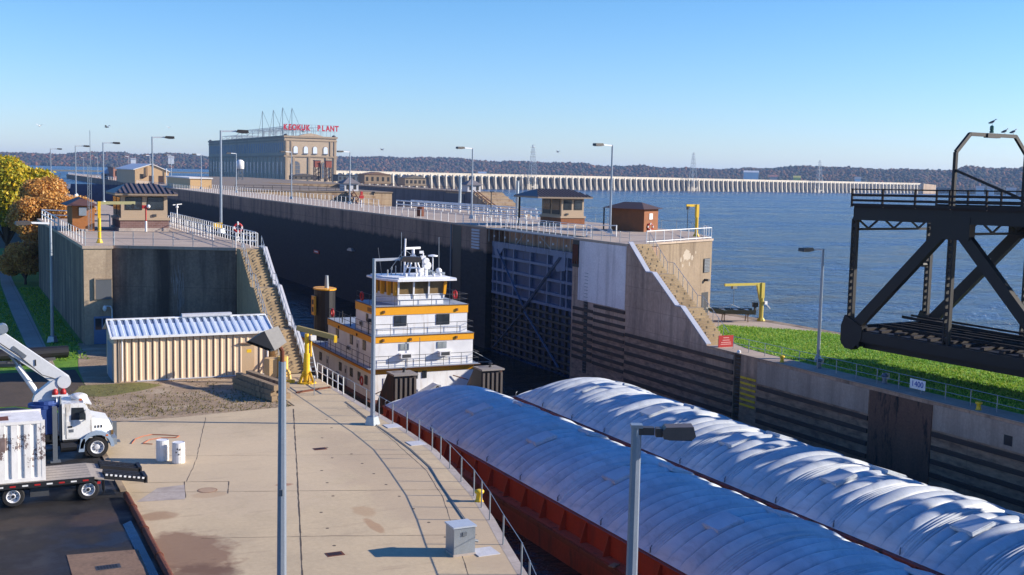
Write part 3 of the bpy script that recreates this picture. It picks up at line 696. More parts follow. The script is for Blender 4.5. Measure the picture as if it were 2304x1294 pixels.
winF(W3, XC-1.95, 88.5, 1.22, 1.1, .86, m_black); winF(W3, XC+1.85, 88.5, 1.22, 1.2, .88, m_black)
for y in (90.2, 93.6, 97.6): winL(W2, XC-4.45, y, -.95, .75, .8)
winL(W3, XC-4.08, 90.6, 1.35, .5, .55); 
for y in (89.5, 91.3, 93.4, 96.5, 102.5): winL(W1, XC-4.5, y, -3.75, .7, .75)
winF(W1, XC-.75, 88, -3.3, .42, .62, m_black); winF(W1, XC+.05, 88, -3.28, .42, .62, m_black)
def acunit(par, x, y, z):
    o = part(par, 'air_conditioner', MB().box(x-.48, x+.48, y-.5, y, z-.19, z+.19), m_bw)
    part(o, 'grille', MB().box(x-.38, x+.38, y-.515, y-.501, z-.14, z+.14), m_dark)
acunit(W2, XC-1.7, 88.05, -1.6); acunit(W2, XC+1.75, 88.05, -1.56)
def acside(par, x, y, z):
    o = part(par, 'air_conditioner', MB().box(x-.12, x, y-.35, y+.35, z-.17, z+.17), m_galv); part(o, 'grille', MB().box(x-.13, x-.121, y-.28, y+.28, z-.12, z+.12), m_dark)
acside(W3, XC-4.08, 92, .65); acside(W2, XC-4.45, 94.2, -1.75); acside(W1, XC-4.5, 97.2, -4.5)
def bdoor(par, x, y, z, side):
    o = part(par, 'door', MB().box(x-.36, x+.36, y-.05, y-.001, z, z+1.75) if side == 'F' else MB().box(x-.05, x-.001, y-.36, y+.36, z, z+1.75), paint('boat_door_%d' % int(y*10), '#b9bcc2', .5, .1))
    part(o, 'door_port', MB().box(x-.14, x+.14, y-.062, y-.051, z+1.1, z+1.45) if side == 'F' else MB().box(x-.062, x-.051, y-.14, y+.14, z+1.1, z+1.45), m_black)
bdoor(W1, XC-4.5, 94.9, -5.15, 'L'); bdoor(W1, XC-4.5, 100.3, -5.15, 'L'); bdoor(W2, XC-4.45, 91.9, -2.5, 'L'); bdoor(W1, XC-3.2, 88, -5.15, 'F')
part(T, 'name_board', MB().box(XC-4.16, XC-4.135, 89.0, 90.4, 1.88, 2.22), paint('name_board', '#8a5c14', .6))
for y in (90.2, 93.6, 97.6, 102.5): part(T, 'rubbing_strake', MB().box(XC-5.12, XC-5.0, y-1.2, y+1.2, -5.75, -5.45), m_black)
# boat railings (parts of the boat)
def brail(name, pts, h, step, mids=2):
    mb = MB(); P = [Vector(p) for p in pts]
    for k in range(mids): mb.path([p+Vector((0, 0, h*(1-k/mids))) for p in P], .022, 5)
    for a_, b_ in zip(P, P[1:]):
        n = max(1, round((b_-a_).length/step))
        for i in range(n+1): q = a_.lerp(b_, i/n); mb.tube(q, q+Vector((0, 0, h)), .022, 5)
    part(T, name, mb, m_dark)
brail('railing', [(XC-4.85, 106, -2.55), (XC-4.85, 87.65, -2.55), (XC+4.85, 87.65, -2.55), (XC+4.85, 106, -2.55)], 1.0, 1.5)
brail('railing', [(XC-4.45, 100, .07), (XC-4.45, 88.06, .07), (XC+4.45, 88.06, .07), (XC+4.45, 100, .07)], .95, 1.5)
brail('railing', [(XC-4.08, 93.4, 2.45), (XC-4.08, 88.5, 2.45), (XC+4.08, 88.5, 2.45), (XC+4.08, 93.4, 2.45)], .85, 1.7)
# wheelhouse
WX0, WX1, WY0, WY1 = XC-2.0, XC+2.05, 88.95, 92.6
part(T, 'wheelhouse', MB().prism([(WX0, WY0), (WX1, WY0), (WX1+.1, WY1), (WX0-.75, WY1)], 2.45, 3.35), m_bw); WH = T.children[-1]
m_amber = paint('amber_glass', '#6b5230', .12, .3, 1.0)
m_ambg = glass('amber_glass_pane', (.11, .075, .035), .1)
mb = MB().prism([(WX0+.04, WY0+.04), (WX1-.04, WY0+.04), (WX1+.06, WY1-.05), (WX0-.7, WY1-.05)], 3.35, 4.45); part(WH, 'wheelhouse_glazing', mb, m_ambg)
mb = MB()
for x in (WX0, WX0+1.35, WX0+2.7, WX1): mb.bar((x, WY0, 3.0), (x+(.12 if x == WX1 else 0), WY0-.1, 4.45), .13)
part(WH, 'mullions', mb, m_bw)
part(WH, 'yellow_frame', MB().bar((WX1+.06, WY0-.02, 3.3), (WX1+.14, WY0-.08, 4.44), .22), m_by)
for k in range(4):
    q = Vector((WX0, WY0, 0)).lerp(Vector((WX0-.75, WY1, 0)), .08+.28*k); part(WH, 'yellow_frame', MB().bar((q.x-.05, q.y, 3.2), (q.x-.08, q.y, 4.44), .34), m_by)
mb = MB().prism([(XC-2.3, 88.25), (XC+3.0, 88.35), (XC+3.3, 89.2), (XC+2.9, 93.2), (XC-3.3, 93.2), (XC-3.25, 90.1)], 4.46, 4.62); part(T, 'wheelhouse_roof', mb, m_bw)
part(T, 'roof_deck', MB().prism([(XC-2.0, 88.8), (XC+2.6, 88.9), (XC+2.7, 93.0), (XC-3.0, 93.0), (XC-2.9, 90.3)], 4.622, 4.75), m_bw)
# masts, radar, searchlights on the roof
rz = 4.75
mb = MB()
for p in [(-.55, 90.6), (.65, 90.6), (-.55, 91.8), (.65, 91.8)]: mb.tube((XC+p[0]+.1, p[1], rz), (XC+.15+p[0]*.18, 91.2+(p[1]-91.2)*.2, rz+1.7), .07, 6)
mb.cb((XC+.15, 91.2, rz+1.15), (.65, .65, .08)); mb.cb((XC+.15, 91.2, rz+.6), (.9, .9, .07)); mb.tube((XC+.15, 91.2, rz+1.7), (XC+.15, 91.2, rz+2.2), .13, 8)
part(T, 'radar_tower', mb, m_bw); RT = T.children[-1]
part(RT, 'radar_scanner', MB().cb((XC+.1, 91.2, rz+2.28), (1.65, .16, .17), .35), m_bw)
part(T, 'radar_mast', MB().tube((XC-.75, 90.9, rz), (XC-.68, 90.9, rz+3.1), .08, 8), m_bw)
part(T, 'whip_antenna', MB().tube((XC-.92, 91.2, rz), (XC-.92, 91.2, rz+3.6), .025, 5), m_galv)
part(T, 'whip_antenna', MB().tube((XC+2.55, 91.2, rz), (XC+2.5, 91.2, rz+3.2), .025, 5), m_galv)
part(T, 'whip_antenna', MB().tube((XC-2.5, 91.6, rz), (XC-2.85, 91.6, rz+2.3), .02, 5), m_galv_d)
mb = MB(); mb.tube((XC+2.0, 91.3, rz), (XC+2.0, 91.3, rz+1.55), .05, 6); mb.lathe([(.1, 0), (.42, .05), (.42, .14), (.1, .2)], (XC+2.0, 91.3, rz+1.5), 14); part(T, 'radar_dome', mb, m_bw, smooth=False)
def search(x, y, z, r):
    mb = MB(); mb.tube((x, y, rz), (x, y, z), .1, 8); mb.lathe([(.05, .32), (r*.8, .2), (r, 0), (r, -.22), (r*.9, -.23)], (x, y, z+.12), 14, 'y'); part(T, 'searchlight', mb, m_bw)
search(XC+.85, 90.1, rz+1.15, .27); search(XC+1.0, 90.2, rz+.75, .34); search(XC+.35, 90.0, rz+.35, .22)
mb = MB(); mb.tube((XC+.9, 90.8, rz), (XC+.9, 90.8, rz+1.9), .07, 6); mb.cb((XC+.9, 90.8, rz+1.5), (.4, .3, .3)); mb.cb((XC+.75, 90.8, rz+1.95), (.35, .1, .22)); part(T, 'light_mast', mb, m_bw)
mb = MB(); mb.tube((XC+1.55, 90.9, rz), (XC+1.55, 90.9, rz+1.1), .06, 6); mb.cb((XC+1.55, 90.9, rz+.25), (.35, .35, .3)); part(T, 'horn_mast', mb, m_galv); part(T, 'roof_light', MB().cb((XC+1.75, 90.6, rz+.15), (.3, .3, .3)), m_galv); part(T, 'satellite_dome', MB().ball((XC+2.45, 91, rz+.3), .28), m_bw, True, True); part(T, 'roof_light', MB().cb((XC+2.7, 90.7, rz+.12), (.3, .3, .2)), m_galv)
mb = MB(); mb.tube((XC-.75, 90.9, rz+2.2), (XC-1.9, 91.2, rz+.5), .02, 5); mb.tube((XC-.75, 90.9, rz+2.2), (XC+.0, 91.2, rz+1.7), .02, 5); mb.tube((XC-1.8, 91.2, rz), (XC-1.75, 91.2, rz+.75), .05, 6); mb.tube((XC-2.2, 91, rz), (XC-2.2, 91, rz+.5), .06, 6); mb.tube((XC-1.4, 91.2, rz), (XC-1.4, 91.2, rz+.8), .04, 6); part(T, 'mast_stays', mb, m_galv)
mb = MB()
for x, y in [(-.35, 89.2), (1.2, 89.1), (2.0, 89.6), (-1.2, 89.3)]: mb.ball((XC+x, y, rz+.14), .14, 8, 5)
part(T, 'roof_lights', mb, m_white)
# life rings
def lifering(par, c, axis, name='life_ring'):
    o = MB().torus(c, .33, .085, 18, 8, axis).build(name, m_red, par, [sum(q) for q in zip(*(tuple(k.location) for k in chain(par)))], True)
    return o
def chain(p):
    r = []
    while p: r.append(p); p = p.parent
    return r
lifering(T, (XC-4.1, 92.0, 2.95), 'x'); lifering(T, (XC+4.1, 91.2, 2.95), 'x'); lifering(T, (XC-4.45, 99.2, .7), 'x'); lifering(T, (XC-4.52, 90.6, -4.0), 'x')
# push knees with fender bars
for s_ in (-1, 1):
    x = XC+s_*3.72; mb = MB(); mb.ext([(x-.92, 82.55, WATER-.3), (x-.92, 82.55, -2.25), (x-.92, 84.0, -2.25), (x-.92, 86.5, -5.1), (x-.92, 86.5, WATER-.3)], (1.84, 0, 0))
    o = part(T, 'push_knee', mb, m_hullb)
    fb = MB()
    for i in range(5): fb.box(x-.86+i*.39, x-.68+i*.39, 82.38, 82.549, WATER, -2.45)
    part(o, 'rubber_bars', fb, paint('fender_%d' % (s_+1), '#5b544f', .8, .25))
    part(o, 'knee_cap', MB().box(x-1.0, x+1.0, 82.3, 84.1, -2.248, -2.12), paint('knee_cap_%d' % (s_+1), '#857f7a', .7, .2))
    part(o, 'capstan', MB().lathe([(.16, 0), (.1, .15), (.2, .32), (.05, .36)], (x+.2, 83.3, -2.12), 10), m_dark)
# deck gear: winches and a jumble of rigging between the knees
mb = MB()
for i in range(8):
    x = XC+random.uniform(-.4, 2.6); y = random.uniform(85, 86.4); mb.lathe([(.3, -.35), (.3, -.28), (.16, -.26), (.16, .26), (.3, .28), (.3, .35)], (x, y, -4.75), 10, 'x')
for i in range(26): mb.torus((XC+random.uniform(-.6, 3.0), random.uniform(84.6, 86.8), -5.0+random.uniform(0, .8)), random.uniform(.18, .35), .05, 12, 5, random.choice('xyz'))
part(T, 'winches_and_lines', mb, paint('rigging', '#6b5a48', .85, .5, 3))
part(T, 'deck_canopy', MB().ext([(XC-.9, 86.9, -5.1), (XC-.9, 86.9, -4.9), (XC+.6, 86.4, -3.9), (XC+.9, 86.4, -3.95), (XC+.9, 86.4, -5.1)], (0, 1.0, 0)), m_bw)
mb = MB(); mb.path([(XC-4.4, 87.9, -4.7), (XC-3.4, 87.5, -4.2)], .04); mb.path([(XC+2.6, 87.9, -3.5), (XC+3.9, 87.6, -3.9)], .04); part(T, 'davit_hooks', mb, m_rust)
for y in (99.5, 97, 95): part(T, 'tyre_fender', MB().torus((XC-5.05, y, -5.0), .42, .16, 14, 8, 'x'), m_black)
# funnels
for s_ in (-1, 1):
    x = XC+s_*3.35; mb = MB(); mb.prism([(x+1.05*math.cos(t_)*.9, 105.2+1.5*math.sin(t_)) for t_ in [i*math.pi/8 for i in range(16)]], -2.55, 2.2)
    o = part(T, 'funnel', mb, m_black)
    part(o, 'funnel_band', MB().prism([(x+1.15*math.cos(t_)*.9, 105.2+1.6*math.sin(t_)) for t_ in [i*math.pi/8 for i in range(16)]], 2.201, 2.32), m_by)
    part(o, 'exhaust_pipe', MB().tube((x+.2, 105.2, 2.3), (x+.2, 105.2, 3.5), .22, 10, .15), m_galv)
part(T, 'funnel_louvre', MB().box(XC-4.55, XC-4.35, 104.6, 105.5, -.2, 1.6), m_by); part(T.children[-1], 'louvre_openings', MB().box(XC-4.57, XC-4.551, 104.8, 105.3, .1, .55).box(XC-4.57, XC-4.551, 104.8, 105.3, .8, 1.25), m_black)
mb = MB()
for x, y in [(XC-4.2, 97.0), (XC-4.2, 94.7), (XC-4.3, 89.6), (XC+4.2, 94)]: mb.tube((x, y, .07), (x, y, 1.1), .05, 6)
mb.cb((XC-4.3, 89.6, 1.2), (.3, .45, .25)); part(T, 'deck_floodlights', mb, m_black)
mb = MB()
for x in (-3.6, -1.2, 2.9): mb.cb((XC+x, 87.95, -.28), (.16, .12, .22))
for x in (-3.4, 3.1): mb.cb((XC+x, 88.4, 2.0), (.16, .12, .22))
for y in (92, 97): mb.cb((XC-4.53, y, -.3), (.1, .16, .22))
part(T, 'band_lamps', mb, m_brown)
mb = MB(); mb.path([(XC+.0-.55, 87.6, -2.6), (XC-.55, 87.6, -.1)], .03, 5); mb.tube((XC+4.6, 88.3, -1.6), (XC+6.2, 88, -2.5), .03, 5); mb.tube((XC+4.6, 88.3, -2.55), (XC+6.2, 88, -2.55), .04, 5); part(T, 'boom_and_pipe', mb, m_galv_d)
# ------------------------------------------------------------------ swing bridge lying open along the island
t = thing('swing_bridge', 'black riveted steel swing bridge span standing open above the green lawn', 'bridge', (58.3, 63.2, 2.5)); BR = t
m_br = paint('bridge_iron', '#0f0d0f', .6, .35, 1.5, .2); m_brr = paint('bridge_rust', '#1e1513', .85, .4, 2, dirt='#1c1413')
ang = R(4); bu = Vector((math.sin(ang), -math.cos(ang), 0)); bn = Vector((math.cos(ang), math.sin(ang), 0)); BW = 7.9; PL = 8.4; B0 = Vector((58.3, 63.2, 0))
def bp(i, s_, z): return B0+bu*(PL*i)+bn*(BW*s_)+Vector((0, 0, z))
def topz(i): return 10.85+.11*i
NP = 9
for s_ in (0, 1):
    part(t, 'lower_chord', MB().bar(bp(0, s_, 2.5), bp(NP, s_, 2.5), .5, .75), m_br)
    part(t, 'upper_chord', MB().bar(bp(0, s_, topz(0)+.35), bp(NP, s_, topz(NP)+.35), .5, .85), m_br)
def laced(mb, p, q, w_, dep, n, axis):
    """two flange bars joined by batten plates so light shows through"""
    p, q = Vector(p), Vector(q); d = q-p
    for k in (-1, 1): mb.bar(p+axis*k*w_/2, q+axis*k*w_/2, .13, dep, up=axis.cross(d).normalized())
    for i in range(n+1):
        m_ = p+d*(i/n); mb.bar(m_-axis*w_/2, m_+axis*w_/2, dep*.8, .22 if i % 1 == 0 else .1, up=d.normalized())
for s_ in (0, 1):
    for i in range(NP):
        mb = MB(); laced(mb, bp(i, s_, 2.8), bp(i, s_, topz(i)), .34, .3, 17, bu); part(t, 'post', mb, m_br)
        mb = MB()
        p, q = (bp(i, s_, 2.6), bp(i+1, s_, topz(i+1)+.1)) if i % 2 == 0 else (bp(i, s_, topz(i)+.1), bp(i+1, s_, 2.6))
        d = (q-p).normalized(); nrm = Vector((0, 0, 1)).cross(bn)
        mb.bar(p, q, .42, .78 if i < 2 else .6)
        part(t, 'diagonal', mb, m_br)
        if i % 2 == 1:
            mb = MB(); u_ = d.cross(bn).normalized(); off = u_*(-.43 if s_ == 0 else .43)
            n = 16
            for k in range(n):
                a_ = p.lerp(q, .2+.8*k/n)+u_*.44; b_ = p.lerp(q, .2+.8*(k+.5)/n)-u_*.44; c_ = p.lerp(q, .2+.8*(k+1)/n)+u_*.44
                mb.bar(a_+bn*(.225), b_+bn*(.225), .03, .06)
            part(t, 'lacing', mb, paint('lacing_%d_%d' % (i, s_), '#8c7a6c', .7, .3))
for s_ in (0, 1):
    for i in range(0, NP, 2): part(t, 'gusset_plate', MB().cb(bp(i, s_, 2.55)+bu*.3, (.56, 1.7, 1.6), ang), m_br)
    for i in range(1, NP, 2): part(t, 'gusset_plate', MB().cb(bp(i, s_, topz(i)-.35), (.56, 3.0, 1.5), ang), m_br)
# rounded end shoe
for s_ in (0, 1): part(t, 'end_shoe', MB().ext([bp(0, s_, 3.9)-bn*.3-bu*.3, bp(0, s_, 3.1)-bn*.3-bu*.62, bp(0, s_, 2.0)-bn*.3-bu*.62, bp(0, s_, 1.5)-bn*.3-bu*.2, bp(0, s_, 1.45)-bn*.3+bu*.5, bp(0, s_, 2.2)-bn*.3+bu*1.3, bp(0, s_, 3.2)-bn*.3+bu*1.4], bn*.6), m_br)
# upper road deck: floor, sway frames, edge girder, railing
part(t, 'road_deck', MB().add([bp(0, -.03, topz(0)+.72), bp(0, 1.03, topz(0)+.72), bp(NP, 1.03, topz(NP)+.72), bp(NP, -.03, topz(NP)+.72), bp(0, -.03, topz(0)+.9), bp(0, 1.03, topz(0)+.9), bp(NP, 1.03, topz(NP)+.9), bp(NP, -.03, topz(NP)+.9)], [(3, 2, 1, 0), (4, 5, 6, 7), (0, 1, 5, 4), (1, 2, 6, 5), (2, 3, 7, 6), (3, 0, 4, 7)]), m_brr)
for i in range(NP+1):
    mb = MB(); mb.bar(bp(i, .02, topz(i)-.75), bp(i, .98, topz(i)-.75), .12, .16); mb.bar(bp(i, .02, topz(i)+.3), bp(i, .98, topz(i)+.3), .2, .7)
    n = 3
    for k in range(n):
        a_ = (k+.08)/n; b_ = (k+.5)/n; c_ = (k+.92)/n
        mb.bar(bp(i, a_, topz(i)), bp(i, b_, topz(i)-.7), .1, .12); mb.bar(bp(i, b_, topz(i)-.7), bp(i, c_, topz(i)), .1, .12)
    part(t, 'sway_frame', mb, m_br)
mb = MB()
for s_ in (-.06, 1.06):
    for i in range(NP):
        for h, th in ((1.2, .07), (.8, .16), (.42, .16), (.1, .2)): mb.bar(bp(i, s_, topz(i)+.9+h), bp(i+1, s_, topz(i+1)+.9+h), .06, th)
for k in range(4): mb.bar(bp(0, k*.26+.02, topz(0)+1.3), bp(0, k*.26+.22, topz(0)+1.3), .06, .1)
mb.bar(bp(0, -.06, topz(0)+2.1), bp(0, 1.06, topz(0)+2.1), .06, .08); mb.bar(bp(0, -.06, topz(0)+1.65), bp(0, 1.06, topz(0)+1.65), .06, .12)
part(t, 'deck_rails', mb, m_brr)
pm = MB().bar((0, 0, 0), (0, 0, 1.3), .1, .14); first = None
for s_ in (-.06, 1.06):
    for i in range(NP*3):
        if first is None: first = pm.build('rail_post', m_brr, t); o = first
        else: o = samemesh(first, t)
        o.location = bp(i/3, s_, topz(i/3)+.85)-Vector(t.location)
# rail deck at the bottom
mb = MB()
for i in range(NP*6+1): mb.bar(bp(i/6, .0, 3.03), bp(i/6, 1.0, 3.03), .3, .18)
part(t, 'ties', mb, m_brr)
part(t, 'timber_floor', MB().add([bp(.02, .0, 2.86), bp(.02, 1, 2.86), bp(NP, 1, 2.86), bp(NP, 0, 2.86), bp(.02, .0, 2.95), bp(.02, 1, 2.95), bp(NP, 1, 2.95), bp(NP, 0, 2.95)], [(3, 2, 1, 0), (4, 5, 6, 7), (0, 1, 5, 4), (1, 2, 6, 5), (2, 3, 7, 6), (3, 0, 4, 7)]), m_br)
part(t, 'floor_girder', MB().add([bp(.1, .06, 1.6), bp(.1, .94, 1.6), bp(NP, .94, 1.6), bp(NP, .06, 1.6), bp(.1, .06, 2.85), bp(.1, .94, 2.85), bp(NP, .94, 2.85), bp(NP, .06, 2.85)], [(3, 2, 1, 0), (4, 5, 6, 7), (0, 1, 5, 4), (1, 2, 6, 5), (2, 3, 7, 6), (3, 0, 4, 7)]), m_br)
mb = MB()
for s_ in (.2, .36, .5, .62, .78): mb.bar(bp(.15, s_, 3.22), bp(NP, s_, 3.22), .12, .2)
mb.bar(bp(.05, .62, 3.6), bp(2.1, .62, 3.3), .14, .2); mb.bar(bp(.0, .8, 3.6), bp(2.3, .85, 3.3), .1, .14); part(t, 'rails', mb, m_brr)
# portal frame for the swing mechanism
pi = 1.0
mb = MB(); W_ = [(-.02, topz(1)+.6), (-.02, 15.55), (.14, 16.75), (.72, 16.75), (.88, 15.55), (.88, topz(1)+.6)]
for (a_, za), (b_, zb) in zip(W_, W_[1:]): mb.bar(bp(pi, a_, za), bp(pi, b_, zb), .2, .24)
mb.bar(bp(pi, -.02, 14.4), bp(pi+.85, -.02, topz(1.85)+.9), .12, .16); mb.bar(bp(pi, .88, 14.4), bp(pi+.85, .88, topz(1.85)+.9), .12, .16)
mb.bar(bp(pi, .34, 16.72), bp(pi, .5, 16.72), .35, .3); part(t, 'portal_frame', mb, m_br)
part(t, 'navigation_lamp', MB().lathe([(.14, 0), (.14, .12), (.09, .14), (.13, .2), (.13, .42), (.05, .5)], bp(pi, .41, 16.9), 10), paint('green_lamp', '#0e5a4c', .3))
mb = MB(); mb.tube(bp(0, 1, 7.4)-bn*.2, bp(0, 1, 7.4)-bn*.75, .17, 8); part(t, 'warning_lamp', mb, m_br)
# pier under the pivot and end rest
t2 = thing('bridge_pier', 'stone pivot pier under the middle of the swing bridge', 'pier', bp(7, .5, 0)); mb = MB()
mb.prism([tuple(bp(6.3, .1, 0)[:2]), tuple(bp(6.3, .9, 0)[:2]), tuple(bp(7.7, .9, 0)[:2]), tuple(bp(7.7, .1, 0)[:2])], -.2, 1.5)
part(t2, 'pier_block', mb, m_conc)
# gulls on the portal
m_gull = paint('gull_grey', '#4b5058', .7, .3); m_gw = paint('gull_pale', '#b9bcc0', .7)
def gull(loc, rz, label, tilt=.25):
    t = thing('gull', label, 'bird', loc, 'gulls perched on the bridge portal', rz)
    mb = MB()
    # one continuous body: rings along a curved spine, tail to beak
    sp = [(-.26, .02, .012), (-.2, .04, .03), (-.1, .08, .07), (0, .13, .085), (.09, .18, .075), (.14, .24, .045), (.17, .285, .043), (.21, .295, .035), (.24, .288, .012), (.285, .275, .004)]
    n = 8; V = []
    for x, z, r in sp:
        for i in range(n): a_ = 2*math.pi*i/n; V.append((x, r*.85*math.cos(a_), z+.08+r*math.sin(a_)))
    mb.add(V, [(j*n+i, j*n+(i+1) % n, (j+1)*n+(i+1) % n, (j+1)*n+i) for j in range(len(sp)-1) for i in range(n)]+[tuple(range(n))[::-1], tuple(range((len(sp)-1)*n, len(sp)*n))])
    for s_ in (-1, 1): mb.tube((.01, s_*.03, 0), (.0, s_*.03, .12), .008, 5)
    part(t, 'body', mb, m_gw, False, True)
    w_ = MB()
    for s_ in (-1, 1): w_.add([(.1, s_*.07, .27), (.0, s_*.085, .29), (-.3, s_*.03, .14), (-.2, s_*.08, .13), (.06, s_*.09, .17)], [(0, 1, 2, 3, 4) if s_ < 0 else (4, 3, 2, 1, 0)])
    part(t, 'wings', w_, m_gull, False); return t
gull(bp(pi, .415, 17.42), R(-60), 'grey gull perched on the green lamp of the bridge portal')
gull(bp(pi, .58, 16.86), R(-20), 'grey gull on the portal beam, nearer the green lamp')
gull(bp(pi, .69, 16.86), R(-20), 'grey gull at the right end of the portal beam')
# ------------------------------------------------------------------ lock gate leaf lying open in its recess
t = thing('lock_gate', 'blue grey steel mitre gate leaf folded open in the dark lock wall', 'gate', (55.4, 108, WATER)); GX = 55.25
m_gate = paint('gate_steel', '#64748f', .5, .2, 1.2, .2, dirt='#46505f'); m_gated = paint('gate_plate', '#34486a', .5, .25, 1, .2, dirt='#27303f'); m_gatelow = paint('gate_wet_steel', '#3b3a3a', .55, .3, 1.2, .2, dirt='#231f1e')
part(t, 'skin_plate', MB().box(GX+.35, GX+.55, 98.6, 118.0, -8, 5.85), m_gated)
def vtop(y): return 5.6
for i, z in enumerate([5.55, 4.15, 2.72, 1.3, .1]):
    part(t, 'girder', MB().box(GX, GX+.349, 98.6, 118.0, z-.14, z+.14) if i else MB().box(GX, GX+.349, 98.6, 118.0, z-.3, z+.3), m_gate)
for y in (98.75, 100.4, 101.6, 104.6, 108.55, 112.55, 115.2, 116.7, 117.85): part(t, 'diaphragm', MB().box(GX+.05, GX+.348, y-.13, y+.13, .1, 5.5), m_gate)
for i in range(8): part(t, 'lower_girder', MB().box(GX, GX+.349, 98.7, 117.9, -.75-.78*i-.11, -.75-.78*i+.11), m_gatelow)
for k in range(14): part(t, 'lower_diaphragm', MB().box(GX+.06, GX+.346, 99+k*1.44-.07, 99+k*1.44+.07, -7, -.1), m_gatelow)
for y0, z0, y1, z1 in [(116.5, 5.0, 109.8, -.6), (109.4, -1.2, 101.4, -6), (101.6, 5.2, 109.6, -.9), (110.2, -1.6, 117, -6.2)]:
    for d in ((0,) if y0 > 109 else (-.16, .16)): part(t, 'diagonal_strap', MB().bar((GX-.06, y0+d, z0), (GX-.06, y1+d, z1), .05, .24, up=(1, 0, 0)), m_gate)
part(t, 'anchor_plate', MB().ext([(GX-.03, 100.6, 5.8), (GX-.03, 103.0, 5.8), (GX-.03, 103.3, 4.6), (GX-.03, 102.4, 3.7), (GX-.03, 100.6, 3.9)], (.06, 0, 0)), m_gate)
part(t, 'anchor_plate', MB().ext([(GX-.03, 114.3, 5.8), (GX-.03, 117.6, 5.8), (GX-.03, 117.3, 4.4), (GX-.03, 116.2, 4.2)], (.06, 0, 0)), m_gate)
part(t, 'footbridge', MB().box(54.6, 56.6, 98.3, 118.5, HEAD-.22, HEAD-.12), m_galv_d)
q0 = None
for i in range(15):
    if q0 is None: q0 = MB().tube((0, 0, 0), (0, 0, 1.5), .04, 5).build('hanger', m_galv, t); o = q0
    else: o = samemesh(q0, t)
    o.location = (54.8-55.4, 98.9+i*1.36-108, 5.8-WATER)
mb = MB()
for i in range(7): mb.cb((54.75, 99.6+i*2.8, 6.5), (.12, .12, .2))
part(t, 'gate_lamps', mb, m_white)
part(t, 'bracing', MB().bar((54.85, 103, 5.9), (54.85, 105.6, 7.2), .06).bar((54.85, 111, 5.9), (54.85, 109, 7.2), .06), m_galv)
t = thing('machinery_niche', 'dark rusty gate anchor box set in the wall beside the pale concrete panel', 'machinery', (SR, 97.6, 6)); mb = MB()
part(t, 'niche', MB().box(SR-.06, SR-.01, 96.9, 98.15, 4.6, 7.2), m_black); mb = MB()
for i in range(5): mb.tube((SR-.1, 97.1+i*.22, 4.9+.3*(i % 2)), (SR-.1, 97.15+i*.22, 6.8), .07, 6)
part(t, 'gear', mb, m_rust)
t = thing('ladder_recess', 'dark ladder recess in the pale panel right of the open gate', 'ladder', (SR, 95.2, 0)); part(t, 'slot', MB().box(SR-.02, SR-.005, 95.0, 95.7, -5.5, 4.6), m_black); mb = MB()
for i in range(30): mb.tube((SR-.05, 95.03, -5.4+i*.33), (SR-.05, 95.67, -5.4+i*.33), .02, 5)
part(t, 'rungs', mb, m_galv_d)
t = thing('ladder', 'short pale wall ladder just left of the open gate', 'ladder', (SR, 121, 5)); mb = MB()
for i in range(7): mb.box(SR-.12, SR-.005, 120.2, 122.4, 6.9-i*.34-.11, 6.9-i*.34+.11)
part(t, 'rungs', mb, m_coping)
t = thing('wall_groove', 'dark vertical bulkhead slot in the chamber wall', 'groove', (SR, 127, 0)); part(t, 'slot', MB().box(SR-.02, SR-.004, 125.6, 128.2, -7, HEAD-.3), m_black)
part(t, 'slot_post', MB().tube((SR-.05, 128.6, -7), (SR-.05, 128.6, HEAD-.2), .12, 8), m_galv_d)
solo('mooring_float', MB().cb((SR-.2, 167, 1.4), (.5, 2.2, .25)).cb((SR-.2, 167, 1.62), (.4, 1.2, .2)), m_galv, 'small pale shelf fixed high on the dark chamber wall', 'float', (SR, 167, 1.4))
# ------------------------------------------------------------------ lamp posts
m_pole = paint('lamp_pole', '#8d97a3', .4, .12, 2, .4); m_head = paint('lamp_head', '#3d3836', .5, .2, 2)
m_arm = paint('lamp_arm', '#c9ccd0', .4, .1)
def make_lamp(h=9.2, arm=1.75, big=False):
    t = thing('lamp_post', 'x', 'lamp post', (0, 0, 0), 'tall lamp posts around the lock')
    part(t, 'pole', MB().lathe([(.13, .0), (.12, 3), (.09, h)], (0, 0, 0), 8), m_pole, False)
    part(t, 'base', MB().lathe([(.42, 0), (.3, .45), (.16, .5)], (0, 0, 0), 4), m_galv, False)
    part(t, 'arm', MB().bar((0, 0, h-.08), (arm-.35, 0, h-.02), .1, .14), m_arm, False)
    o = part(t, 'lamp_head', MB().ext([(arm-.4, -.28, h-.12), (arm-.25, -.28, h+.12), (arm+.7, -.28, h+.1), (arm+.75, -.28, h-.14), (arm+.1, -.28, h-.2)], (0, .56, 0)), m_head, False)
    part(o, 'lens', MB().box(arm+.12, arm+.68, -.23, .23, h-.2, h-.172), paint('lens', '#b9b6a8', .2), False)
    return t
lp0 = make_lamp()
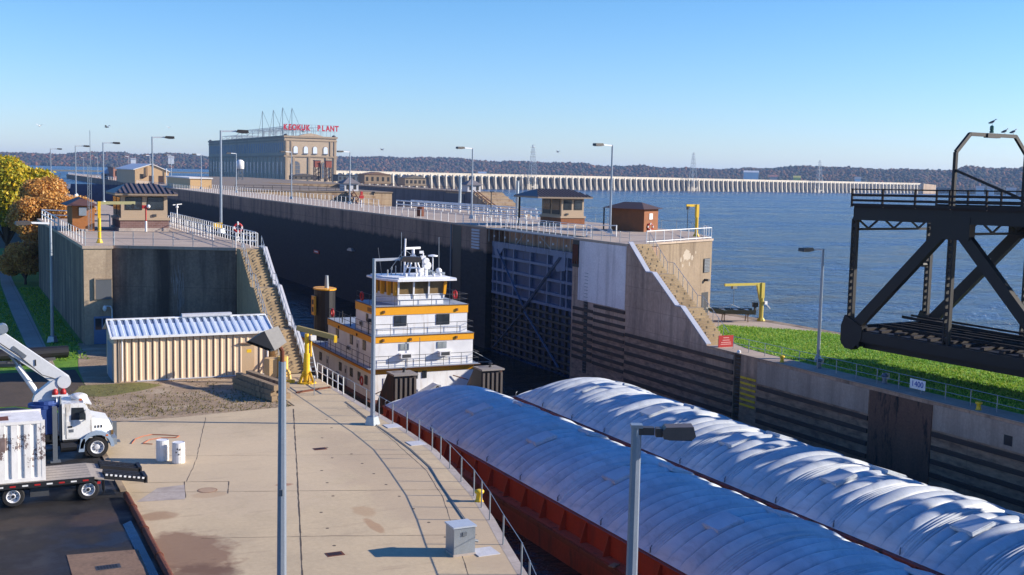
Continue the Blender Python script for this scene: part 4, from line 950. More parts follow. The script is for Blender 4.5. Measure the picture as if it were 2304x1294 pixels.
LAMPS = [((20.06, 57.48, 0), 0, 'lamp post on a flared block base at the near railing beside the red barge', 8.9),
 ((6.77, 92.85, 0), 180, 'lamp post standing in the grass in front of the left lock head corner', 9.1),
 ((58.03, 66.13, 0), 180, 'lamp post on the green island lawn left of the black bridge', 8.5),
 ((62.8, 104.8, HEAD), 180, 'lamp post between the riverside brick hut and the tan control house', 9.3),
 ((22.4, 106.8, HEAD), 0, 'lamp post with a yellow box at its foot on the left lock gate walkway', 9.4),
 ((62.1, 139.3, HEAD), 180, 'lamp post rising behind the white guard rails near the open gate', 9.3),
 ((64.2, 197.5, HEAD), 180, 'lamp post in front of the dark triangular old wall end', 9.3),
 ((21.3, 139.1, HEAD), 0, 'lamp post behind the tan control house with a brown roof', 9.4),
 ((21.3, 186.6, HEAD), 0, 'lamp post just right of the orange tree, second beyond the control house', 9.4),
 ((21.2, 228.5, HEAD), 0, 'lamp post left of the lattice radio mast, seen against the hills', 9.4),
 ((21.2, 286.7, HEAD), 0, 'farthest dark-headed lamp post, above the yellow tree', 9.4),
 ((61.4, 226.2, HEAD), 180, 'lamp post in front of the sunlit corner of the big power station', 9.4),
 ((61.8, 277.3, HEAD), 180, 'lamp post beside the white water tank', 9.4),
 ((61.8, 320, HEAD), 180, 'lamp post behind the low tan shed', 9.4),
 ((62.2, 369.5, HEAD), 180, 'lamp post at the right gable of the tan metal building', 9.4),
 ((61.8, 409, HEAD), 180, 'lamp post showing above the roof of the tan metal building', 9.4),
 ((63.5, 473.5, HEAD), 180, 'small lamp post left of the tan metal building roof', 9.4),
 ((64.2, 585, HEAD), 180, 'tiny lamp post behind the brick pump house, second farthest', 9.4),
 ((64.6, 653, HEAD), 180, 'tiniest lamp post on the far upper guide wall', 9.4)]
for i, (p_, rz_, lb, h_) in enumerate(LAMPS):
    o = lp0 if i == 0 else copy_tree(lp0)
    o.location = p_; o.rotation_euler[2] = R(rz_ - (10 if rz_ == 0 else -10)); o['label'] = lb; o.scale = (1, 1, h_/9.2)
# two near floodlight posts, taller than the frame
def flood(loc, h, label, rz, tilt):
    t = thing('lamp_post', label, 'lamp post', loc, 'tall lamp posts around the lock', rz)
    part(t, 'pole', MB().lathe([(.135, 0), (.12, 4), (.095, h)], (0, 0, 0), 8), m_pole, False)
    part(t, 'base', MB().lathe([(.42, 0), (.3, .45), (.16, .5)], (0, 0, 0), 4), m_galv, False)
    mb = MB()
    for z in (2.2, 5.4): mb.cb((0, -.12, z), (.1, .08, .16))
    part(t, 'hand_hole_covers', mb, m_galv_d, False)
    return t
t = flood((7.38, 28, 0), 8.72, 'thick lamp post on the esplanade with a tilted square floodlight at its top', YAW*-1, 0)
part(t, 'bracket', MB().path([(0, 0, 8.7), (0, 0, 9.0), (-.05, 0, 9.08)], .055, 8), m_rust, False)
c = Vector((-.3, 0, 9.26)); mm = Matrix.Rotation(R(-28), 3, 'Y') @ Matrix.Rotation(R(25), 3, 'Z')
def fl(p): return c+mm @ (Vector(p)*.76)
mb = MB(); A = [(.38, -.34, -.3), (.38, .34, -.3), (.38, .34, .3), (.38, -.34, .3)]; B = [(-.1, -.38, -.36), (-.1, .38, -.36), (-.1, .38, .36), (-.1, -.38, .36)]
mb.add([fl(p) for p in A+B], [(0, 1, 2, 3), (0, 4, 5, 1), (1, 5, 6, 2), (2, 6, 7, 3), (3, 7, 4, 0), (7, 6, 5, 4)]); o = part(t, 'lamp_head', mb, paint('flood_shell', '#a09b93', .5, .12, 2), False)
mb = MB(); B2_ = [(-.1, -.37, -.35), (-.1, .37, -.35), (-.1, .37, .35), (-.1, -.37, .35)]; C_ = [(-.62, -.36, .3), (-.62, .36, .3)]
mb.add([fl(p) for p in [(-.1, -.38, .36), (-.1, .38, .36), (-.1, .38, -.36), (-.1, -.38, -.36), (-.68, -.36, .3), (-.68, .36, .3)]], [(0, 1, 5, 4), (0, 4, 3), (1, 2, 5)]); part(o, 'visor', mb, m_black, False)
mb = MB().add([fl(p) for p in [(-.104, -.34, .32), (-.104, .34, .32), (-.104, .34, -.32), (-.104, -.34, -.32)]], [(0, 1, 2, 3)]); part(o, 'lens', mb, m_glass, False)
t = flood((11.5, 18, 0), 8.85, 'thick lamp post rising before the barges with a dark cylindrical floodlight', -YAW, 0)
part(t, 'bracket', MB().cb((.18, 0, 8.78), (.3, .16, .14)).cb((.42, 0, 8.76), (.12, .2, .16)), m_head, False)
o = part(t, 'lamp_head', MB().ext([(.5, -.16, 8.66), (.47, -.16, 8.8), (.54, -.16, 8.88), (1.05, -.16, 8.9), (1.1, -.16, 8.72), (1.05, -.16, 8.66), (.6, -.16, 8.64)], (0, .34, 0)), paint('flood_head', '#5a4f49', .5, .2, 4), False)
part(o, 'lens', MB().box(.6, 1.04, -.12, .14, 8.628, 8.645), m_glass, False)
part(t, 'pole_cap', MB().cb((0, 0, 8.87), (.22, .22, .06)), m_galv, False)
solo('junction_box', MB().cb((22.0, 106.2, HEAD+.75), (.75, .5, .5)), m_yellow, 'yellow box on the foot of the left gate lamp post', 'box', (22, 106.2, HEAD+.5))
# ------------------------------------------------------------------ railings
Z0 = .0
railing('thin post and cable railing curving along the near esplanade edge', [(x-.18, y, Z0) for x, y in EDGE[1:]], 2.15, 1.12, m_galv, .03, (1,), rr=.014)
railing('short white guard rail by the towboat at the end of the esplanade', [(21.15, 66.0, 0), (21.15, 71.5, 0)], 1.1, 1.05, m_white, .035, (1, .5))
railing('post railing on top of the left lock head above the dark stained wall', [(9.05, 91.1, HEAD), (11.1, 91.1, HEAD), (11.1, 91.6, HEAD), (19.3, 87.8, HEAD)], 1.55, 1.05, m_galv, .03, (1, .5), rr=.016)
railing('white railing along the shaded side of the left lock head', [(9.05, 91.2, HEAD), (8.9, 112, HEAD)], 2.0, 1.05, m_white, .03, (1, .5), rr=.018)
railing('broad white pipe railing at the back corner of the left lock head', [(8.85, 112.3, HEAD), (8.85, 132.6, HEAD), (11.2, 130, HEAD)], 4.5, 1.1, m_white, .06, (1, .55), rr=.06)
railing('white pipe railing behind the yellow davit beside the control house', [(12.2, 118, HEAD), (14.0, 118, HEAD)], 1.0, 1.2, m_white, .07, (1, .5), rr=.07)
railing('dense white railing of the left gate walkway, lock side', [(21.1, 88, HEAD), (21.1, 126, HEAD)], 1.0, 1.15, m_white, .035, (1, .66, .33), rr=.03)
railing('dense white railing of the left gate walkway, land side', [(19.7, 97, HEAD), (19.7, 124, HEAD)], 1.3, 1.1, m_white, .04, (1, .5), rr=.03)
railing('white panel railing at the top of the near stairway', [(21.15, 87.6, HEAD), (19.5, 87.65, HEAD)], .65, 1.1, m_white, .035, (1, .5))
railing('long pale post fence along the lock edge of the far chamber wall', [(55.05, 119, HEAD), (55.05, 425, HEAD)], 2.3, 1.15, m_white, .045, (1,), rr=.02)
railing('pale post fence along the back edge of the far chamber wall', [(65.6, 186, HEAD), (65.6, 425, HEAD)], 2.6, 1.15, m_white, .05, (1,), rr=.02)
railing('white railing over the open gate, lock side', [(54.9, 98.4, HEAD), (54.9, 119, HEAD)], 1.3, 1.15, m_white, .035, (1, .5), rr=.03)
railing('white railing over the open gate, river side', [(56.8, 98.4, HEAD), (56.8, 119, HEAD)], 1.6, 1.15, m_white, .035, (1, .5), rr=.03)
railing('thin railing on the lock edge above the pale concrete panel', [(54.95, 88.2, HEAD), (54.95, 98.2, HEAD)], 1.8, 1.05, m_galv, .028, (1, .5), rr=.016)
railing('white pipe railing on the brow of the tan end wall', [(57.2, 88.9, HEAD), (68.8, 95.0, HEAD), (71.0, 99.4, HEAD)], 1.65, 1.1, m_white, .04, (1, .12), rr=.045)
railing('pale railing on the river edge beyond the riverside brick hut', [(71.4, 100.3, HEAD), (74.8, 107, HEAD), (74.8, 150, HEAD)], 3.0, 1.05, m_galv, .03, (1,), rr=.018)
railing('heavy white double guard rail beyond the open gate, nearer run', [(66.0, 142, HEAD), (71, 136, HEAD)], .9, 1.25, m_white, .09, (1, .6), rr=.1)
railing('long heavy white guard rail in front of the dark old lock wall', [(69.6, 181, HEAD), (73.6, 143, HEAD)], 2.4, 1.2, m_white, .09, (1, .55), rr=.12)
railing('second heavy white guard rail behind the gate lamp post', [(66.6, 180, HEAD), (69, 146, HEAD)], 2.8, 1.2, m_white, .08, (1, .5), rr=.11)
railing('low white barrier rail left of the riverside control house', [(60.2, 134, HEAD), (63.5, 126, HEAD)], 1.4, .9, m_white, .08, (1,), rr=.1)
railing('galvanised railing on the far guide wall along the lawn', [(55.7, 22, .04), (55.7, 73.4, .04)], 2.0, 1.0, m_galv, .028, (1, .5), rr=.02)
railing('line of short white posts along the river side of the island', [(69.9, 85.5, 0), (72.6, 66, 0)], 1.8, .8, m_galv, .03, (), group=None) if False else None
t = thing('safety_gate', 'white braced swing gate on the lock edge below the riverside control house', 'gate', (57.2, 99, HEAD)); mb = MB()
for a_, b_ in [((57, 99.6, 0), (57, 99.6, 1.2)), ((59.6, 98.2, 0), (59.6, 98.2, 1.2)), ((57, 99.6, 1.15), (59.6, 98.2, 1.15)), ((57, 99.6, .15), (59.6, 98.2, .15)), ((57, 99.6, 1.15), (59.6, 98.2, .15))]: mb.bar((a_[0], a_[1], HEAD+a_[2]), (b_[0], b_[1], HEAD+b_[2]), .09)
part(t, 'frame', mb, m_white)
# ------------------------------------------------------------------ control houses and brick huts
m_beige = paint('beige_cladding', '#a8937a', .7, .08); m_roof = paint('brown_metal_roof', '#6e6058', .45, .15, 1, .2)
m_blk = brick('mauve_block', '#7d5f58', '#6a4e49', '#9a8880', .4, .2); m_obrick = brick('orange_brick', '#a8652c', '#8e5122', '#a07a50')
m_bbrick = brick('brown_brick', '#8a4f2a', '#74401f', '#8a6848')
def hip(x0, x1, y0, y1, z0, z1, axis='x', ins=None):
    ins = ins or min(x1-x0, y1-y0)/2
    if axis == 'x': a_, b_ = (x0+ins, (y0+y1)/2, z1), (x1-ins, (y0+y1)/2, z1)
    else: a_, b_ = ((x0+x1)/2, y0+ins, z1), ((x0+x1)/2, y1-ins, z1)
    V = [(x0, y0, z0), (x1, y0, z0), (x1, y1, z0), (x0, y1, z0), a_, b_]
    F = [(0, 1, 5, 4), (1, 2, 5), (2, 3, 4, 5), (3, 0, 4), (3, 2, 1, 0)] if axis == 'x' else [(0, 1, 4), (1, 2, 5, 4), (2, 3, 5), (3, 0, 4, 5), (3, 2, 1, 0)]
    return MB().add(V, F), a_, b_
def control_house(label, x0, x1, y0, y1, rx0, rx1, ry0, ry1, stone, post=None):
    z = HEAD; t = thing('control_house', label, 'building', ((x0+x1)/2, y0, z), 'control houses on the lock heads')
    part(t, 'plinth', MB().box(x0-.22, x1+.22, y0-.22, y1+.22, z, z+.28), m_conc_pale)
    part(t, 'block_base', MB().box(x0-.1, x1+.1, y0-.1, y1+.1, z+.28, z+1.0), stone)
    part(t, 'sill_course', MB().box(x0-.2, x1+.2, y0-.2, y1+.2, z+1.0, z+1.22), m_beige)
    W = part(t, 'wall', MB().box(x0, x1, y0, y1, z+1.22, z+3.3), m_beige)
    for k in (.27, .74):
        w_ = (x1-x0)*.36; xm = x0+(x1-x0)*k; o = part(t, 'window', MB().box(xm-w_/2, xm+w_/2, y0-.04, y0, z+1.95, z+3.15), m_black); part(o, 'pane', MB().box(xm-w_/2+.07, xm+w_/2-.07, y0-.052, y0-.041, z+2.02, z+3.08), m_glass)
    for k in (.27, .74):
        w_ = (y1-y0)*.4; ym = y0+(y1-y0)*k; 
        for xs, s_ in ((x0, -1), (x1, 1)):
            o = part(t, 'window', MB().box(min(xs, xs+s_*.04), max(xs, xs+s_*.04), ym-w_/2, ym+w_/2, z+1.4, z+3.15), m_black); part(o, 'pane', MB().box(min(xs+s_*.041, xs+s_*.052), max(xs+s_*.041, xs+s_*.052), ym-w_/2+.07, ym+w_/2-.07, z+1.9, z+3.08), m_glass)
    part(t, 'fascia', MB().box(rx0+.05, rx1-.05, ry0+.05, ry1-.05, z+3.3, z+3.5), paint('fascia', '#8b7a68', .6))
    mb, a_, b_ = hip(rx0, rx1, ry0, ry1, z+3.5, z+4.35, 'x', 1.5); o = part(t, 'roof', mb, m_roof)
    seam = MB(); n = int((rx1-rx0)/.42)
    for i in range(1, n):
        x = rx0+(rx1-rx0)*i/n; ym = (ry0+ry1)/2
        k = min(1, (x-rx0)/(a_[0]-rx0), (rx1-x)/(rx1-b_[0])); seam.bar((x, ry0, z+3.52), (x, ry0+(ym-ry0)*k, z+3.52+.85*k), .06, .1)
    part(o, 'seams', seam, m_black)
    if post: part(t, 'porch_post', MB().bar((post[0], post[1], z), (post[0], post[1], z+3.35), .2), m_black)
    part(t, 'wall_vent', MB().cb((x0+(x1-x0)*.72 if x0 < 30 else x0+.75, y0-.06, z+1.45), (.3, .12, .22)), m_dark)
    return t
control_house('tan control house on a mauve block base at the left lock head', 14.15, 18.3, 110.9, 116.5, 13.5, 19.2, 110.2, 117.2, m_blk)
control_house('tan control house with a dark porch post at the riverside lock head', 64.4, 67.4, 118.6, 123.6, 60.9, 68.3, 117.9, 124.4, m_bbrick, (61.3, 123.5))
t = thing('brick_hut', 'orange brick hut with a grey cabinet at the corner of the left lock head', 'hut', (10.9, 111, HEAD), 'brick huts')
part(t, 'wall', MB().box(9.95, 11.85, 111, 116, HEAD, 9.75), m_obrick)
mb, a_, b_ = hip(9.4, 12.3, 110.5, 116.5, 9.752, 10.45, 'y', 1.4); part(t, 'roof', mb, paint('hut_roof', '#5a3f38', .6)); part(t, 'cabinet', MB().box(10.5, 11.15, 110.72, 110.999, 8.85, 9.6), m_galv)
part(t, 'step', MB().box(10.6, 11.2, 110.4, 110.999, HEAD, HEAD+.2), m_conc_pale)
fr_ang = math.atan2(fr.y, fr.x)
t = thing('brick_hut', 'brown brick hut with a white panel and a red life ring near the yellow davit', 'hut', (68.5, 107.1, HEAD), 'brick huts', fr_ang)
part(t, 'wall', MB().box(0, 3.0, 0, 4.3, 0, 2.5), m_bbrick, False)
mb = MB(); mb.ext([(-.4, -.5, 2.5), (-.4, 2.15, 3.15), (-.4, 4.9, 2.5)], (3.8, 0, 0))
mb, a_, b_ = hip(-.9, 3.4, -.5, 5.0, 2.502, 3.2, 'y', 1.6); part(t, 'roof', mb, paint('brown_roof', '#4a3830', .6), False)
part(t, 'panel', MB().box(1.05, 1.75, -.06, -.001, 1.35, 2.0), m_white, False)
part(t, 'porch_post', MB().bar((-.85, 4.7, 0), (-.85, 4.7, 2.5), .12), m_black, False)
def ring_thing(label, c, axis='y', post=False):
    t = thing('life_ring', label, 'life ring', c); part(t, 'ring', MB().torus(c, .32, .085, 18, 8, axis), m_red, True, True); mb = MB()
    for a_ in (0, 1.57, 3.14, 4.71):
        q = Vector(c)+Vector((.32*math.cos(a_), 0, .32*math.sin(a_))); mb.cb(q, (.12, .2, .2) if axis == 'y' else (.2, .12, .2))
    part(t, 'rope_bands', mb, m_white)
    if post: part(t, 'stand', MB().tube((c[0], c[1]+.12, c[2]-1.15), (c[0], c[1]+.12, c[2]+.5), .06, 6).cb((c[0]+.0, c[1]+.1, c[2]-.9), (.25, .2, .35)), m_white)
    return t
ring_thing('red life ring on a white stand near the top of the left stairway', (21.0, 93.6, 8.65), 'y', True)
ring_thing('red life ring leaning at the corner of the brown riverside hut', (69.5, 107.35, 8.0), 'y')
# radio mast
t = thing('radio_mast', 'slender lattice radio mast in front of the orange brick hut', 'mast', (11.35, 110.0, HEAD)); mb = MB()
for dx, dy in ((-.15, 0), (.15, 0), (0, .22)): mb.tube((11.35+dx, 110+dy, HEAD), (11.35+dx, 110+dy, HEAD+6.0), .025, 5)
part(t, 'legs', mb, m_galv); mb = MB()
for i in range(14):
    z = HEAD+.2+i*.42; s_ = 1 if i % 2 else -1; mb.bar((11.35-.15*s_, 110, z), (11.35+.15*s_, 110, z+.4), .018)
part(t, 'lacing', mb, m_galv); part(t, 'whip', MB().tube((11.45, 110.05, HEAD+6), (11.45, 110.05, HEAD+9.1), .03, 5), m_galv)
# yellow davits
def davit(label, base, h, arm, ax, col=m_yellow, hook=None, r=.14, sq=False):
    t = thing('davit_crane', label, 'crane', base, 'yellow davit cranes'); b = Vector(base)
    part(t, 'post', MB().tube(b, b+Vector((0, 0, h*.62)), r*1.25, 10), col)
    part(t, 'base_flange', MB().lathe([(r*2.4, 0), (r*2.4, .06), (r*1.5, .3)], b, 8), col)
    a_ = b+Vector((0, 0, h)); tip = a_+Vector(ax)*arm
    part(t, 'mast_head', MB().bar(b+Vector((0, 0, h*.62)), a_+Vector((0, 0, .12)), r*2.2), col)
    o = part(t, 'arm', MB().bar(a_-Vector(ax)*.15, tip, .16, .24), col)
    if hook: part(t, 'hoist', MB().cb(tip-Vector((0, 0, .25))-Vector(ax)*.2, (.22, .22, .35)).tube(tip-Vector((0, 0, .4))-Vector(ax)*.2, tip-Vector((0, 0, hook))-Vector(ax)*.2, .035, 5), m_black)
    return t
davit('slim yellow davit crane at the front corner of the left lock head', (10.4, 94.2, HEAD), 3.1, 3.0, (.93, .3, 0), hook=.5, r=.1)
[c for c in bpy.data.objects['davit_crane'].children if c.name.startswith('arm')][0].data.materials[0] = paint('arm_grey', '#7d7a52', .6, .2)
davit('yellow davit crane with a dark hoist at the river end of the right lock head', (69.5, 98.6, HEAD), 3.2, 1.35, (-1, 0, 0), hook=2.6)
t = davit('large yellow jib crane on the island holding the small boat', (69.6, 87.6, 0), 3.55, 4.4, (-1, 0, 0), paint('jib_yellow', '#b9a43c', .5, .15), r=.17)
part(t, 'knee_bracket', MB().ext([(69.7, 87.5, 3.6), (68.9, 87.5, 3.6), (69.35, 87.5, 1.9), (69.75, 87.5, 1.9)], (0, .2, 0)), bpy.data.materials['jib_yellow'])
part(t, 'hoist', MB().cb((66.3, 87.6, 3.3), (.5, .3, .25)).tube((66.3, 87.6, 3.2), (66.3, 87.6, 1.6), .025, 5), m_galv_d)
part(t, 'crank_winch', MB().cb((69.9, 87.4, 1.75), (.3, .25, .3)).bar((69.8, 87.4, 1.8), (70.4, 87.3, 1.2), .08), m_white)
# small boat hanging above the island
t = thing('jon_boat', 'small dark green flat boat with a black outboard hung under the yellow jib', 'boat', (66.7, 88.3, .9)); A, B_ = Vector((64.3, 89.0, 0)), Vector((68.5, 87.3, 0)); ux = (B_-A).normalized(); uy = Vector((-ux.y, ux.x, 0))
V = []
for k, (u, wd, zb, zt) in enumerate([(0, .35, 1.05, 1.3), (.12, .6, .85, 1.25), (.3, .75, .78, 1.2), (.6, .8, .75, 1.18), (1, .8, .75, 1.18)]):
    q = A.lerp(B_, u)
    for s_, z in ((-.75, zb), (.75, zb), (1, zt), (.9, zt), (.65, zb+.08), (-.65, zb+.08), (-.9, zt), (-1, zt)): V.append(q+uy*wd*s_+Vector((0, 0, z)))
F = [(j*8+i, j*8+(i+1) % 8, (j+1)*8+(i+1) % 8, (j+1)*8+i) for j in range(4) for i in range(8)]+[tuple(range(7, -1, -1)), tuple(range(32, 40))]
part(t, 'hull', MB().add(V, F), paint('boat_green', '#3b4236', .5, .2)); mb = MB()
for u in (.35, .62, .85): mb.cb(A.lerp(B_, u)+Vector((0, 0, 1.1)), (.35, 1.45, .06), math.atan2(ux.y, ux.x))
part(t, 'thwarts', mb, m_galv); q = B_+ux*.1; mb = MB().cb(q+Vector((0, 0, 1.62)), (.5, .36, .42), math.atan2(ux.y, ux.x)).cb(q+Vector((0, 0, 1.1)), (.18, .16, .9)); part(t, 'outboard_motor', mb, m_black)
mb = MB()
for u in (.25, .5, .75): mb.bar(A.lerp(B_, u)+Vector((0, 0, 1.2)), Vector((66.3, 87.9, 1.65)), .03)
part(t, 'sling', mb, m_white)
t = thing('trestle', 'low timber trestle under the small dark boat', 'stand', (66.5, 88, 0)); mb = MB()
for u in (.35, .85):
    q = A.lerp(B_, u)
    for s_ in (-.5, .5): mb.bar(q+uy*s_, q+uy*s_*.6+Vector((0, 0, .74)), .08)
    mb.bar(q-uy*.7+Vector((0, 0, .7)), q+uy*.7+Vector((0, 0, .7)), .1)
part(t, 'legs', mb, m_wood)
# signs
t = thing('warning_sign', 'red warning board with faint white lines at the foot of the far stairway', 'sign', (55.7, 74.4, 0))
part(t, 'board', MB().box(55.0, 56.45, 74.4, 74.45, .02, .98), m_red); mb = MB()
for i, (w_, z) in enumerate([(.55, .8), (.7, .6), (.95, .42), (1.05, .27)]): mb.box(55.72-w_/2, 55.72+w_/2, 74.385, 74.399, z-.035, z+.03)
part(t, 'lettering_lines', mb, paint('faded_lettering', '#cf8f8b', .6)); mb = MB().tube((55.1, 74.48, 0), (55.1, 74.48, 1), .03, 6).tube((56.35, 74.48, 0), (56.35, 74.48, 1), .03, 6); part(t, 'legs', mb, m_galv)
t = thing('number_sign', 'white distance board with blue figures 1400 on the far guide wall railing', 'sign', (55.62, 53.9, .45))
part(t, 'board', MB().box(55.6, 55.64, 53.25, 54.55, .3, .92), m_white)
textmesh('1400', .52, .008, 'figures', paint('blue_figures', '#1d4fa8', .5), t, Matrix.Translation((-.035, 0, .165)) @ Matrix(((0, 0, -1, 0), (-1, 0, 0, 0), (0, 1, 0, 0), (0, 0, 0, 1))))
# bollards on both walls
def bollard(loc, label, mat=m_yellow):
    t = thing('bollard', label, 'bollard', loc, 'mooring bollards'); part(t, 'post', MB().lathe([(.2, 0), (.15, .06), (.12, .3), (.2, .38), (.2, .46), (.1, .5)], loc, 12), mat, True, True); return t
bollard((19.4, 42.2, 0), 'small yellow bollard on the near edge above the red barge'); bollard((55.2, 66.8, .04), 'yellow bollard on the far guide wall just right of the red sign'); bollard((55.2, 48.6, .04), 'yellow bollard on the far guide wall right of the 1400 board')
for i, (y, lb) in enumerate([(63.8, 'grey winch left of the 1400 board on the far guide wall'), (57.3, 'grey winch nearest the 1400 board on its left'), (44.4, 'grey winch on the shaded far guide wall at the right edge')]):
    t = thing('capstan', lb, 'winch', (56.1, y, .04), 'small winches on the far guide wall'); part(t, 'drum', MB().lathe([(.25, 0), (.18, .1), (.16, .45), (.26, .55), (.1, .7)], (56.1, y, .04), 12), m_galv_d); part(t, 'motor', MB().cb((56.4, y+.2, .5), (.4, .3, .4)), m_galv)
t = thing('signal_light', 'red and white signal light on a white post before the left control house', 'light', (16.1, 109.2, HEAD)); mb = MB(); mb.tube((16.1, 109.2, HEAD), (16.1, 109.2, HEAD+1.0), .1, 8); part(t, 'post', mb, m_white)
part(t, 'red_post', MB().tube((16.1, 109.2, HEAD+1.0), (16.1, 109.2, HEAD+2.3), .07, 8).cb((16.05, 109.1, HEAD+2.3), (.6, .3, .3)), m_red); part(t, 'lamp', MB().ball((16.3, 108.95, HEAD+2.35), .17), m_white, True, True)
t = thing('signal_light', 'red and white signal light at the far end of the white guard rails', 'light', (60.5, 180, HEAD)); part(t, 'post', MB().tube((60.5, 180, HEAD), (60.5, 180, HEAD+1.2), .12, 8), m_white); part(t, 'lamp', MB().cb((60.5, 180, HEAD+1.7), (.7, .4, .5)).cb((60.5, 180, HEAD+2.3), (.35, .35, .6)), m_red)
t = thing('camera_pole', 'short white pole with a weather vane behind the left gate walkway', 'pole', (20.4, 118, HEAD)); part(t, 'pole', MB().tube((20.4, 118, HEAD), (20.4, 118, HEAD+2.3), .06, 6).bar((20.0, 118, HEAD+2.2), (20.9, 118.2, HEAD+2.3), .08).ball((20.4, 118, HEAD+2.0), .15), m_white)
for loc, h_, lb, mt in [((72.1, 166.3, HEAD), 5.3, 'tall pale steel pile left of the gate lamp post', m_galv), ((70.4, 142.5, HEAD), 5.0, 'tall pale steel pile left of the riverside control house', m_galv), ((68.3, 146.5, HEAD), 3.4, 'short dark post with a hooked top near the steel pile', m_black)]:
    t = thing('steel_pile', lb, 'post', loc); part(t, 'shaft', MB().tube(loc, Vector(loc)+Vector((0, 0, h_)), .22 if mt is m_galv else .07, 10), mt); part(t, 'cap', MB().cb(Vector(loc)+Vector((.1, 0, h_+.05)), (.5, .4, .1)), mt)
solo('rusty_bin', MB().lathe([(.5, 0), (.5, 1.3)], (57.5, 146, HEAD), 12), m_rust, 'rust brown bin on the far chamber wall beside the gate rails', 'bin', (57.5, 146, HEAD))
t = thing('wall_sign', 'small red and white sign plate low on the dark chamber wall', 'sign', (SR, 200, -1)); part(t, 'plate', MB().box(SR-.15, SR-.02, 184, 187, -.45, .1), m_red); part(t, 'stripe', MB().box(SR-.17, SR-.151, 184.5, 186.5, -.25, -.05), m_white)  # red and white sign plate fixed to the wall
# ------------------------------------------------------------------ esplanade details
m_crack = paint('dark_joint', '#4d4238', .95, .3, 3)  # dark line colour for joints and cracks
def line(name, pts, wd, z=.005, mat=None, jitter=0.):
    mb = MB(); P = []
    for (xa, ya), (xb, yb) in zip(pts, pts[1:]):
        n = max(1, int(math.hypot(xb-xa, yb-ya)/.5)) if jitter else 1
        for i in range(n): P.append((xa+(xb-xa)*i/n+random.gauss(0, jitter), ya+(yb-ya)*i/n+random.gauss(0, jitter)))
    P.append(pts[-1])
    for (xa, ya), (xb, yb) in zip(P, P[1:]):
        d = Vector((xb-xa, yb-ya, 0)).normalized(); n = Vector((-d.y, d.x, 0))*wd/2*(random.uniform(.5, 1.4) if jitter else 1)
        A, B = Vector((xa, ya, z)), Vector((xb, yb, z)); mb.add([A-n, B-n, B+n, A+n], [(0, 1, 2, 3)])
    return mb
E_ = bpy.data.objects['esplanade']
for nm, mb in [('expansion_joint', line('j', [(17.2, 62.8), (13.96, 50.34), (11.47, 40.84), (9.4, 33), (6, 20)], .05, .005, None, .007)),
               ('cross_joint', line('j', [(6.5, 48.7), (16.6, 45.1), (19.6, 44)], .03, .0045, None, .01)), ('cross_joint', line('j', [(8, 41.6), (11.58, 40.4), (17.5, 38.2)], .035, .0045, None, .01)), ('cross_joint', line('j', [(9, 54.4), (20.4, 50.3)], .018, .0045, None, .01)),
               ('cross_joint', line('j', [(9, 36.4), (16.4, 33.6)], .03, .0045, None, .01)),
               ('crack', line('j', [(12.2, 62.2), (9.88, 52.77), (8.9, 49.6)], .022, .0045, None, .014)), ('crack', line('j', [(6.6, 50.2), (10.58, 48.97), (10.13, 47.1)], .035, .005, None, .015)), ('crack', line('j', [(8.8, 49.6), (8.42, 47.1)], .03, .005, None, .015)),
               ('edge_joint', line('j', [(20.3, 62.7), (19.9, 54.5), (19.2, 47.5), (18.2, 43.2), (16.6, 38), (14.4, 31)], .025, .0045, None, .012))]:
    part(E_, nm, mb, m_crack)
mb = MB()
for (x, y) in [(12.2+i*.62-.25*(i % 3), 39+i*2.05) for i in range(11)]+[(16.2+.1*i, 36.5+1.9*i) for i in range(9)]: mb.lathe([(.07, .002), (.06, .006)], (x, y, 0), 8)
part(E_, 'lifting_eyes', mb, m_crack)
part(E_, 'pale_patch', MB().add([(6.5, 47.2, .004), (8.35, 46.9, .004), (8.75, 49.1, .004), (7.6, 49.0, .004)], [(0, 1, 2, 3)]), m_conc_pale)
def pit(loc, w_, d_, label, mat):
    t = thing('drain', label, 'drain', loc, 'drain covers'); x, y, z = loc
    part(t, 'frame', MB().box(x-w_/2, x+w_/2, y-d_/2, y+d_/2, z+.001, z+.012), mat); mb = MB()
    for i in range(7): mb.box(x-w_/2+.06+i*(w_-.12)/7, x-w_/2+.06+(i+.55)*(w_-.12)/7, y-d_/2+.06, y+d_/2-.06, z+.0125, z+.018)
    part(t, 'slots', mb, m_black)
pit((15.9, 53.2, 0), .62, .42, 'rust red drain cover on the sunlit esplanade left of the block lamp base', m_rust); pit((11.95, 38.1, 0), .62, .42, 'brown drain pit near the bottom edge of the esplanade', m_rust)
pit((4.52, 39.7, 0), .8, .45, 'dark grated drain in the brown pad on the wet asphalt', m_dark)
t = thing('manhole_cover', 'round rusty manhole cover beside the cracked pale patch', 'manhole', (9.45, 47.9, 0)); part(t, 'ring', MB().lathe([(.42, .003), (.4, .012)], (9.45, 47.9, 0), 20), paint('faded_rust', '#8d6f56', .9, .2)); part(t, 'lid', MB().lathe([(.35, .0125), (.34, .016)], (9.45, 47.9, 0), 20), paint('faded_lid', '#a58a70', .9, .15))
tag(MB().prism([(3.3, 30), (5.55, 30), (5.7, 41.2), (3.36, 41.5)], -.012, .006).build('concrete_pad', paint('brown_pad', '#7d6450', .85, .35, .8, dirt='#5a4638', world=True)), kind='structure')
pads = [((21.0, 56.7), 'pale steel plate beside the block lamp base'), ((20.75, 52.6), 'pale steel plate set at the railing, middle one'), ((16.95, 36.3), 'white steel plate beside the grey cabinet')]
for (x, y), lb in pads: solo('cover_plate', MB().box(x-.42 if x < 20 else x-.5, x+.3 if x > 20 else x+.42, y-.42, y+.42, .001, .03), m_coping, lb, 'plate', (x, y, 0), 'steel cover plates on the esplanade')
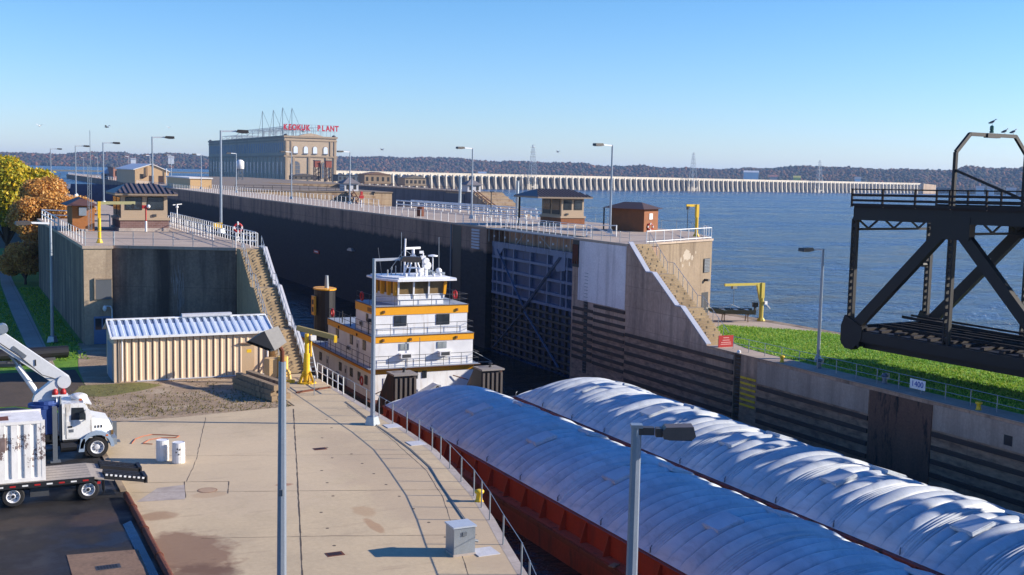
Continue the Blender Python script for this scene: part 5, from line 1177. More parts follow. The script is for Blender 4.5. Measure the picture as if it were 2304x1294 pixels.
t = thing('electrical_cabinet', 'grey electrical cabinet standing on the esplanade near the railing', 'cabinet', (16.1, 36.5, 0))
part(t, 'body', MB().box(15.7, 16.52, 36.2, 36.95, .08, 1.02), m_galv); part(t, 'lid', MB().box(15.66, 16.56, 36.16, 36.99, 1.022, 1.08), paint('cabinet_lid', '#a9b1ba', .4, .08)); part(t, 'plinth', MB().box(15.68, 16.54, 36.18, 36.97, 0, .08), m_conc_pale)
part(t, 'hasp', MB().cb((16.1, 36.18, .8), (.16, .04, .14)).tube((16.58, 36.4, .45), (16.72, 36.4, .4), .05, 8), m_galv_d)
cab = [(20.5, 63.7), (20.24, 58.6), (20.1, 55.6), (20.0, 51.5), (19.6, 48.0), (19.0, 45.4), (18.4, 42.6), (17.89, 40.04), (17.2, 38.1), (16.7, 36.9)]
mb = MB().path([(x+.06*math.sin(y*2.3), y, .025) for x, y in cab], .02, 5); mb.path([(x-.09+.04*math.sin(y*1.7), y-.1, .02) for x, y in cab[4:]], .018, 5); solo('power_cable', mb, m_galv_d, 'grey power cable running along the esplanade to the cabinet', 'cable', (20, 50, 0))
P_ = [(7.7, 57.4), (8.0, 58.3), (8.4, 58.75), (8.9, 59.0), (9.6, 58.6), (10.1, 58.2), (9.9, 57.9), (9.2, 58.1), (8.6, 57.9), (8.2, 57.2), (8.6, 56.9)]
solo('hose', MB().path([(x, y, .03) for x, y in P_], .02, 6), paint('orange_hose', '#b0603c', .6), 'orange hose lying loosely on the esplanade behind the barrels', 'hose', (8, 58, 0))
for (x, y), lb in [((8.55, 53.65), 'dirty white plastic barrel, the left of the pair on the esplanade'), ((9.15, 52.95), 'white plastic barrel with dark spots, the right of the pair on the esplanade')]:
    t = thing('barrel', lb, 'barrel', (x, y, 0), 'white barrels'); part(t, 'drum', MB().lathe([(.27, 0), (.29, .04), (.29, .3), (.3, .32), (.29, .34), (.29, .62), (.3, .64), (.29, .66), (.285, .92), (.27, .95)], (x, y, 0), 18), m_white, True, False); part(t, 'rim', MB().torus((x, y, .945), .265, .02, 18, 5, 'z'), m_coping)
    if x > 9:
        mb = MB()
        for a_, z in ((-1.9, .7), (-1.5, .68), (-1.7, .45), (-2.1, .55)): mb.cb((x+.29*math.cos(a_), y+.29*math.sin(a_), z), (.05, .05, .06))
        part(t, 'spots', mb, m_black)
mb = MB().path([(6.2, y, .13+.01*math.sin(y*3)) for y in np.arange(30, 48.6, .9)], .13, 10)
for y in (36.6, 39.8, 43.0, 46.0): mb.torus((6.2, y, .13), .14, .025, 12, 5, 'y')
solo('steel_pipe', mb, m_rust, 'long rusty pipe lying along the edge of the wet asphalt', 'pipe', (6.2, 39, 0))
sheet('gutter_water', [(5.62, 30), (5.95, 30), (5.95, 44.8), (5.6, 44.4)], -.008, water('puddle', (.02, .05, .1), 3, .02, .05))
solo('kerb', MB().box(6.101, 6.349, 49, 62.6, -.1, .04), m_conc, 'weathered concrete kerb between asphalt and esplanade', 'kerb', (6.2, 55, 0))
t = thing('tow_bar_post', 'short grey steel post in front of the white truck bumper', 'post', (7.0, 58.2, 0)); part(t, 'post', MB().box(6.9, 7.1, 58.1, 58.3, 0, 1.0), m_galv_d); part(t, 'foot', MB().box(6.75, 7.25, 57.95, 58.45, 0, .04), m_galv_d)
# ------------------------------------------------------------------ shed
t = thing('metal_shed', 'low tan corrugated metal shed with a blue white ribbed roof', 'shed', (13.8, 74.2, 0)); sx0, sx1, sy0, sy1 = 8.95, 18.65, 74.2, 77.9; ze, zr = 2.88, 3.62; ym = (sy0+sy1)/2
m_tan = paint('tan_cladding', '#cfb698', .55, .08, 1); m_tan2 = paint('tan_trim', '#7a5f4c', .6, .1)
b = MB(); b.ext([(sx0, sy0, 0), (sx0, sy0, ze), (sx0, ym, zr-.05), (sx0, sy1, ze), (sx0, sy1, 0)], (sx1-sx0, 0, 0)); W = part(t, 'wall', b, m_tan)
rib = MB(); n = 23
for i in range(n):
    x = sx0+.25+i*.42
    if 16.85 < x < 17.75: rib.ext([(x, sy0, 2.25), (x+.02, sy0-.05, 2.25), (x+.09, sy0-.05, 2.25), (x+.16, sy0, 2.25)], (0, 0, .6)); continue
    rib.ext([(x, sy0, .06), (x+.02, sy0-.055, .06), (x+.08, sy0-.055, .06), (x+.16, sy0, .06)], (0, 0, 2.76))
part(W, 'wall_ribs', rib, m_tan)
grv = MB(); grv2 = MB()
for i in range(n):
    x = sx0+.25+i*.42
    if not 16.75 < x < 17.75: (grv if x < 17 else grv2).box(x-.05, x-.003, sy0-.006, sy0-.001, .06, 2.8)
part(W, 'rib_seams', grv, m_tan2); part(W, 'rib_seams', grv2, m_tan2)
part(t, 'eave_trim', MB().box(sx0-.03, sx1+.03, sy0-.07, sy0-.002, 2.76, 2.87), m_tan2)
part(t, 'gutter', MB().box(sx0-.2, sx1+.2, sy0-.32, sy0-.2, 2.78, 2.92), m_white)
rf = MB()
for s_, (ya, yb) in ((0, (sy0-.3, ym)), (1, (sy1+.3, ym))):
    rf.add([(sx0-.22, ya, 2.86), (sx1+.22, ya, 2.86), (sx1+.22, yb, zr), (sx0-.22, yb, zr), (sx0-.22, ya, 2.92), (sx1+.22, ya, 2.92), (sx1+.22, yb, zr+.06), (sx0-.22, yb, zr+.06)], [(0, 1, 2, 3), (7, 6, 5, 4), (0, 4, 5, 1), (1, 5, 6, 2), (3, 2, 6, 7), (0, 3, 7, 4)])
m_shroof = paint('shed_roof_metal', '#ccd6e2', .35, .12, 1.5, .25)
o = part(t, 'roof', rf, m_shroof); rr_ = MB(); rgv = MB(); n = 22
for i in range(n):
    x = sx0-.05+i*.445; k = (zr-2.86)/(ym-sy0+.3)
    rr_.add([(x, sy0-.29, 2.921), (x+.05, sy0-.29, 3.0), (x+.19, sy0-.29, 3.0), (x+.24, sy0-.29, 2.921), (x, ym, zr+.061), (x+.05, ym, zr+.14), (x+.19, ym, zr+.14), (x+.24, ym, zr+.061)], [(0, 4, 5, 1), (1, 5, 6, 2), (2, 6, 7, 3), (0, 1, 2, 3), (7, 6, 5, 4)])
    rgv.add([(x-.19, sy0-.2, 2.98-.04), (x-.005, sy0-.2, 2.98-.04), (x-.005, ym-.1, zr+.03), (x-.19, ym-.1, zr+.03)], [(0, 1, 2, 3)])
part(o, 'roof_ribs', rr_, m_shroof)
part(o, 'roof_rib_shades', rgv, paint('rib_shade_blue', '#5b6a86', .5, .15))  # bluish strips paint the shade beside the roof ribs
part(o, 'ridge_cap', MB().box(sx0-.22, sx1+.22, ym-.14, ym+.14, zr+.09, zr+.16), m_white); part(o, 'ridge_vent', MB().box(13.4, 16.6, ym-.22, ym+.22, zr+.16, zr+.34), m_coping)
mb = MB()
for xa in (sx0-.26, sx1+.18): mb.add([(xa, sy0-.32, 2.84), (xa+.08, sy0-.32, 2.84), (xa+.08, ym, zr), (xa, ym, zr), (xa, sy0-.32, 3.0), (xa+.08, sy0-.32, 3.0), (xa+.08, ym, zr+.15), (xa, ym, zr+.15)], [(3, 2, 1, 0), (4, 5, 6, 7), (0, 1, 5, 4), (1, 2, 6, 5), (2, 3, 7, 6), (3, 0, 4, 7)])
part(o, 'rake_trim', mb, m_white)
d = part(t, 'door', MB().box(16.82, 17.7, sy0-.035, sy0-.002, .05, 2.1), paint('door_tan', '#b79c7b', .5, .05)); part(d, 'door_hood', MB().box(16.7, 17.8, sy0-.22, sy0-.036, 2.12, 2.17), m_tan2); part(d, 'notice', MB().box(17.2, 17.5, sy0-.042, sy0-.036, 1.5, 1.72), m_yellow)
part(t, 'end_door', MB().box(sx0-.03, sx0-.002, 74.9, 77.2, 0, 2.3), paint('end_door_blue', '#76889c', .5, .1))
for x in (9.42, 18.55): part(t, 'downspout', MB().path([(x, sy0-.25, 2.85), (x, sy0-.08, 2.6), (x, sy0-.08, .1)], .05, 6), m_white)
part(t, 'base_trim', MB().box(10.3, sx1, sy0-.06, sy0-.001, .0, .07), m_coping)
t = thing('storage_bin', 'yellow six sided storage bin between shed and stairs', 'bin', (18.95, 72.7, 0)); mb = MB(); mb.prism([(18.5+.5*math.cos(i*1.047), 72.8+.45*math.sin(i*1.047)) for i in range(6)], .0, 1.3); part(t, 'body', mb, paint('bin_tan', '#c7a574', .6)); part(t, 'side_tank', MB().prism([(19.15+.35*math.cos(i*1.047), 72.5+.35*math.sin(i*1.047)) for i in range(6)], .1, 1.42), paint('bin_yellow', '#d8b05c', .6)); part(t, 'spout', MB().path([(19.2, 72.2, .6), (19.4, 72.0, .5), (19.45, 71.9, 0)], .12, 8), bpy.data.materials['bin_yellow'])
# timbers
ta = math.atan2(-5.0, 1.1)
lbs = ['top timber of the pile by the shed, on the near side', 'weathered timber at the top of the pile, farther from the camera', 'bottom timber nearest the shed wall', 'middle layer timber on the left of the pile', 'middle layer timber on the right of the pile', 'bottom timber on the right of the pile beside the yellow crane', 'middle bottom timber mostly hidden in the pile']
for i, (dx, z, sh) in enumerate([(-.42, .8, .15), (.42, .8, .5), (-.5, .16, .1), (-.38, .48, -.15), (.52, .48, .25), (.56, .16, .45), (.02, .16, -.2)]):
    u = Vector((math.cos(ta), math.sin(ta), 0)); v = Vector((-u.y, u.x, 0)); c = Vector((16.6, 68.2, z))+v*-dx+u*sh
    L_ = MB().cb((0, 0, 0), (5.1, .36, .31)); o = solo('timber', L_, m_wood, lbs[i], 'timber', (0, 0, 0), 'heavy timbers stacked by the shed'); o.location = c; o.rotation_euler[2] = ta+random.uniform(-.015, .015)
# yellow jib crane at the foot of the near stairs
t = thing('jib_crane', 'bright yellow jib crane on a flanged base at the foot of the near stairway', 'crane', (20.1, 70.3, 0)); b = Vector((20.1, 70.3, 0))
part(t, 'post', MB().tube(b, b+Vector((0, 0, 1.9)), .2, 14), m_yellow); part(t, 'upper_post', MB().tube(b+Vector((0, 0, 1.9)), b+Vector((0, 0, 3.15)), .14, 12).tube(b+Vector((.28, 0, 1.7)), b+Vector((.28, 0, 3.1)), .06, 8), m_yellow)
for k in range(6):
    a_ = k*1.047+.3; e_ = Vector((math.cos(a_), math.sin(a_), 0)); part(t, 'gusset', MB().bar(b+e_*.5, b+e_*.2+Vector((0, 0, .75)), .05, .14), m_yellow)
part(t, 'base_plate', MB().lathe([(.62, 0), (.62, .06), (.2, .08)], b, 12), m_yellow)
o = part(t, 'arm', MB().bar((19.7, 71.0, 3.45), (21.0, 67.2, 3.3), .2, .3), paint('arm_ochre', '#a08a4a', .6)); part(o, 'arm_end', MB().bar((21.0, 67.2, 3.0), (21.0, 67.2, 3.4), .18), m_yellow); part(t, 'winch_motor', MB().cb(b+Vector((.35, -.2, 2.9)), (.35, .3, .3)), m_white)
solo('kerb_stop', MB().cb((18.9, 70.6, .1), (1.0, .2, .2)), m_yellow, 'low yellow stop bar beside the yellow jib crane', 'stop', (18.9, 70.6, 0))
solo('steel_rail', MB().bar((18.6, 67.2, .05), (21.0, 68.2, .05), .12, .1), m_rust, 'rusty rail piece lying on the dirt before the yellow jib crane', 'rail', (19.5, 67.5, 0))
t = thing('stake', 'thin white marker stake in the dirt strip', 'stake', (19.4, 66.2, 0)); part(t, 'rod', MB().tube((19.4, 66.2, 0), (19.4, 66.2, 1.1), .03, 5), m_galv); part(t, 'tip', MB().ball((19.4, 66.2, 1.12), .05), m_white)
solo('crate', MB().box(20.45, 21.05, 72.0, 73.4, 0, .95).box(20.4, 21.1, 71.95, 73.45, .951, 1.0), m_wood, 'tan timber crate behind the yellow jib crane', 'crate', (20.8, 72.7, 0)) if False else None
t = thing('gangway', 'white aluminium gangway leaning beside the yellow jib crane', 'gangway', (21.0, 72, 0)); mb = MB()
for s_ in (0, .45): mb.bar((20.75+s_, 71.6, .05), (20.75+s_, 73.2, 2.1), .06, .12)
part(t, 'stringers', mb, m_white)
for i in range(8): q = Vector((20.75, 71.6, .05)).lerp(Vector((20.75, 73.2, 2.1)), (i+.5)/8); part(t, 'rung', MB().bar(q, q+Vector((.45, 0, 0)), .04), m_galv)
solo('culvert_pipe', MB().tube((1.5, 84.6, .42), (7.2, 85.2, .42), .42, 14), m_black, 'dark pipe lying on the soil below the lamp post in the grass', 'pipe', (4, 85, 0))
for i in range(6): solo('scrap_beam', MB().cb((2.2+.5*i, 82.6+.2*(i % 3), .12+.1*(i % 2)), (3.2, .2, .2), .12*i-.3), m_dark, 'dark scrap beam heaped beside the dark pipe', 'beam', (2.2+.5*i, 82.6, 0), 'scrap beams beside the dark pipe')
# ------------------------------------------------------------------ trailer, container, crane truck
m_tyre = paint('tyre', '#1c1b1c', .85, .2, 3); m_rim = paint('wheel_rim', '#c9c9cb', .4, .1)
def wheel(t, x, y, z, r, w_, dish=.05, side=-1):
    o = part(t, 'wheel', MB().lathe([(r*.62, -w_/2), (r*.9, -w_/2), (r, -w_/2+.05), (r, w_/2-.05), (r*.9, w_/2), (r*.62, w_/2), (r*.62, -w_/2)], (x, y, z), 22, 'y', False), m_tyre, True, False)
    part(o, 'rim', MB().lathe([(r*.63, -w_/2+.01), (r*.58, -w_/2-.005), (r*.5, -w_/2+.09), (r*.28, -w_/2+.1), (r*.2, -w_/2+.02), (r*.02, -w_/2+.01)], (x, y, z), 20, 'y', False), m_rim)
    mb = MB().lathe([(r*.44, -w_/2+.1), (r*.3, -w_/2+.1)], (x, y, z), 16, 'y', False)
    for k in range(8): mb.cb((x+r*.36*math.cos(k*.785), y-w_/2+.085, z+r*.36*math.sin(k*.785)), (.04, .03, .04))
    part(o, 'hub', mb, m_dark)
t = thing('flatbed_trailer', 'flatbed trailer with grey plank deck and black folding ramps on wet asphalt', 'trailer', (1, 49.3, 0)); ty0, ty1, dz = 48.1, 50.65, .95
m_plank = paint('trailer_planks', '#9a9187', .8, .25, 1.2)
part(t, 'deck', MB().box(-9, 4.9, ty0+.06, ty1-.06, dz-.06, dz), m_plank); part(t, 'tail_deck', MB().add([(4.9, ty0+.06, dz), (5.75, ty0+.06, dz-.16), (5.75, ty1-.06, dz-.16), (4.9, ty1-.06, dz), (4.9, ty0+.06, dz-.08), (5.75, ty0+.06, dz-.24), (5.75, ty1-.06, dz-.24), (4.9, ty1-.06, dz-.08)], [(3, 0, 1, 2), (4, 7, 6, 5), (0, 4, 5, 1), (1, 5, 6, 2), (2, 6, 7, 3)]), m_plank)
mb = MB()
for k in range(1, 6): mb.box(-9, 4.9, ty0+.06+k*.41, ty0+.085+k*.41, dz+.001, dz+.004)
part(t, 'plank_gaps', mb, m_dark)
part(t, 'side_rail', MB().box(-9, 5.0, ty0, ty0+.055, dz-.2, dz+.01), m_black); part(t, 'side_rail', MB().box(-9, 5.0, ty1-.055, ty1, dz-.2, dz+.01), m_black)
for i in range(20): part(t, 'red_marker' if i % 2 else 'white_marker', MB().box(-4+i*.45, -4+i*.45+.22, ty0-.008, ty0-.001, dz-.13, dz-.07), m_red if i % 2 else m_white)
for y in (48.8, 49.95): part(t, 'frame_beam', MB().box(-9, 5.2, y-.08, y+.08, dz-.45, dz-.07), m_black)
for x in (1.97, 4.76): 
    part(t, 'axle', MB().tube((x, 48.2, .43), (x, 50.5, .43), .07, 8), m_black)
    for y in (48.32, 48.66, 50.1, 50.43): wheel(t, x, y, .43, .43, .26)
part(t, 'mud_flap', MB().box(5.35, 5.4, 48.2, 48.75, .25, .8), m_black); part(t, 'toolbox', MB().box(2.6, 3.3, 48.35, 48.8, .3, .75), m_dark)
for k, y in enumerate((48.2, 49.75)):
    mb = MB(); a_ = Vector((5.4, y, .92)); b_ = Vector((7.0, y, .62)); 
    for d in (0, .28, .56, .8): mb.bar(a_+Vector((0, d, 0)), b_+Vector((0, d, 0)), .1, .2)
    for i in range(7): q = a_.lerp(b_, (i+.5)/7); mb.bar(q, q+Vector((0, .8, 0)), .12, .14)
    mb.cb(b_+Vector((0, .4, .02)), (.14, .9, .28)); o = part(t, 'ramp', mb, m_black)
    if k == 0:
        w2 = MB()
        for i in range(9): q = a_.lerp(b_, (i+.4)/9); w2.cb(q+Vector((0, -.06, .08)), (.09, .03, .07), 0, 0, .18)
        part(o, 'white_teeth', w2, m_white)
part(t, 'tail_lamp', MB().box(5.1, 5.22, 48.07, 48.1, .66, .76), m_red)
# container
t = thing('shipping_container', 'white peeling shipping container streaked with rust on the flatbed trailer', 'container', (0, 49.4, .95)); kx1, ky0, ky1, kz0, kz1 = 3.18, 48.25, 50.6, .97, 3.4
def m_cont():
    g = G('peeling_white_paint'); f = g.noise(1.4, (1, 1, .55), 8, .75); col = g.ramp(f, [(.3, '#c8c4bf'), (.6, '#e6e3de')])
    p = g.xyz(); band = g.math('MULTIPLY', g.math('SUBTRACT', 1, g.math('ABSOLUTE', g.math('DIVIDE', g.math('SUBTRACT', p[2], 1.45), .95))), .17)
    n = g.math('ADD', g.noise(1.1, (1, 1, .8), 9, .8), band); col = g.mix(g.ramp(n, [(.625, (0, 0, 0)), (.64, (1, 1, 1))]), col, g.ramp(g.noise(3), [(.3, '#57433f'), (.7, '#80706c')]))
    r = g.noise(1.8, (1, 1, .2), 7, .7); col = g.mix(g.math('MULTIPLY', g.ramp(r, [(.6, (0, 0, 0)), (.74, (1, 1, 1))]), .7), col, '#7d4a28')
    return g.done(col, .6)
m_ct = m_cont()
b = MB(); b.box(-9, kx1-.06, ky0+.06, ky1-.06, kz0+.15, kz1-.05); part(t, 'box', b, m_ct)
rb = MB(); x = -8.9
while x < kx1-.3: rb.ext([(x, ky0+.06, kz0+.15), (x+.04, ky0+.005, kz0+.15), (x+.28, ky0+.005, kz0+.15), (x+.32, ky0+.06, kz0+.15)], (0, 0, kz1-kz0-.28)); x += .47
part(t, 'corrugated_panels', rb, m_ct)
for (xa, xb, za, zb) in [(-9, kx1, kz0, kz0+.15), (-9, kx1, kz1-.12, kz1)]:
    for y in (ky0, ky1-.12): part(t, 'rail', MB().box(xa, xb, y, y+.12, za+.001, zb), m_ct)
for y in (ky0-.004, ky1-.116): part(t, 'corner_post', MB().box(kx1-.14, kx1+.004, y, y+.12, kz0, kz1+.002), m_ct)
part(t, 'roof_rust', MB().box(.9, 1.9, 48.9, 49.7, kz1-.049, kz1-.045), m_rust)
mb = MB()
for i in range(3): mb.tube((kx1-.03, 48.8+.5*i, kz0+.2), (kx1-.03, 48.8+.5*i, kz1-.1), .025, 6)
part(t, 'lock_rods', mb, m_galv)
# crane truck
t = thing('crane_truck', 'white crane truck with a raised grey boom parked behind the flatbed trailer', 'truck', (2, 56.3, 0)); yn, yf = 55.1, 57.5
m_tw = paint('truck_white', '#dededb', .3, .07, 1.5, dirt='#b5ada0'); m_fend = paint('fender_blue_grey', '#8fa0b2', .35, .1); m_boom = paint('boom_grey_white', '#c4c6c8', .4, .1); m_bluep = paint('turntable_blue', '#2f4a86', .5, .15)
part(t, 'chassis', MB().box(-7, 6.3, 55.8, 56.0, .55, .85).box(-7, 6.3, 56.6, 56.8, .55, .85), m_black)
cabp = [(4.38, .95), (4.38, 2.6), (5.3, 2.62), (5.5, 2.35), (5.68, 1.82), (5.68, .95)]
c_ = part(t, 'cab', MB().ext([(x, yn+.12, z) for x, z in cabp], (0, 2.16, 0)), m_tw)
part(t, 'hood', MB().add([(5.682, yn+.2, 1.0), (6.55, yn+.35, 1.0), (6.55, yf-.35, 1.0), (5.682, yf-.2, 1.0), (5.682, yn+.2, 1.85), (6.45, yn+.42, 1.68), (6.45, yf-.42, 1.68), (5.682, yf-.2, 1.85), (6.6, yn+.4, 1.3), (6.6, yf-.4, 1.3)], [(0, 1, 8, 5, 4), (3, 7, 6, 9, 2), (4, 5, 6, 7), (1, 2, 9, 8), (8, 9, 6, 5), (0, 3, 2, 1)]), m_tw); HD = t.children[-1]
part(HD, 'hood_vents', MB().box(5.78, 5.84, yn+.2, yn+.26, 1.38, 1.5).box(5.92, 5.98, yn+.22, yn+.28, 1.38, 1.5).box(6.06, 6.12, yn+.24, yn+.3, 1.38, 1.5), m_black)
part(t, 'grille', MB().box(6.58, 6.62, yn+.6, yf-.6, .95, 1.5), m_galv); part(t, 'bumper', MB().box(6.45, 6.75, yn+.1, yf-.1, .55, .88), m_galv)
for y in (yn+.35, yf-.35): part(t, 'headlight', MB().box(6.5, 6.61, y-.14, y+.14, 1.02, 1.22), m_amber)
part(c_, 'side_window', MB().add([(4.75, yn+.115, 1.85), (5.45, yn+.115, 1.82), (5.3, yn+.115, 2.4), (4.78, yn+.115, 2.42)], [(0, 1, 2, 3)]), m_glass)
part(c_, 'windscreen', MB().add([(5.52, yn+.25, 2.33), (5.69, yn+.25, 1.9), (5.69, yf-.25, 1.9), (5.52, yf-.25, 2.33)], [(0, 1, 2, 3)]), m_glass)
o = part(c_, 'door', MB().box(4.55, 5.6, yn+.1, yn+.118, 1.0, 1.78), m_tw); part(o, 'handle', MB().box(4.62, 4.8, yn+.085, yn+.099, 1.5, 1.58), m_black); part(o, 'door_mark', MB().box(4.66, 4.86, yn+.092, yn+.099, 1.28, 1.42), m_galv_d)
part(c_, 'sun_visor', MB().ext([(5.3, yn+.15, 2.6), (5.66, yn+.15, 2.5), (5.66, yn+.15, 2.55), (5.3, yn+.15, 2.68)], (0, 2.1, 0)), m_tw); part(c_, 'air_horn_pod', MB().ball((5.2, 56.3, 2.72), (.4, .55, .16)), m_tw, True, True)
mb = MB()
for i in range(5): mb.cb((5.2, 55.5+.4*i, 2.72), (.1, .12, .08))
part(c_, 'roof_lamps', mb, paint('orange_lamp', '#c8641e', .3))
part(c_, 'mirror', MB().bar((5.45, yn-.12, 1.8), (5.45, yn-.12, 2.35), .16, .12), m_tw)
# fender arch and front wheel
for y0_, nm in ((yn+.0, 0), (yf-.45, 1)):
    mb = MB(); n = 10; rI, rO = .6, .74
    P1 = [(5.87+rI*math.cos(math.pi*i/n), .5+rI*math.sin(math.pi*i/n)) for i in range(n+1)]; P2 = [(5.87+rO*math.cos(math.pi*i/n)*1.02, .5+rO*math.sin(math.pi*i/n)*1.06) for i in range(n+1)]
    for i in range(n): mb.ext([(P1[i][0], y0_, P1[i][1]), (P2[i][0], y0_, P2[i][1]), (P2[i+1][0], y0_, P2[i+1][1]), (P1[i+1][0], y0_, P1[i+1][1])], (0, .45, 0))
    mb.ext([(5.3, y0_, .35), (5.05, y0_, .35), (5.1, y0_, .6), (5.16, y0_, .95), (5.35, y0_, .95)], (0, .45, 0)); part(t, 'fender', mb, m_fend)
    wheel(t, 5.87, y0_+.2, .5, .5, .3)
for x in (-1.6, -3.0):
    for y in (55.3, 55.65, 57.0, 57.35): wheel(t, x, y, .5, .5, .28)
part(t, 'fuel_tank', MB().tube((4.3, 55.4, .6), (5.0, 55.4, .6), .26, 14), m_black); part(t, 'step', MB().box(4.4, 5.05, yn+.12, yn+.4, .85, .93), m_black)
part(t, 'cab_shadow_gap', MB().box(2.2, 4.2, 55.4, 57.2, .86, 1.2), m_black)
part(t, 'exhaust_stack', MB().tube((4.32, yn+.3, .9), (4.32, yn+.3, 2.95), .055, 8), m_galv_d)
part(t, 'crane_body', MB().box(3.3, 4.15, 55.5, 57.1, 1.2, 2.35), m_bluep); part(t, 'turntable', MB().lathe([(.75, 0), (.75, .14), (.55, .16), (.55, .3)], (3.75, 56.3, 2.36), 18), m_bluep)
part(t, 'turret', MB().ext([(3.2, 56.0, 2.66), (4.25, 56.0, 2.62), (4.3, 56.0, 3.55), (4.1, 56.0, 3.6), (3.3, 56.0, 2.95)], (0, .6, 0)), m_boom); part(t, 'winch_drum', MB().tube((4.55, 55.95, 3.5), (4.55, 56.65, 3.5), .3, 16), m_boom)
BA, BB_ = Vector((4.6, 56.3, 3.45)), Vector((-3.2, 56.3, 9.6)); u = (BB_-BA).normalized()
o = part(t, 'boom', MB().bar(BA, BA.lerp(BB_, .95), .46, .64), m_boom)
part(o, 'inner_boom', MB().bar(BA.lerp(BB_, .95), BB_+u*3, .4, .58), m_boom); part(o, 'boom_bar_mark', MB().bar(BA.lerp(BB_, .16)+Vector((0, -.256, -.13)), BA.lerp(BB_, .16)+Vector((-.01, -.256, .16)), .06, .01, up=(0, 1, 0)), m_black)
part(o, 'boom_number_plate', MB().bar(BA.lerp(BB_, .2)+Vector((-.1, -.253, .05)), BA.lerp(BB_, .27)+Vector((-.1, -.253, .1)), .01, .16), m_galv_d)
part(o, 'rope_sheave', MB().tube((2.02, 56.0, 6.05), (2.02, 56.6, 6.05), .22, 12), m_galv)
part(t, 'lift_cylinder', MB().tube((3.45, 56.3, 2.9), (2.62, 56.3, 4.3), .14, 10), m_tw); part(t, 'cylinder_rod', MB().tube((2.62, 56.3, 4.3), (2.1, 56.3, 5.15), .07, 8), m_galv)
for x in (4.05,):
    o = part(t, 'outrigger', MB().box(x-.1, x+.1, yn-.1, yn+.1, .04, 2.55), m_galv_d); part(o, 'outrigger_foot', MB().box(x-.22, x+.22, yn-.25, yn+.22, 0, .05), m_galv_d)
for x in (4.15, 4.5): part(t, 'beacon', MB().lathe([(.13, 0), (.13, .12), (.08, .24), (.02, .27)], (x, 55.9, 2.95), 10), m_red, True, True)
part(t, 'beacon_shelf', MB().box(4.0, 4.7, 55.75, 56.1, 2.88, 2.95).tube((4.2, 55.9, 2.6), (4.2, 55.9, 2.9), .04, 6), m_tw)
part(t, 'flatbed', MB().box(-7, 3.2, 55.2, 57.4, .9, 1.1), m_tw)
# ------------------------------------------------------------------ trees on the left bank
def leaves(n, blobs_, size, r_):
    V = np.zeros((n*4, 3)); w_ = np.array([b[3]*b[4]*b[5] for b in blobs_]); w_ = w_/w_.sum()
    idx = r_.choice(len(blobs_), n, p=w_); B = np.array(blobs_)[idx]
    d = r_.normal(size=(n, 3)); d /= np.linalg.norm(d, axis=1, keepdims=True)
    rad = 1-np.abs(r_.normal(0, .22, n)); rad = np.clip(rad+r_.normal(0, .06, n), .1, 1.15)
    c = B[:, :3]+d*B[:, 3:]*rad[:, None]
    a_ = r_.normal(size=(n, 3)); a_ /= np.linalg.norm(a_, axis=1, keepdims=True); b_ = np.cross(a_, d+r_.normal(0, .5, (n, 3))); b_ /= np.linalg.norm(b_, axis=1, keepdims=True)+1e-9
    s_ = size*r_.uniform(.55, 1.35, n)[:, None]
    V[0::4] = c-a_*s_*.5; V[1::4] = c+b_*s_*.32; V[2::4] = c+a_*s_*.5; V[3::4] = c-b_*s_*.32
    return V, np.arange(n*4).reshape(n, 4)
m_bark = paint('bark', '#4a3a2e', .95, .35, 2, bump=.5)
def tree(name, label, cat, base, blobs_, n, size, mat, trunk_h, tr=.3, seed=1):
    r_ = np.random.default_rng(seed); t = thing(name, label, cat, base); b = Vector(base); mb = MB(); top = b+Vector((0, 0, trunk_h))
    mb.tube(b-Vector((0, 0, .2)), top, tr, 10, tr*.7)
    for k, q in enumerate(blobs_):
        e_ = Vector(q[:3]); m_ = top.lerp(e_, .5)+Vector((0, 0, .4)); mb.tube(top-Vector((0, 0, .3)), m_, tr*.45, 7, tr*.28); mb.tube(m_, e_, tr*.28, 6, tr*.08)
        for j in range(3):
            d = Vector(r_.normal(size=3)); mb.tube(m_.lerp(e_, .5), e_+Vector((d.x*q[3], d.y*q[4], d.z*q[5]))*.55, tr*.12, 5, .02)
    part(t, 'trunk', mb, m_bark); V, F = leaves(n, blobs_, size, r_); V -= np.array(base); npmesh('crown', V, F, mat, t); return t
r_ = np.random.default_rng(3)
def cluster(c, R_, k, br, r_):
    o = []
    for i in range(k):
        d = r_.normal(size=3); d /= np.linalg.norm(d); rr_ = r_.uniform(.35, .9); q = [c[j]+d[j]*R_[j]*rr_ for j in range(3)]; s_ = r_.uniform(.75, 1.3)*br
        o.append((*q, s_, s_, s_*.85))
    return o
m_ly = leafmat('yellow_green_leaf', ['#4a5c16', '#7c861c', '#b4a41e', '#d8b628', '#c2ae26', '#8a9224'], .6, .35)
m_lo = leafmat('russet_leaf', ['#87582a', '#b87a34', '#d39a48', '#dcae60', '#bf9558'], .6, .35)
tree('maple_tree', 'tall yellow and green autumn tree on the left bank', 'tree', (6.4, 158, 0), cluster((7.0, 158, 9.4), (4.9, 4.6, 4.9), 34, 2.0, r_), 60000, .46, m_ly, 3.5, .38, 11)
tree('oak_tree', 'rounded russet orange tree in front of the yellow tree', 'tree', (10.2, 142, 0), cluster((10.3, 142, 8.0), (4.4, 3.8, 3.9), 32, 1.6, r_), 62000, .3, m_lo, 3, .28, 12)
tree('small_tree', 'small russet tree drooping at the left wall corner below the larger one', 'tree', (7.4, 138.5, 0), cluster((7.2, 139, 2.7), (1.9, 1.8, 3.0), 18, 1.15, r_), 30000, .28, m_lo, .8, .16, 13)
tree('maple_tree', 'green yellow tree at the left edge behind the yellow one', 'tree', (-2.2, 166, 0), cluster((-1.5, 166, 8.6), (4.5, 4, 4.8), 26, 2.0, r_), 36000, .48, m_ly, 3, .36, 14)

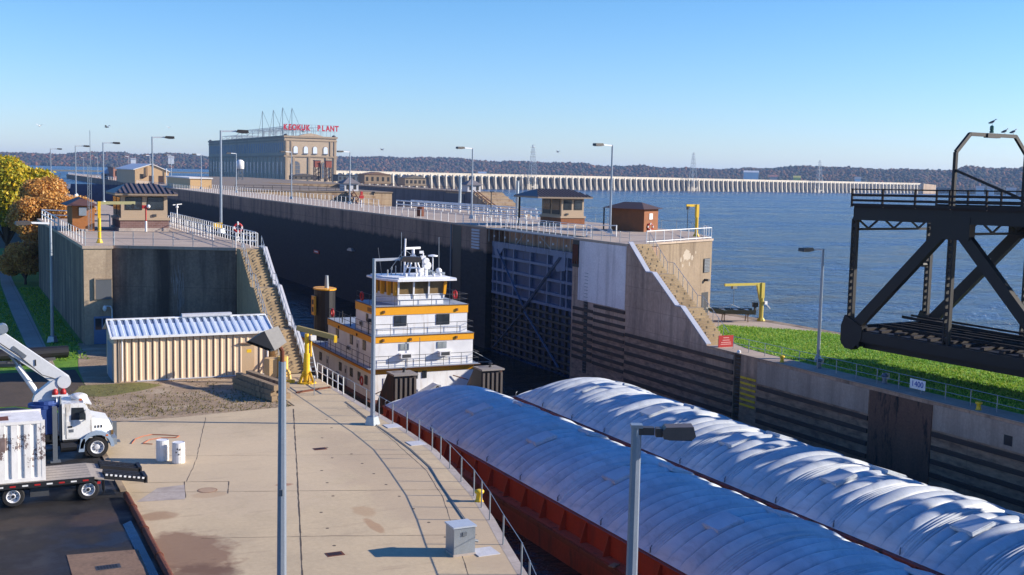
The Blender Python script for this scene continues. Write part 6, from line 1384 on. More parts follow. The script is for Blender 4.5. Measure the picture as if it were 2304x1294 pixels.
# truck fittings
t = bpy.data.objects['crane_truck']
hz = MB()
for d in (-.18, .18): hz.path([(4.3, 56.3+d, 3.6), (3.6, 56.0+d*.6, 3.9), (2.6, 56.02, 4.85), (1.2, 56.02, 5.95)], .022, 6)
part(t, 'boom_hoses', hz, m_black)
part(t, 'door_seam', MB().box(4.53, 4.55, yn+.112, yn+.119, .98, 2.45).box(5.6, 5.62, yn+.112, yn+.119, .98, 1.8), m_dark)
part(t, 'mirror_arm', MB().path([(5.45, yn+.1, 2.3), (5.45, yn-.12, 2.3)], .02, 5).path([(5.45, yn+.1, 1.85), (5.45, yn-.12, 1.85)], .02, 5), m_black)
part(t, 'grab_rail', MB().path([(4.46, yn+.05, 1.2), (4.46, yn+.05, 2.2)], .02, 5), m_galv)
part(t, 'marker_lamp', MB().cb((6.3, yn+.02, 1.05), (.1, .06, .08)), bpy.data.materials['orange_lamp'])
part(t, 'air_tank', MB().tube((3.2, yn+.25, .6), (4.0, yn+.25, .6), .17, 12), m_galv_d)
# ------------------------------------------------------------------ far background
def ray(x, y):
    u, v = (x-1152)/FPX, (y-647)/FPX
    return RX*u - UY*v + F0
def at_dist(x, y, d):
    r = ray(x, y); return Vector((0, 0, CAMZ))+r*(d/math.hypot(r.x, r.y))
m_stone = concrete('old_limestone', '#b19a7c', '#8d7659', '#6a4a30', .6, ((2,), 1.6, .12, '#7a644b'), amount=(.48, .6), blotch=.12)
m_oldtop = paint('old_terrace', '#7b6c5c', .9, .25, .3, world=True)
t = thing('old_lock_terrace', 'broad tan stone terrace of the disused lock beyond the chamber wall', 'terrace', (100, 400, 0))
part(t, 'terrace_wall', MB().prism([(68, 315), (101, 315), (109, 315), (109, 313), (114.4, 313), (114.4, 470), (147.5, 470), (147.5, 331), (158, 331), (165, 715), (68, 715)], -8, 7.1), m_stone)
part(t, 'terrace_top', MB().prism([(67.8, 314.8), (109.2, 314.8), (109.2, 312.8), (114.6, 312.8), (114.6, 470.2), (147.3, 470.2), (147.3, 330.8), (158.2, 330.8), (165.2, 715.2), (67.8, 715.2)], 7.102, 7.44), m_oldtop)
m_oldgate = paint('old_gate', '#39424f', .7, .25)
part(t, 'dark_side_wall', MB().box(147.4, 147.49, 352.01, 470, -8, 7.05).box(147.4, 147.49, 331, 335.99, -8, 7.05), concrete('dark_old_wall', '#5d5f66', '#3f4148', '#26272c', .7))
part(t, 'old_gate', MB().box(114.6, 147.3, 345, 347, -8, 7.0) if False else MB().box(147.2, 147.49, 336, 352, -8, 6.6), m_oldgate)
def buttress(label, s0, s1, y0, slope, w2):
    t = thing('stepped_buttress', label, 'wall', (s0, y0, 0)); y1 = y0-13.9/slope
    part(t, 'body', MB().ext([(s0, y0, 7.3), (s0, y1, -6.6), (s0, y0, -6.6)], (s1-s0, 0, 0)), m_stone)
    st = MB(); n = 15
    for i in range(n):
        k = (i+.5)/n; y = y0+(y1-y0)*k; z = 7.3+(-6.6-7.3)*k
        st.cb(((s0+s1)/2, y, z+.05), ((s1-s0)*.98, 1.0, .5))
    part(t, 'steps', st, m_stone); mb = MB()
    for s_ in (s0+.5, s0+1.7): mb.bar((s_, y0, 7.9), (s_, y1, -6.0), .2)
    part(t, 'pipe_rails', mb, m_rust)
buttress('stepped stone wall end with a dark triangular side, left one of the pair', 101.5, 109, 315, .44, 0)
buttress('stepped stone wall end sloping to the river, right one of the pair', 147.5, 158, 331, .30, 0)
def hut(label, x, y, w_, h, roofc, wallm=None, z=HEAD):
    t = thing('valve_house', label, 'hut', (x, y, z), 'small roofed huts on the old lock'); part(t, 'wall', MB().box(x-w_/2, x+w_/2, y-w_/2, y+w_/2, z, z+h*.55), wallm or m_coping)
    mb, a_, b_ = hip(x-w_*.65, x+w_*.65, y-w_*.65, y+w_*.65, z+h*.552, z+h, 'x', w_*.6); part(t, 'roof', mb, roofc)
    for k in (-.25, .25): part(t, 'window', MB().box(x+w_*k-w_*.1, x+w_*k+w_*.1, y-w_/2-.05, y-w_/2-.001, z+h*.12, z+h*.45), m_black)
m_groof = paint('grey_shingle', '#6f6a6c', .8, .15)
hut('small hut with a grey hipped roof above the left stepped wall end', 103.5, 319, 4.2, 3.9, m_groof); hut('small hut with a grey hipped roof above the right stepped wall end', 150, 337, 4.6, 3.9, m_groof)
hut('tiny white gazebo hut on the upper guide wall', 56.8+2.5, 505, 4.6, 4.2, m_white, m_coping)
def block(name, label, cat, x0, x1, y0, y1, z0, z1, wm, rm, rh=0, n=0, group=None):
    t = thing(name, label, cat, ((x0+x1)/2, y0, z0), group); part(t, 'wall', MB().box(x0, x1, y0, y1, z0, z1), wm)
    mb = MB()
    if rh: mb.ext([(x0-.4, y0-.3, z1), (x1+.4, y0-.3, z1), ((x0+x1)/2, y0-.3, z1+rh)], (0, y1-y0+.6, 0))
    else: mb.box(x0-.3, x1+.3, y0-.3, y1+.3, z1+.002, z1+.35)
    part(t, 'roof', mb, rm)
    for i in range(n):
        x = x0+(x1-x0)*(i+.5)/n; part(t, 'window', MB().box(x-.5, x+.5, y0-.06, y0-.001, z0+(z1-z0)*.3, z0+(z1-z0)*.75), m_black)
    return t
m_wroof = paint('white_metal_roof', '#d8d6d2', .5, .06)
t = thing('metal_building', 'tan metal building with a white gable roof on the far chamber wall', 'building', (60.4, 395, HEAD)); gx0, gx1 = 54.9, 65.7; pr = [(gx0, HEAD), (gx1, HEAD), (gx1, 11.5), (60.3, 13.75), (gx0, 12.0)]
part(t, 'wall', MB().ext([(x, 395, z) for x, z in pr], (0, 46, 0)), paint('tan_metal', '#b99a74', .6, .08))
part(t, 'roof', MB().ext([(gx0-.5, 394.6, 11.85), (60.3, 394.6, 13.8), (60.3, 394.6, 14.05), (gx0-.5, 394.6, 12.15)], (0, 47, 0)).ext([(60.302, 394.6, 13.8), (gx1+.4, 394.6, 11.4), (gx1+.4, 394.6, 11.65), (60.302, 394.6, 14.05)], (0, 47, 0)), m_wroof)
for x in (60.2, 63.2): part(t, 'door', MB().box(x-.7, x+.7, 394.9, 394.99, HEAD, 10.1), paint('brown_door_%d' % x, '#3c2622', .6))
part(t, 'window', MB().box(56.6, 57.6, 394.9, 394.99, 9.1, 10.6), m_black); part(t, 'vent_pipe', MB().path([(58.7, 394.7, 13), (58.7, 394.7, 10.0), (57.6, 394.7, 9.3)], .16, 6), paint('pipe_brown', '#5a3a30', .6)); part(t, 'white_pipe', MB().tube((64.9, 394.6, HEAD), (64.9, 394.6, 12.6), .14, 6), m_white)
block('metal_shed', 'low tan shed with a flat white roof right of the gabled building', 'shed', 59.6, 65.4, 324, 362, HEAD, 10.1, paint('tan_shed', '#c2a071', .6, .08), m_wroof, 0, 0)
block('pump_house', 'pinkish brick pump house behind the gabled metal building', 'building', 59.5, 67, 488, 506, HEAD, 12.2, paint('pink_brick', '#a87865', .85, .15, 1), m_groof, 0, 3)
t = thing('upper_guide_wall', 'long concrete wall reaching into the upper pool on the left', 'wall', (62, 500, 0)); part(t, 'wall_body', MB().prism([(56.5, 432.2), (68, 432.2), (68, 700), (60, 700)], -2, HEAD), m_chamber)
railing('far pale railing on the upper guide wall', [(56.8, 434, HEAD), (60.2, 690, HEAD)], 6, 1.2, m_white, .08, (1,), rr=.06)
t = thing('approach_wall', 'dark upper approach wall left of the far chamber end', 'wall', (10, 500, 0)); part(t, 'wall_body', MB().prism([(12.2, 430.2), (21.2, 430.2), (8, 620), (4, 620)], -2, 7.0), m_chamber)
t = thing('upper_gate', 'closed upper lock gate at the far end of the chamber', 'gate', (38, 428, 0)); part(t, 'leaf', MB().prism([(21.27, 420), (38, 428), (38, 429), (21.27, 421)], -8, 6.5), m_gated); part(t, 'leaf', MB().prism([(38.01, 428), (54.7, 420), (54.7, 421), (38.01, 429)], -8, 6.5), m_gated)
t = thing('river_bank', 'brown grassy bank sloping up behind the trees on the left', 'bank', (0, 250, 0)); part(t, 'slope', MB().add([(-400, 175, -.3), (12.1, 190, -.3), (12.1, 430, 7), (-400, 430, 8), (12.1, 520, 5.2), (-400, 520, 5.2)], [(0, 1, 2, 3), (3, 2, 4, 5)]), m_dirtbank if 'm_dirtbank' in globals() else paint('brown_bank', '#6d5a3c', .9, .3, .2, bump=.4, world=True))
# white water tank on lattice legs
t = thing('water_tank', 'white cylindrical water tank on a lattice tower before the power station', 'tank', (126, 557, 7.44)); mb = MB(); mb.lathe([(1.6, 0), (1.9, .3), (1.9, 3.6), (1.0, 4.4), (.1, 4.6)], (126, 557, 12.6), 16); part(t, 'tank', mb, m_white, True, True); mb = MB()
for i in range(4):
    a_ = i*1.571+.785; p, q = Vector((126+1.7*math.cos(a_), 557+1.7*math.sin(a_), 7.44)), Vector((126+1.5*math.cos(a_), 557+1.5*math.sin(a_), 12.7)); mb.bar(p, q, .2)
    a2 = a_+1.571; r2 = Vector((126+1.7*math.cos(a2), 557+1.7*math.sin(a2), 7.44)); q2 = Vector((126+1.5*math.cos(a2), 557+1.5*math.sin(a2), 12.7))
    for k in range(3): mb.bar(p.lerp(q, k/3), r2.lerp(q2, (k+1)/3), .1); mb.bar(r2.lerp(q2, k/3), p.lerp(q, (k+1)/3), .1)
part(t, 'lattice_legs', mb, m_galv_d)
# brick towers with a high conveyor
m_rbrick = paint('tower_brick', '#8f4c3c', .85, .2, 2)
for (px, lb) in [(713, 'red brick gantry tower before the power station, left one'), (738, 'red brick gantry tower before the right arched window of the power station')]:
    b = at_dist(px, 412, 600); b.z = 7.44; t = thing('gantry_tower', lb, 'tower', b, 'brick gantry towers')
    part(t, 'cabin', MB().cb(b+Vector((0, 0, 8.6)), (3.0, 3.0, 3.4)), m_rbrick); part(t, 'cabin_roof', MB().cb(b+Vector((0, 0, 10.45)), (3.5, 3.5, .3)), m_groof); mb = MB()
    for i in (-1, 1):
        for j in (-1, 1): mb.bar(b+Vector((i*1.3, j*1.3, 0)), b+Vector((i*1.3, j*1.3, 7)), .4)
    for k in range(3):
        for j in (-1, 1): mb.bar(b+Vector((-1.3, j*1.3, k*2.3)), b+Vector((1.3, j*1.3, k*2.3+2.3)), .25)
    part(t, 'lattice_legs', mb, paint('dark_iron_%d' % px, '#3a3034', .8, .3))
for i, (px, pw, d, z1, c, lb) in enumerate([(850, 62, 520, 11.6, '#8a7660', 'long low stone storehouse with a brown roof beyond the old lock'), (935, 50, 480, 10.6, '#8f7f6c', 'low grey stone wall house right of the stone storehouse'), (786, 52, 600, 10.6, '#4a5560', 'dark glass sided shed beside the right end of the power station'), (690, 60, 640, 9.6, '#59544f', 'low dark shed at the foot of the power station')]):
    b = at_dist(px, 415, d); wd = pw/FPX*d; block('storehouse', lb, 'building', b.x-wd/2, b.x+wd/2, b.y, b.y+9, 7.44, z1, paint('store_%d' % i, c, .85, .2, .5), paint('store_roof_%d' % i, ['#6b5245', '#6a635c', '#454c55', '#55504c'][i], .8, .15), 1.2 if i != 2 else 0, 5)
railing('dark railing along the terrace edge of the old lock', [(70, 315.6, HEAD), (101, 315.6, HEAD)], 2.5, 1.3, m_black, .07, (1, .5), rr=.06)
railing('dark railing on the far wall of the old lock', [(147.8, 468, HEAD), (147.8, 332, HEAD)], 4, 1.2, m_rust, .06, (1,), rr=.05)
# ------------------------------------------------------------------ power station
t = thing('power_station', 'huge stone power station with arched windows and red roof lettering', 'building', (210, 727, 7)); X0, X1, Y0, Y1, Z0_, Z1_ = 192.85, 227.2, 727.3, 966, 5, 34.3
m_ps = paint('power_stone', '#b7a288', .85, .12, .08, dirt='#9c8770')
m_pss = paint('power_trim', '#a08c74', .85, .12, .2)
part(t, 'wall', MB().box(X0, X1, Y0, Y1, Z0_, 33.2), m_ps)
for z, h, o_ in ((20.9, .9, .5), (31.2, .7, .35), (33.2, 1.2, .6)): part(t, 'cornice', MB().box(X0-o_, X1+o_, Y0-o_, Y1+o_, z+.003, z+h), m_pss)
part(t, 'gable', MB().ext([(X0+9, Y0-.4, 34.4), (X1-9, Y0-.4, 34.4), (X1-13, Y0-.4, 35.6), ((X0+X1)/2, Y0-.4, 36.3), (X0+13, Y0-.4, 35.6)], (0, 6, 0)), m_ps)
for x in (X0+1.2, X0+6.0, X0+16.2, X1-6.6, X1-1.2): part(t, 'pilaster', MB().box(x-.7, x+.7, Y0-.45, Y0-.001, Z0_, 20.8), m_pss)
for x in (X0+1.2, X0+4.4, X1-4.0, X1-1.2): part(t, 'pilaster', MB().box(x-.5, x+.5, Y0-.3, Y0-.001, 21.9, 31.1), m_pss)
def arch(x, z0, w_, h, y, th):
    P = [(x-w_/2, y, z0), (x+w_/2, y, z0)]+[(x+w_/2*math.cos(a_), y, z0+h-w_/2+w_/2*math.sin(a_)) for a_ in [math.pi*i/12 for i in range(13)]]
    return MB().ext(P, (0, th, 0))
m_skypane = paint('painted_sky_glass', '#dfe6ee', .15, .04); m_dullpane = paint('dull_glass', '#5c6672', .2, .2, .5)  # upper panes painted near white to imitate reflected sky
for x in (X0+7.2, X0+13.9, X0+20.0, X0+27.0):
    o = part(t, 'window', arch(x, 23.2, 3.3, 4.9, Y0-.2, .19), m_pss); part(o, 'pane', arch(x, 23.4, 2.7, 4.4, Y0-.26, .05), m_skypane); part(o, 'sill', MB().box(x-1.5, x+1.5, Y0-.6, Y0-.27, 22.8, 23.3), m_galv_d)
for x in (X0+7.3, X0+27.3):
    o = part(t, 'window', arch(x, 7.5, 6.2, 11.2, Y0-.3, .29), m_pss); part(o, 'pane', arch(x, 7.8, 5.2, 10.3, Y0-.36, .05), m_dullpane); mb = MB()
    for k in (-1, 0, 1): mb.box(x+k*1.3-.1, x+k*1.3+.1, Y0-.42, Y0-.37, 7.8, 17.0)
    for z in (10.4, 13, 15.6): mb.box(x-2.5, x+2.5, Y0-.44, Y0-.421, z-.1, z+.1)
    part(o, 'glazing_bars', mb, m_pss)
for i in range(44):
    y = Y0+5+i*5.3; o = part(t, 'window', MB().box(X0-.12, X0-.001, y-1.0, y+1.0, 23.6, 30), paint('slit_frame', '#76818f', .6, .1) if i == 0 else bpy.data.materials['slit_frame'])
for i in range(22): y = Y0+7+i*10.6; part(t, 'tall_window', MB().box(X0-.1, X0-.001, y-1.5, y+1.5, 9.5, 17.5), m_dullpane); part(t, 'side_pilaster', MB().box(X0-.22, X0-.002, y+4.4, y+6.0, Z0_, 20.8), m_ps)
mb = MB()
for x in (X0+1, X1-1.5): mb.lathe([(1.5, 0), (1.2, .7), (.2, 1.1)], (x, Y0+1, 34.4), 10)
mb.lathe([(1.3, 0), (1.1, .7), (.2, 1.1)], (X0+1, Y1-2, 34.4), 10); part(t, 'corner_domes', mb, m_dark)
part(t, 'roof_globe', MB().ball(((X0+X1)/2-4, Y0+3, 38), 1.2), m_white, True, True)
mb = MB()
for j in range(12):
    y = Y0+14+j*17
    for x in (X0+3, X0+11, X0+19, X0+28): mb.bar((x, y, 34.4), (x, y, 40.5 if j < 8 else 37.5), .3)
    zt = 40.5 if j < 8 else 37.5
    mb.bar((X0+3, y, zt), (X0+28, y, zt), .3); mb.bar((X0+3, y, zt-2), (X0+28, y, zt-2), .2)
    if j: 
        for x in (X0+3, X0+11): mb.bar((x, y, zt), (x, y-17, 40.5 if j-1 < 8 else 37.5), .25); mb.bar((x, y, zt-2.4), (x, y-17, zt-.4), .15)
part(t, 'switchyard_frames', mb, m_galv)
for j, (x, y, h) in enumerate([(X0+3, Y0+70, 52.5), (X0+5, Y0+48, 52.5), (X0+4, Y0+20, 53), (X0+8, Y0+12, 52.5)]):
    mb = MB(); mb.bar((x, y, 34.4), (x, y, h), .26); mb.bar((x, y, h), (x+6.5, y-3, 36), .16); mb.bar((x, y, h), (x-2, y+2, 38), .15); part(t, 'roof_mast', mb, m_galv_d)
mb = MB()
for i in range(14): x = X0+.8+i*2.5; mb.bar((x, Y0+2, 34.4), (x, Y0+2, 41.8), .16); 
for z in (37.6, 41.7): mb.bar((X0+.8, Y0+2, z), (X1, Y0+2, z), .14)
part(t, 'sign_frame', mb, m_galv)
m_letter = paint('red_letters', '#b8102c', .5, .08)
for word, xs in (('KEOKUK', [192.6+2.95*i for i in range(6)]), ('PLANT', [214.6+3.0*i for i in range(5)])):
    for ch, x in zip(word, xs): textmesh(ch, 4.9, .15, 'sign_letter', m_letter, t, Matrix.Translation((x+1.2-210, Y0+1.7-727, 39.6-7)) @ Matrix.Rotation(R(90), 4, 'X'), .78, .2)
# ------------------------------------------------------------------ dam
DP = Vector((678.5, 1325.0, 0)); du = Vector((.970, .242, 0)).normalized(); dn = Vector((du.y, -du.x, 0))
n0, n1, SP = -40, 84, 11.0
t = thing('dam', 'very long pale arched dam of many piers across the river', 'dam', DP)
m_dam = paint('dam_concrete', '#cfc4b0', .85, .12, .05, dirt='#b5a78f', world=True); m_dam_shade = paint('dam_spillway_shade', '#4d453f', .85, .25, .1, dirt='#3a3330', world=True)  # spillway coloured dark to carry the shade between the piers
A, B = DP+du*SP*n0, DP+du*SP*n1
mb = MB(); mb.bar(A-dn*3+Vector((0, 0, 10.8)), B-dn*3+Vector((0, 0, 10.8)), 8.5, 1.1); part(t, 'deck', mb, m_dam)
mb = MB(); mb.bar(A+dn*1.3+Vector((0, 0, 11.8)), B+dn*1.3+Vector((0, 0, 11.8)), .3, .9); part(t, 'parapet', mb, m_dam)
mb = MB(); Ap, Bp = A-dn*4, B-dn*4; mb.add([Ap+Vector((0, 0, 7.6)), Bp+Vector((0, 0, 7.6)), Bp+dn*5.5+Vector((0, 0, -7)), Ap+dn*5.5+Vector((0, 0, -7)), Ap-dn*4+Vector((0, 0, -7)), Bp-dn*4+Vector((0, 0, -7)), Ap-dn*4+Vector((0, 0, 7.6)), Bp-dn*4+Vector((0, 0, 7.6))], [(0, 3, 2, 1), (6, 7, 5, 4), (0, 1, 7, 6)]); part(t, 'spillway', mb, m_dam_shade)
pm = MB(); pm.ext([-du*.9+dn*2.0+Vector((0, 0, 10.2)), -du*.9+dn*3.4+Vector((0, 0, -7)), -du*.9-dn*6+Vector((0, 0, -7)), -du*.9-dn*6+Vector((0, 0, 10.2))], du*1.8)
first = None; rest = MB(); arch_m = MB()
for n in range(n0, n1+1):
    q = DP+du*SP*n
    if n < n0+100:
        if first is None: first = pm.build('pier', m_dam, t); o = first
        else: o = samemesh(first, t)
        o.location = q-DP
    else: rest.add([q+Vector(v) for v in pm.v], pm.f)
    if n < n1:   # arched spandrel between two piers
        k = 8; c = q+du*SP/2; Rr = SP/2-.9
        T1 = [c+du*(-Rr+2*Rr*i/k)+dn*1.2+Vector((0, 0, 10.25)) for i in range(k+1)]
        B1_ = [c+du*(-Rr*math.cos(math.pi*i/k))+dn*1.2+Vector((0, 0, 5.4+4.2*math.sin(math.pi*i/k))) for i in range(k+1)]
        o_ = len(arch_m.v)
        arch_m.add(T1+B1_+[b-dn*6 for b in B1_], [(i, k+1+i, k+2+i, i+1) for i in range(k)]+[(k+1+i, 2*k+2+i, 2*k+3+i, k+2+i) for i in range(k)])
o = part(t, 'far_piers', rest, m_dam); o['kind'] = 'stuff'
part(t, 'arches', arch_m, m_dam)
t = thing('abutment', 'dark stone abutment at the right end of the long dam', 'abutment', B); mb = MB(); mb.bar(B+Vector((0, 0, 2)), B+du*60-dn*10+Vector((0, 0, 0)), 14, 19); part(t, 'wall', mb, m_stone)
def pylon(label, px, n, top):
    q = DP+du*SP*n+dn*9; q.z = -6; t = thing('transmission_tower', label, 'pylon', q, 'lattice transmission towers at the dam'); mb = MB(); H = top+6
    def cor(z): 
        w_ = 4.6*(1-z/H)**.8+.55; return [q+Vector((i*w_, j*w_, z)) for i, j in ((-1, -1), (1, -1), (1, 1), (-1, 1))]
    lv = [4, 12, 20, 27, 33, 38.5, 43, 47, 50.5, H-.5]; lv = [z for z in lv if z < H]
    for za, zb in zip(lv, lv[1:]):
        a_, b_ = cor(za), cor(zb)
        for i in range(4): mb.bar(a_[i], b_[i], .28); mb.bar(a_[i], b_[(i+1) % 4], .13); mb.bar(a_[(i+1) % 4], b_[i], .13)
    part(t, 'lattice', mb, m_galv); mb = MB()
    for z in (H-4, H-10, H-16): mb.bar(q+Vector((-5, -2, z)), q+Vector((5, 2, z)), .4, .6)
    part(t, 'cross_arms', mb, m_galv_d); mb = MB()
    for i, j in ((-1, -1), (1, -1), (1, 1), (-1, 1)): mb.bar(q+Vector((i*4.6, j*4.6, -2)), q+Vector((i*4.6, j*4.6, 6)), 1.6)
    mb.cb(q+Vector((0, -4.6, 3)), (9, 1.2, 1.4)); part(t, 'concrete_feet', mb, m_dam)
pylon('lattice transmission tower at the dam above the riverside control house, nearest one', 1185, -1, 51); pylon('lattice transmission tower at the middle of the dam, right of the tall lamp', 1543, 27, 50); pylon('lattice transmission tower at the dam, farthest to the right', 1825, 55, 46)
u0 = None
for i, n in enumerate([-36, -31, -24, -17, -10, 4, 12, 20, 34, 42, 50]):
    q = DP+du*SP*n-dn*2; q.z = 11.3
    t = thing('utility_pole', 'one of the thin utility poles standing along the deck of the dam', 'pole', q, 'utility poles on the dam') if u0 is None else None
    if u0 is None: part(t, 'pole', MB().tube((0, 0, 0), (0, 0, 9), .16, 6), m_galv_d, False); part(t, 'cross_arm', MB().bar((-1, 0, 8.4), (1, 0, 8.4), .15), m_galv_d, False); u0 = t
    else: dup(u0, q)
# ------------------------------------------------------------------ far shore: hills, woods, houses
SKY = [(-260, 338), (0, 341), (130, 345), (200, 340), (280, 341), (305, 348), (340, 346), (390, 341), (440, 347), (470, 352), (620, 350), (760, 350), (800, 352), (860, 350), (920, 355), (960, 352), (1040, 354), (1060, 358), (1120, 362), (1150, 360), (1200, 364), (1300, 366), (1338, 368), (1348, 376), (1366, 370), (1400, 373), (1440, 370), (1500, 376), (1560, 378), (1620, 380), (1650, 378), (1690, 376), (1730, 377), (1780, 372), (1840, 373), (1900, 376), (1950, 378), (2000, 378), (2100, 380), (2150, 382), (2172, 373), (2200, 375), (2260, 378), (2304, 376), (2560, 372)]
sx_, sy_ = np.array([q[0] for q in SKY], float), np.array([q[1] for q in SKY], float)
def Dx(x): return float(np.interp(x, [-260, 700, 1200, 1650, 2050, 2560], [3700, 3500, 3150, 2800, 2480, 2400]))
def basez(x): return 5.0 if x < 1900 else float(np.interp(x, [1900, 2100], [5.0, -6.5]))
rows = []; K = 9
for x in np.arange(-260, 2561, 18.):
    D = Dx(x); top = at_dist(x, float(np.interp(x, sx_, sy_)), D+420).z-12; b0 = basez(x)
    r = ray(x, 390); u = Vector((r.x, r.y, 0)).normalized(); row = []
    for k in range(K):
        f = k/(K-2); d = D-90+510*min(f, 1)+(1500 if k == K-1 else 0); s_ = f*f*(3-2*f) if f < 1 else 1
        z = b0-.6+(top-b0)*s_+(3*math.sin(x*.02+k*1.3)+2*math.sin(x*.051+k*.7))*min(f, .8)*(k < K-2)
        row.append(u*d+Vector((0, 0, z if k < K-1 else 2)))
    rows.append(row)
hv = [p for r in rows for p in r]; hf = [(i*K+k, (i+1)*K+k, (i+1)*K+k+1, i*K+k+1) for i in range(len(rows)-1) for k in range(K-1)]
tag(MB().add(hv, hf).build('hills', paint('hill_ground', '#5a5440', .95, .3, .01, world=True), smooth=True), kind='structure')
# woods: one faceted crown per tree, thousands of them
ico_t = (1+5**.5)/2
IV = np.array([(-1, ico_t, 0), (1, ico_t, 0), (-1, -ico_t, 0), (1, -ico_t, 0), (0, -1, ico_t), (0, 1, ico_t), (0, -1, -ico_t), (0, 1, -ico_t), (ico_t, 0, -1), (ico_t, 0, 1), (-ico_t, 0, -1), (-ico_t, 0, 1)])/math.hypot(1, ico_t)
IF = np.array([(0,11,5),(0,5,1),(0,1,7),(0,7,10),(0,10,11),(1,5,9),(5,11,4),(11,10,2),(10,7,6),(7,1,8),(3,9,4),(3,4,2),(3,2,6),(3,6,8),(3,8,9),(4,9,5),(2,4,11),(6,2,10),(8,6,7),(9,8,1)])
VV, FF = [], []; cnt = 0
R_ = np.array([[list(p) for p in r] for r in rows])
NT = 26000
ii = rng.uniform(0, len(rows)-1.01, NT); kk = np.where(rng.random(NT) < .3, K-2-rng.random(NT)*.6, rng.uniform(.35, K-2, NT))
for a_, k_ in zip(ii, kk):
    i, k = int(a_), int(k_); fa, fk = a_-i, k_-k; k = min(k, K-3) if k >= K-2 else k
    p = (R_[i, k]*(1-fa)+R_[i+1, k]*fa)*(1-fk)+(R_[i, k+1]*(1-fa)+R_[i+1, k+1]*fa)*fk
    s_ = rng.uniform(3.2, 7.0); sc_ = np.array([s_, s_, s_*rng.uniform(.9, 1.5)])
    V = IV*(1+rng.normal(0, .16, (12, 1)))*sc_+p+np.array([0, 0, s_*.6]); VV.append(V); FF.append(IF+cnt*12); cnt += 1
g = G('far_autumn_woods'); g.co = g.n('ShaderNodeNewGeometry').outputs['Position']; rnd = g.n('ShaderNodeNewGeometry').outputs['Random Per Island']
f = g.noise(.011, (1, 1, 1), 5, .7); u_ = g.math('ADD', g.math('MULTIPLY', rnd, .4), g.math('MULTIPLY', f, .75))
col = g.ramp(u_, [(.30, '#161f12'), (.42, '#262c17'), (.52, '#37301a'), (.60, '#4a3420'), (.69, '#55371d'), (.78, '#70421f'), (.88, '#454222')]); m_woods = g.done(col, .95)
tag(npmesh('far_woods', np.vstack(VV), np.vstack(FF), m_woods), kind='stuff')
hs = [(2205, 428, 'white house on the far shore under the bridge portal, left one'), (2229, 430, 'white house on the far shore under the bridge portal, right one'), (1690, 392, 'long white building high on the far shore left of the pylon'), (1740, 402, 'pink roofed house on the far shore above the dam'), (1793, 404, 'yellow shed on the far shore above the dam'), (1930, 407, 'lone white barn on the far shore right of the last pylon'), (2275, 432, 'white house at the right edge of the far shore'), (1085, 393, 'pale blue shed on the far shore above the dam arches'), (385, 358, 'white house high on the wooded hill left of the power station'), (300, 362, 'white house low on the wooded hill above the tan metal building')]
for i, (px, py, lb) in enumerate(hs):
    D = Dx(px)-130; p = at_dist(px, py, D); wd = [26, 22, 60, 30, 28, 22, 30, 40, 30, 26][i]*.55; u = Vector((p.x, p.y, 0)).normalized(); an = math.atan2(-u.x, u.y)
    t = thing('house', lb, 'house', p, 'houses on the far shore', an); part(t, 'wall', MB().box(-wd/2, wd/2, -5, 5, -14, 4), paint('far_wall_%d' % i, ['#e2e0da', '#e2e0da', '#dcdad6', '#c9a08c', '#d8c83c', '#e6e4de', '#dcdad6', '#a9b9cc', '#dedcd6', '#dedcd6'][i], .7, .05), False)
    part(t, 'roof', MB().ext([(-wd/2-.5, -6, 4), (-wd/2-.5, 6, 4), (-wd/2-.5, 0, 8)], (wd+1, 0, 0)), paint('far_roof_%d' % i, ['#8a8a8c', '#7a6f6a', '#d8d6d2', '#b0705c', '#cfc050', '#9a9a9a', '#8a8a8c', '#8fa0b4', '#b9b6b0', '#9a9590'][i], .8), False)
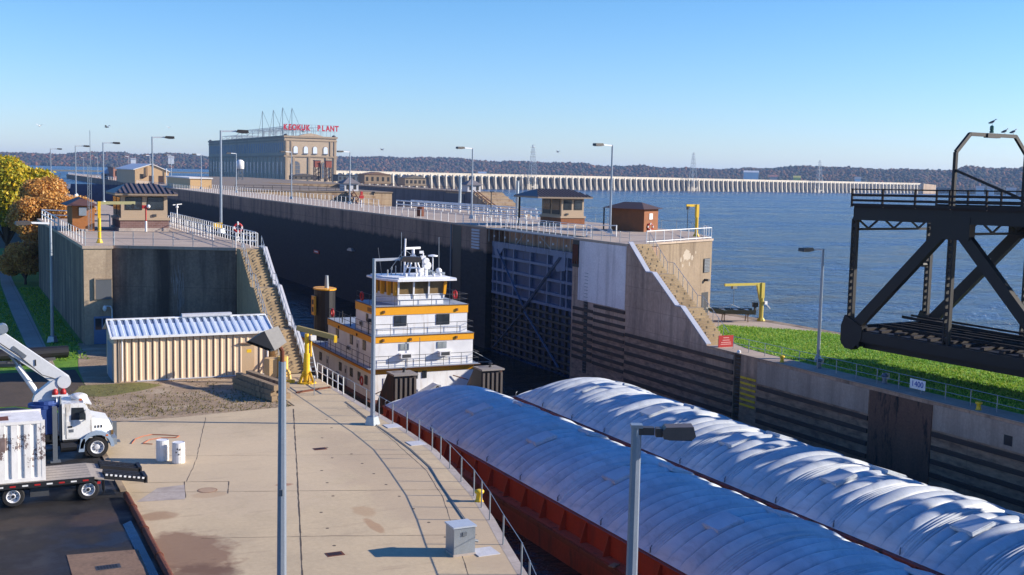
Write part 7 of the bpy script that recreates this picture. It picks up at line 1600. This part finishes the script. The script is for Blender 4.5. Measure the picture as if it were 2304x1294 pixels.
solo('log_boom', MB().bar(at_dist(110, 385.0, 1500)*Vector((1, 1, 0))+Vector((0, 0, 5.6)) if False else Vector((at_dist(110, 386, 1300).x, at_dist(110, 386, 1300).y, 5.8)), Vector((at_dist(560, 388, 1500).x, at_dist(560, 388, 1500).y, 5.8)), 4, 1.7), m_black, 'dark floating boom stretched across the upper pool', 'boom', tuple(at_dist(300, 386, 1400)*1))
# gulls on the wing
def flygull(px, py, d, label, rz):
    p = at_dist(px, py, d); t = thing('gull', label, 'bird', p, 'gulls in flight', rz); mb = MB(); sp = [(-.28, .01), (-.2, .05), (0, .085), (.15, .06), (.22, .05), (.3, .012)]; n = 8; V = []
    for x, r in sp:
        for i in range(n): a_ = 2*math.pi*i/n; V.append((x, r*math.cos(a_), r*math.sin(a_)))
    mb.add(V, [(j*n+i, j*n+(i+1) % n, (j+1)*n+(i+1) % n, (j+1)*n+i) for j in range(len(sp)-1) for i in range(n)]); part(t, 'body', mb, m_gw, False, True)
    for s_ in (-1, 1): part(t, 'wing', MB().add([(.12, s_*.06, .02), (.16, s_*.35, .2), (.0, s_*.75, .12), (-.02, s_*.36, .17), (-.1, s_*.06, .02)], [(0, 1, 3, 4), (1, 2, 3)]), m_gw, False)
for px, py, d, lb in [(89, 283, 130, 'white gull in flight over the yellow tree, leftmost'), (240, 286, 130, 'white gull in flight above the left lamp posts'), (380, 287, 170, 'dark speck of a gull in flight left of the power station'), (860, 337, 170, 'gull in flight just above the hills right of the power station'), (1255, 342, 180, 'gull in flight low over the hills left of the tall lamp post')]: flygull(px, py, d, lb, random.uniform(0, 6))
# ------------------------------------------------------------------ haze
g = bpy.data.materials.new('haze_air'); g.use_nodes = True; nt_ = g.node_tree; nt_.nodes.remove(nt_.nodes['Principled BSDF'])
v_ = nt_.nodes.new('ShaderNodeVolumePrincipled'); v_.inputs['Color'].default_value = (.40, .62, 1, 1); v_.inputs['Density'].default_value = .8e-4; v_.inputs['Anisotropy'].default_value = .2
nt_.links.new(v_.outputs[0], nt_.nodes['Material Output'].inputs['Volume'])
tag(MB().box(-4600, 5600, -700, 7100, -10, 80).build('haze', g), kind='stuff')
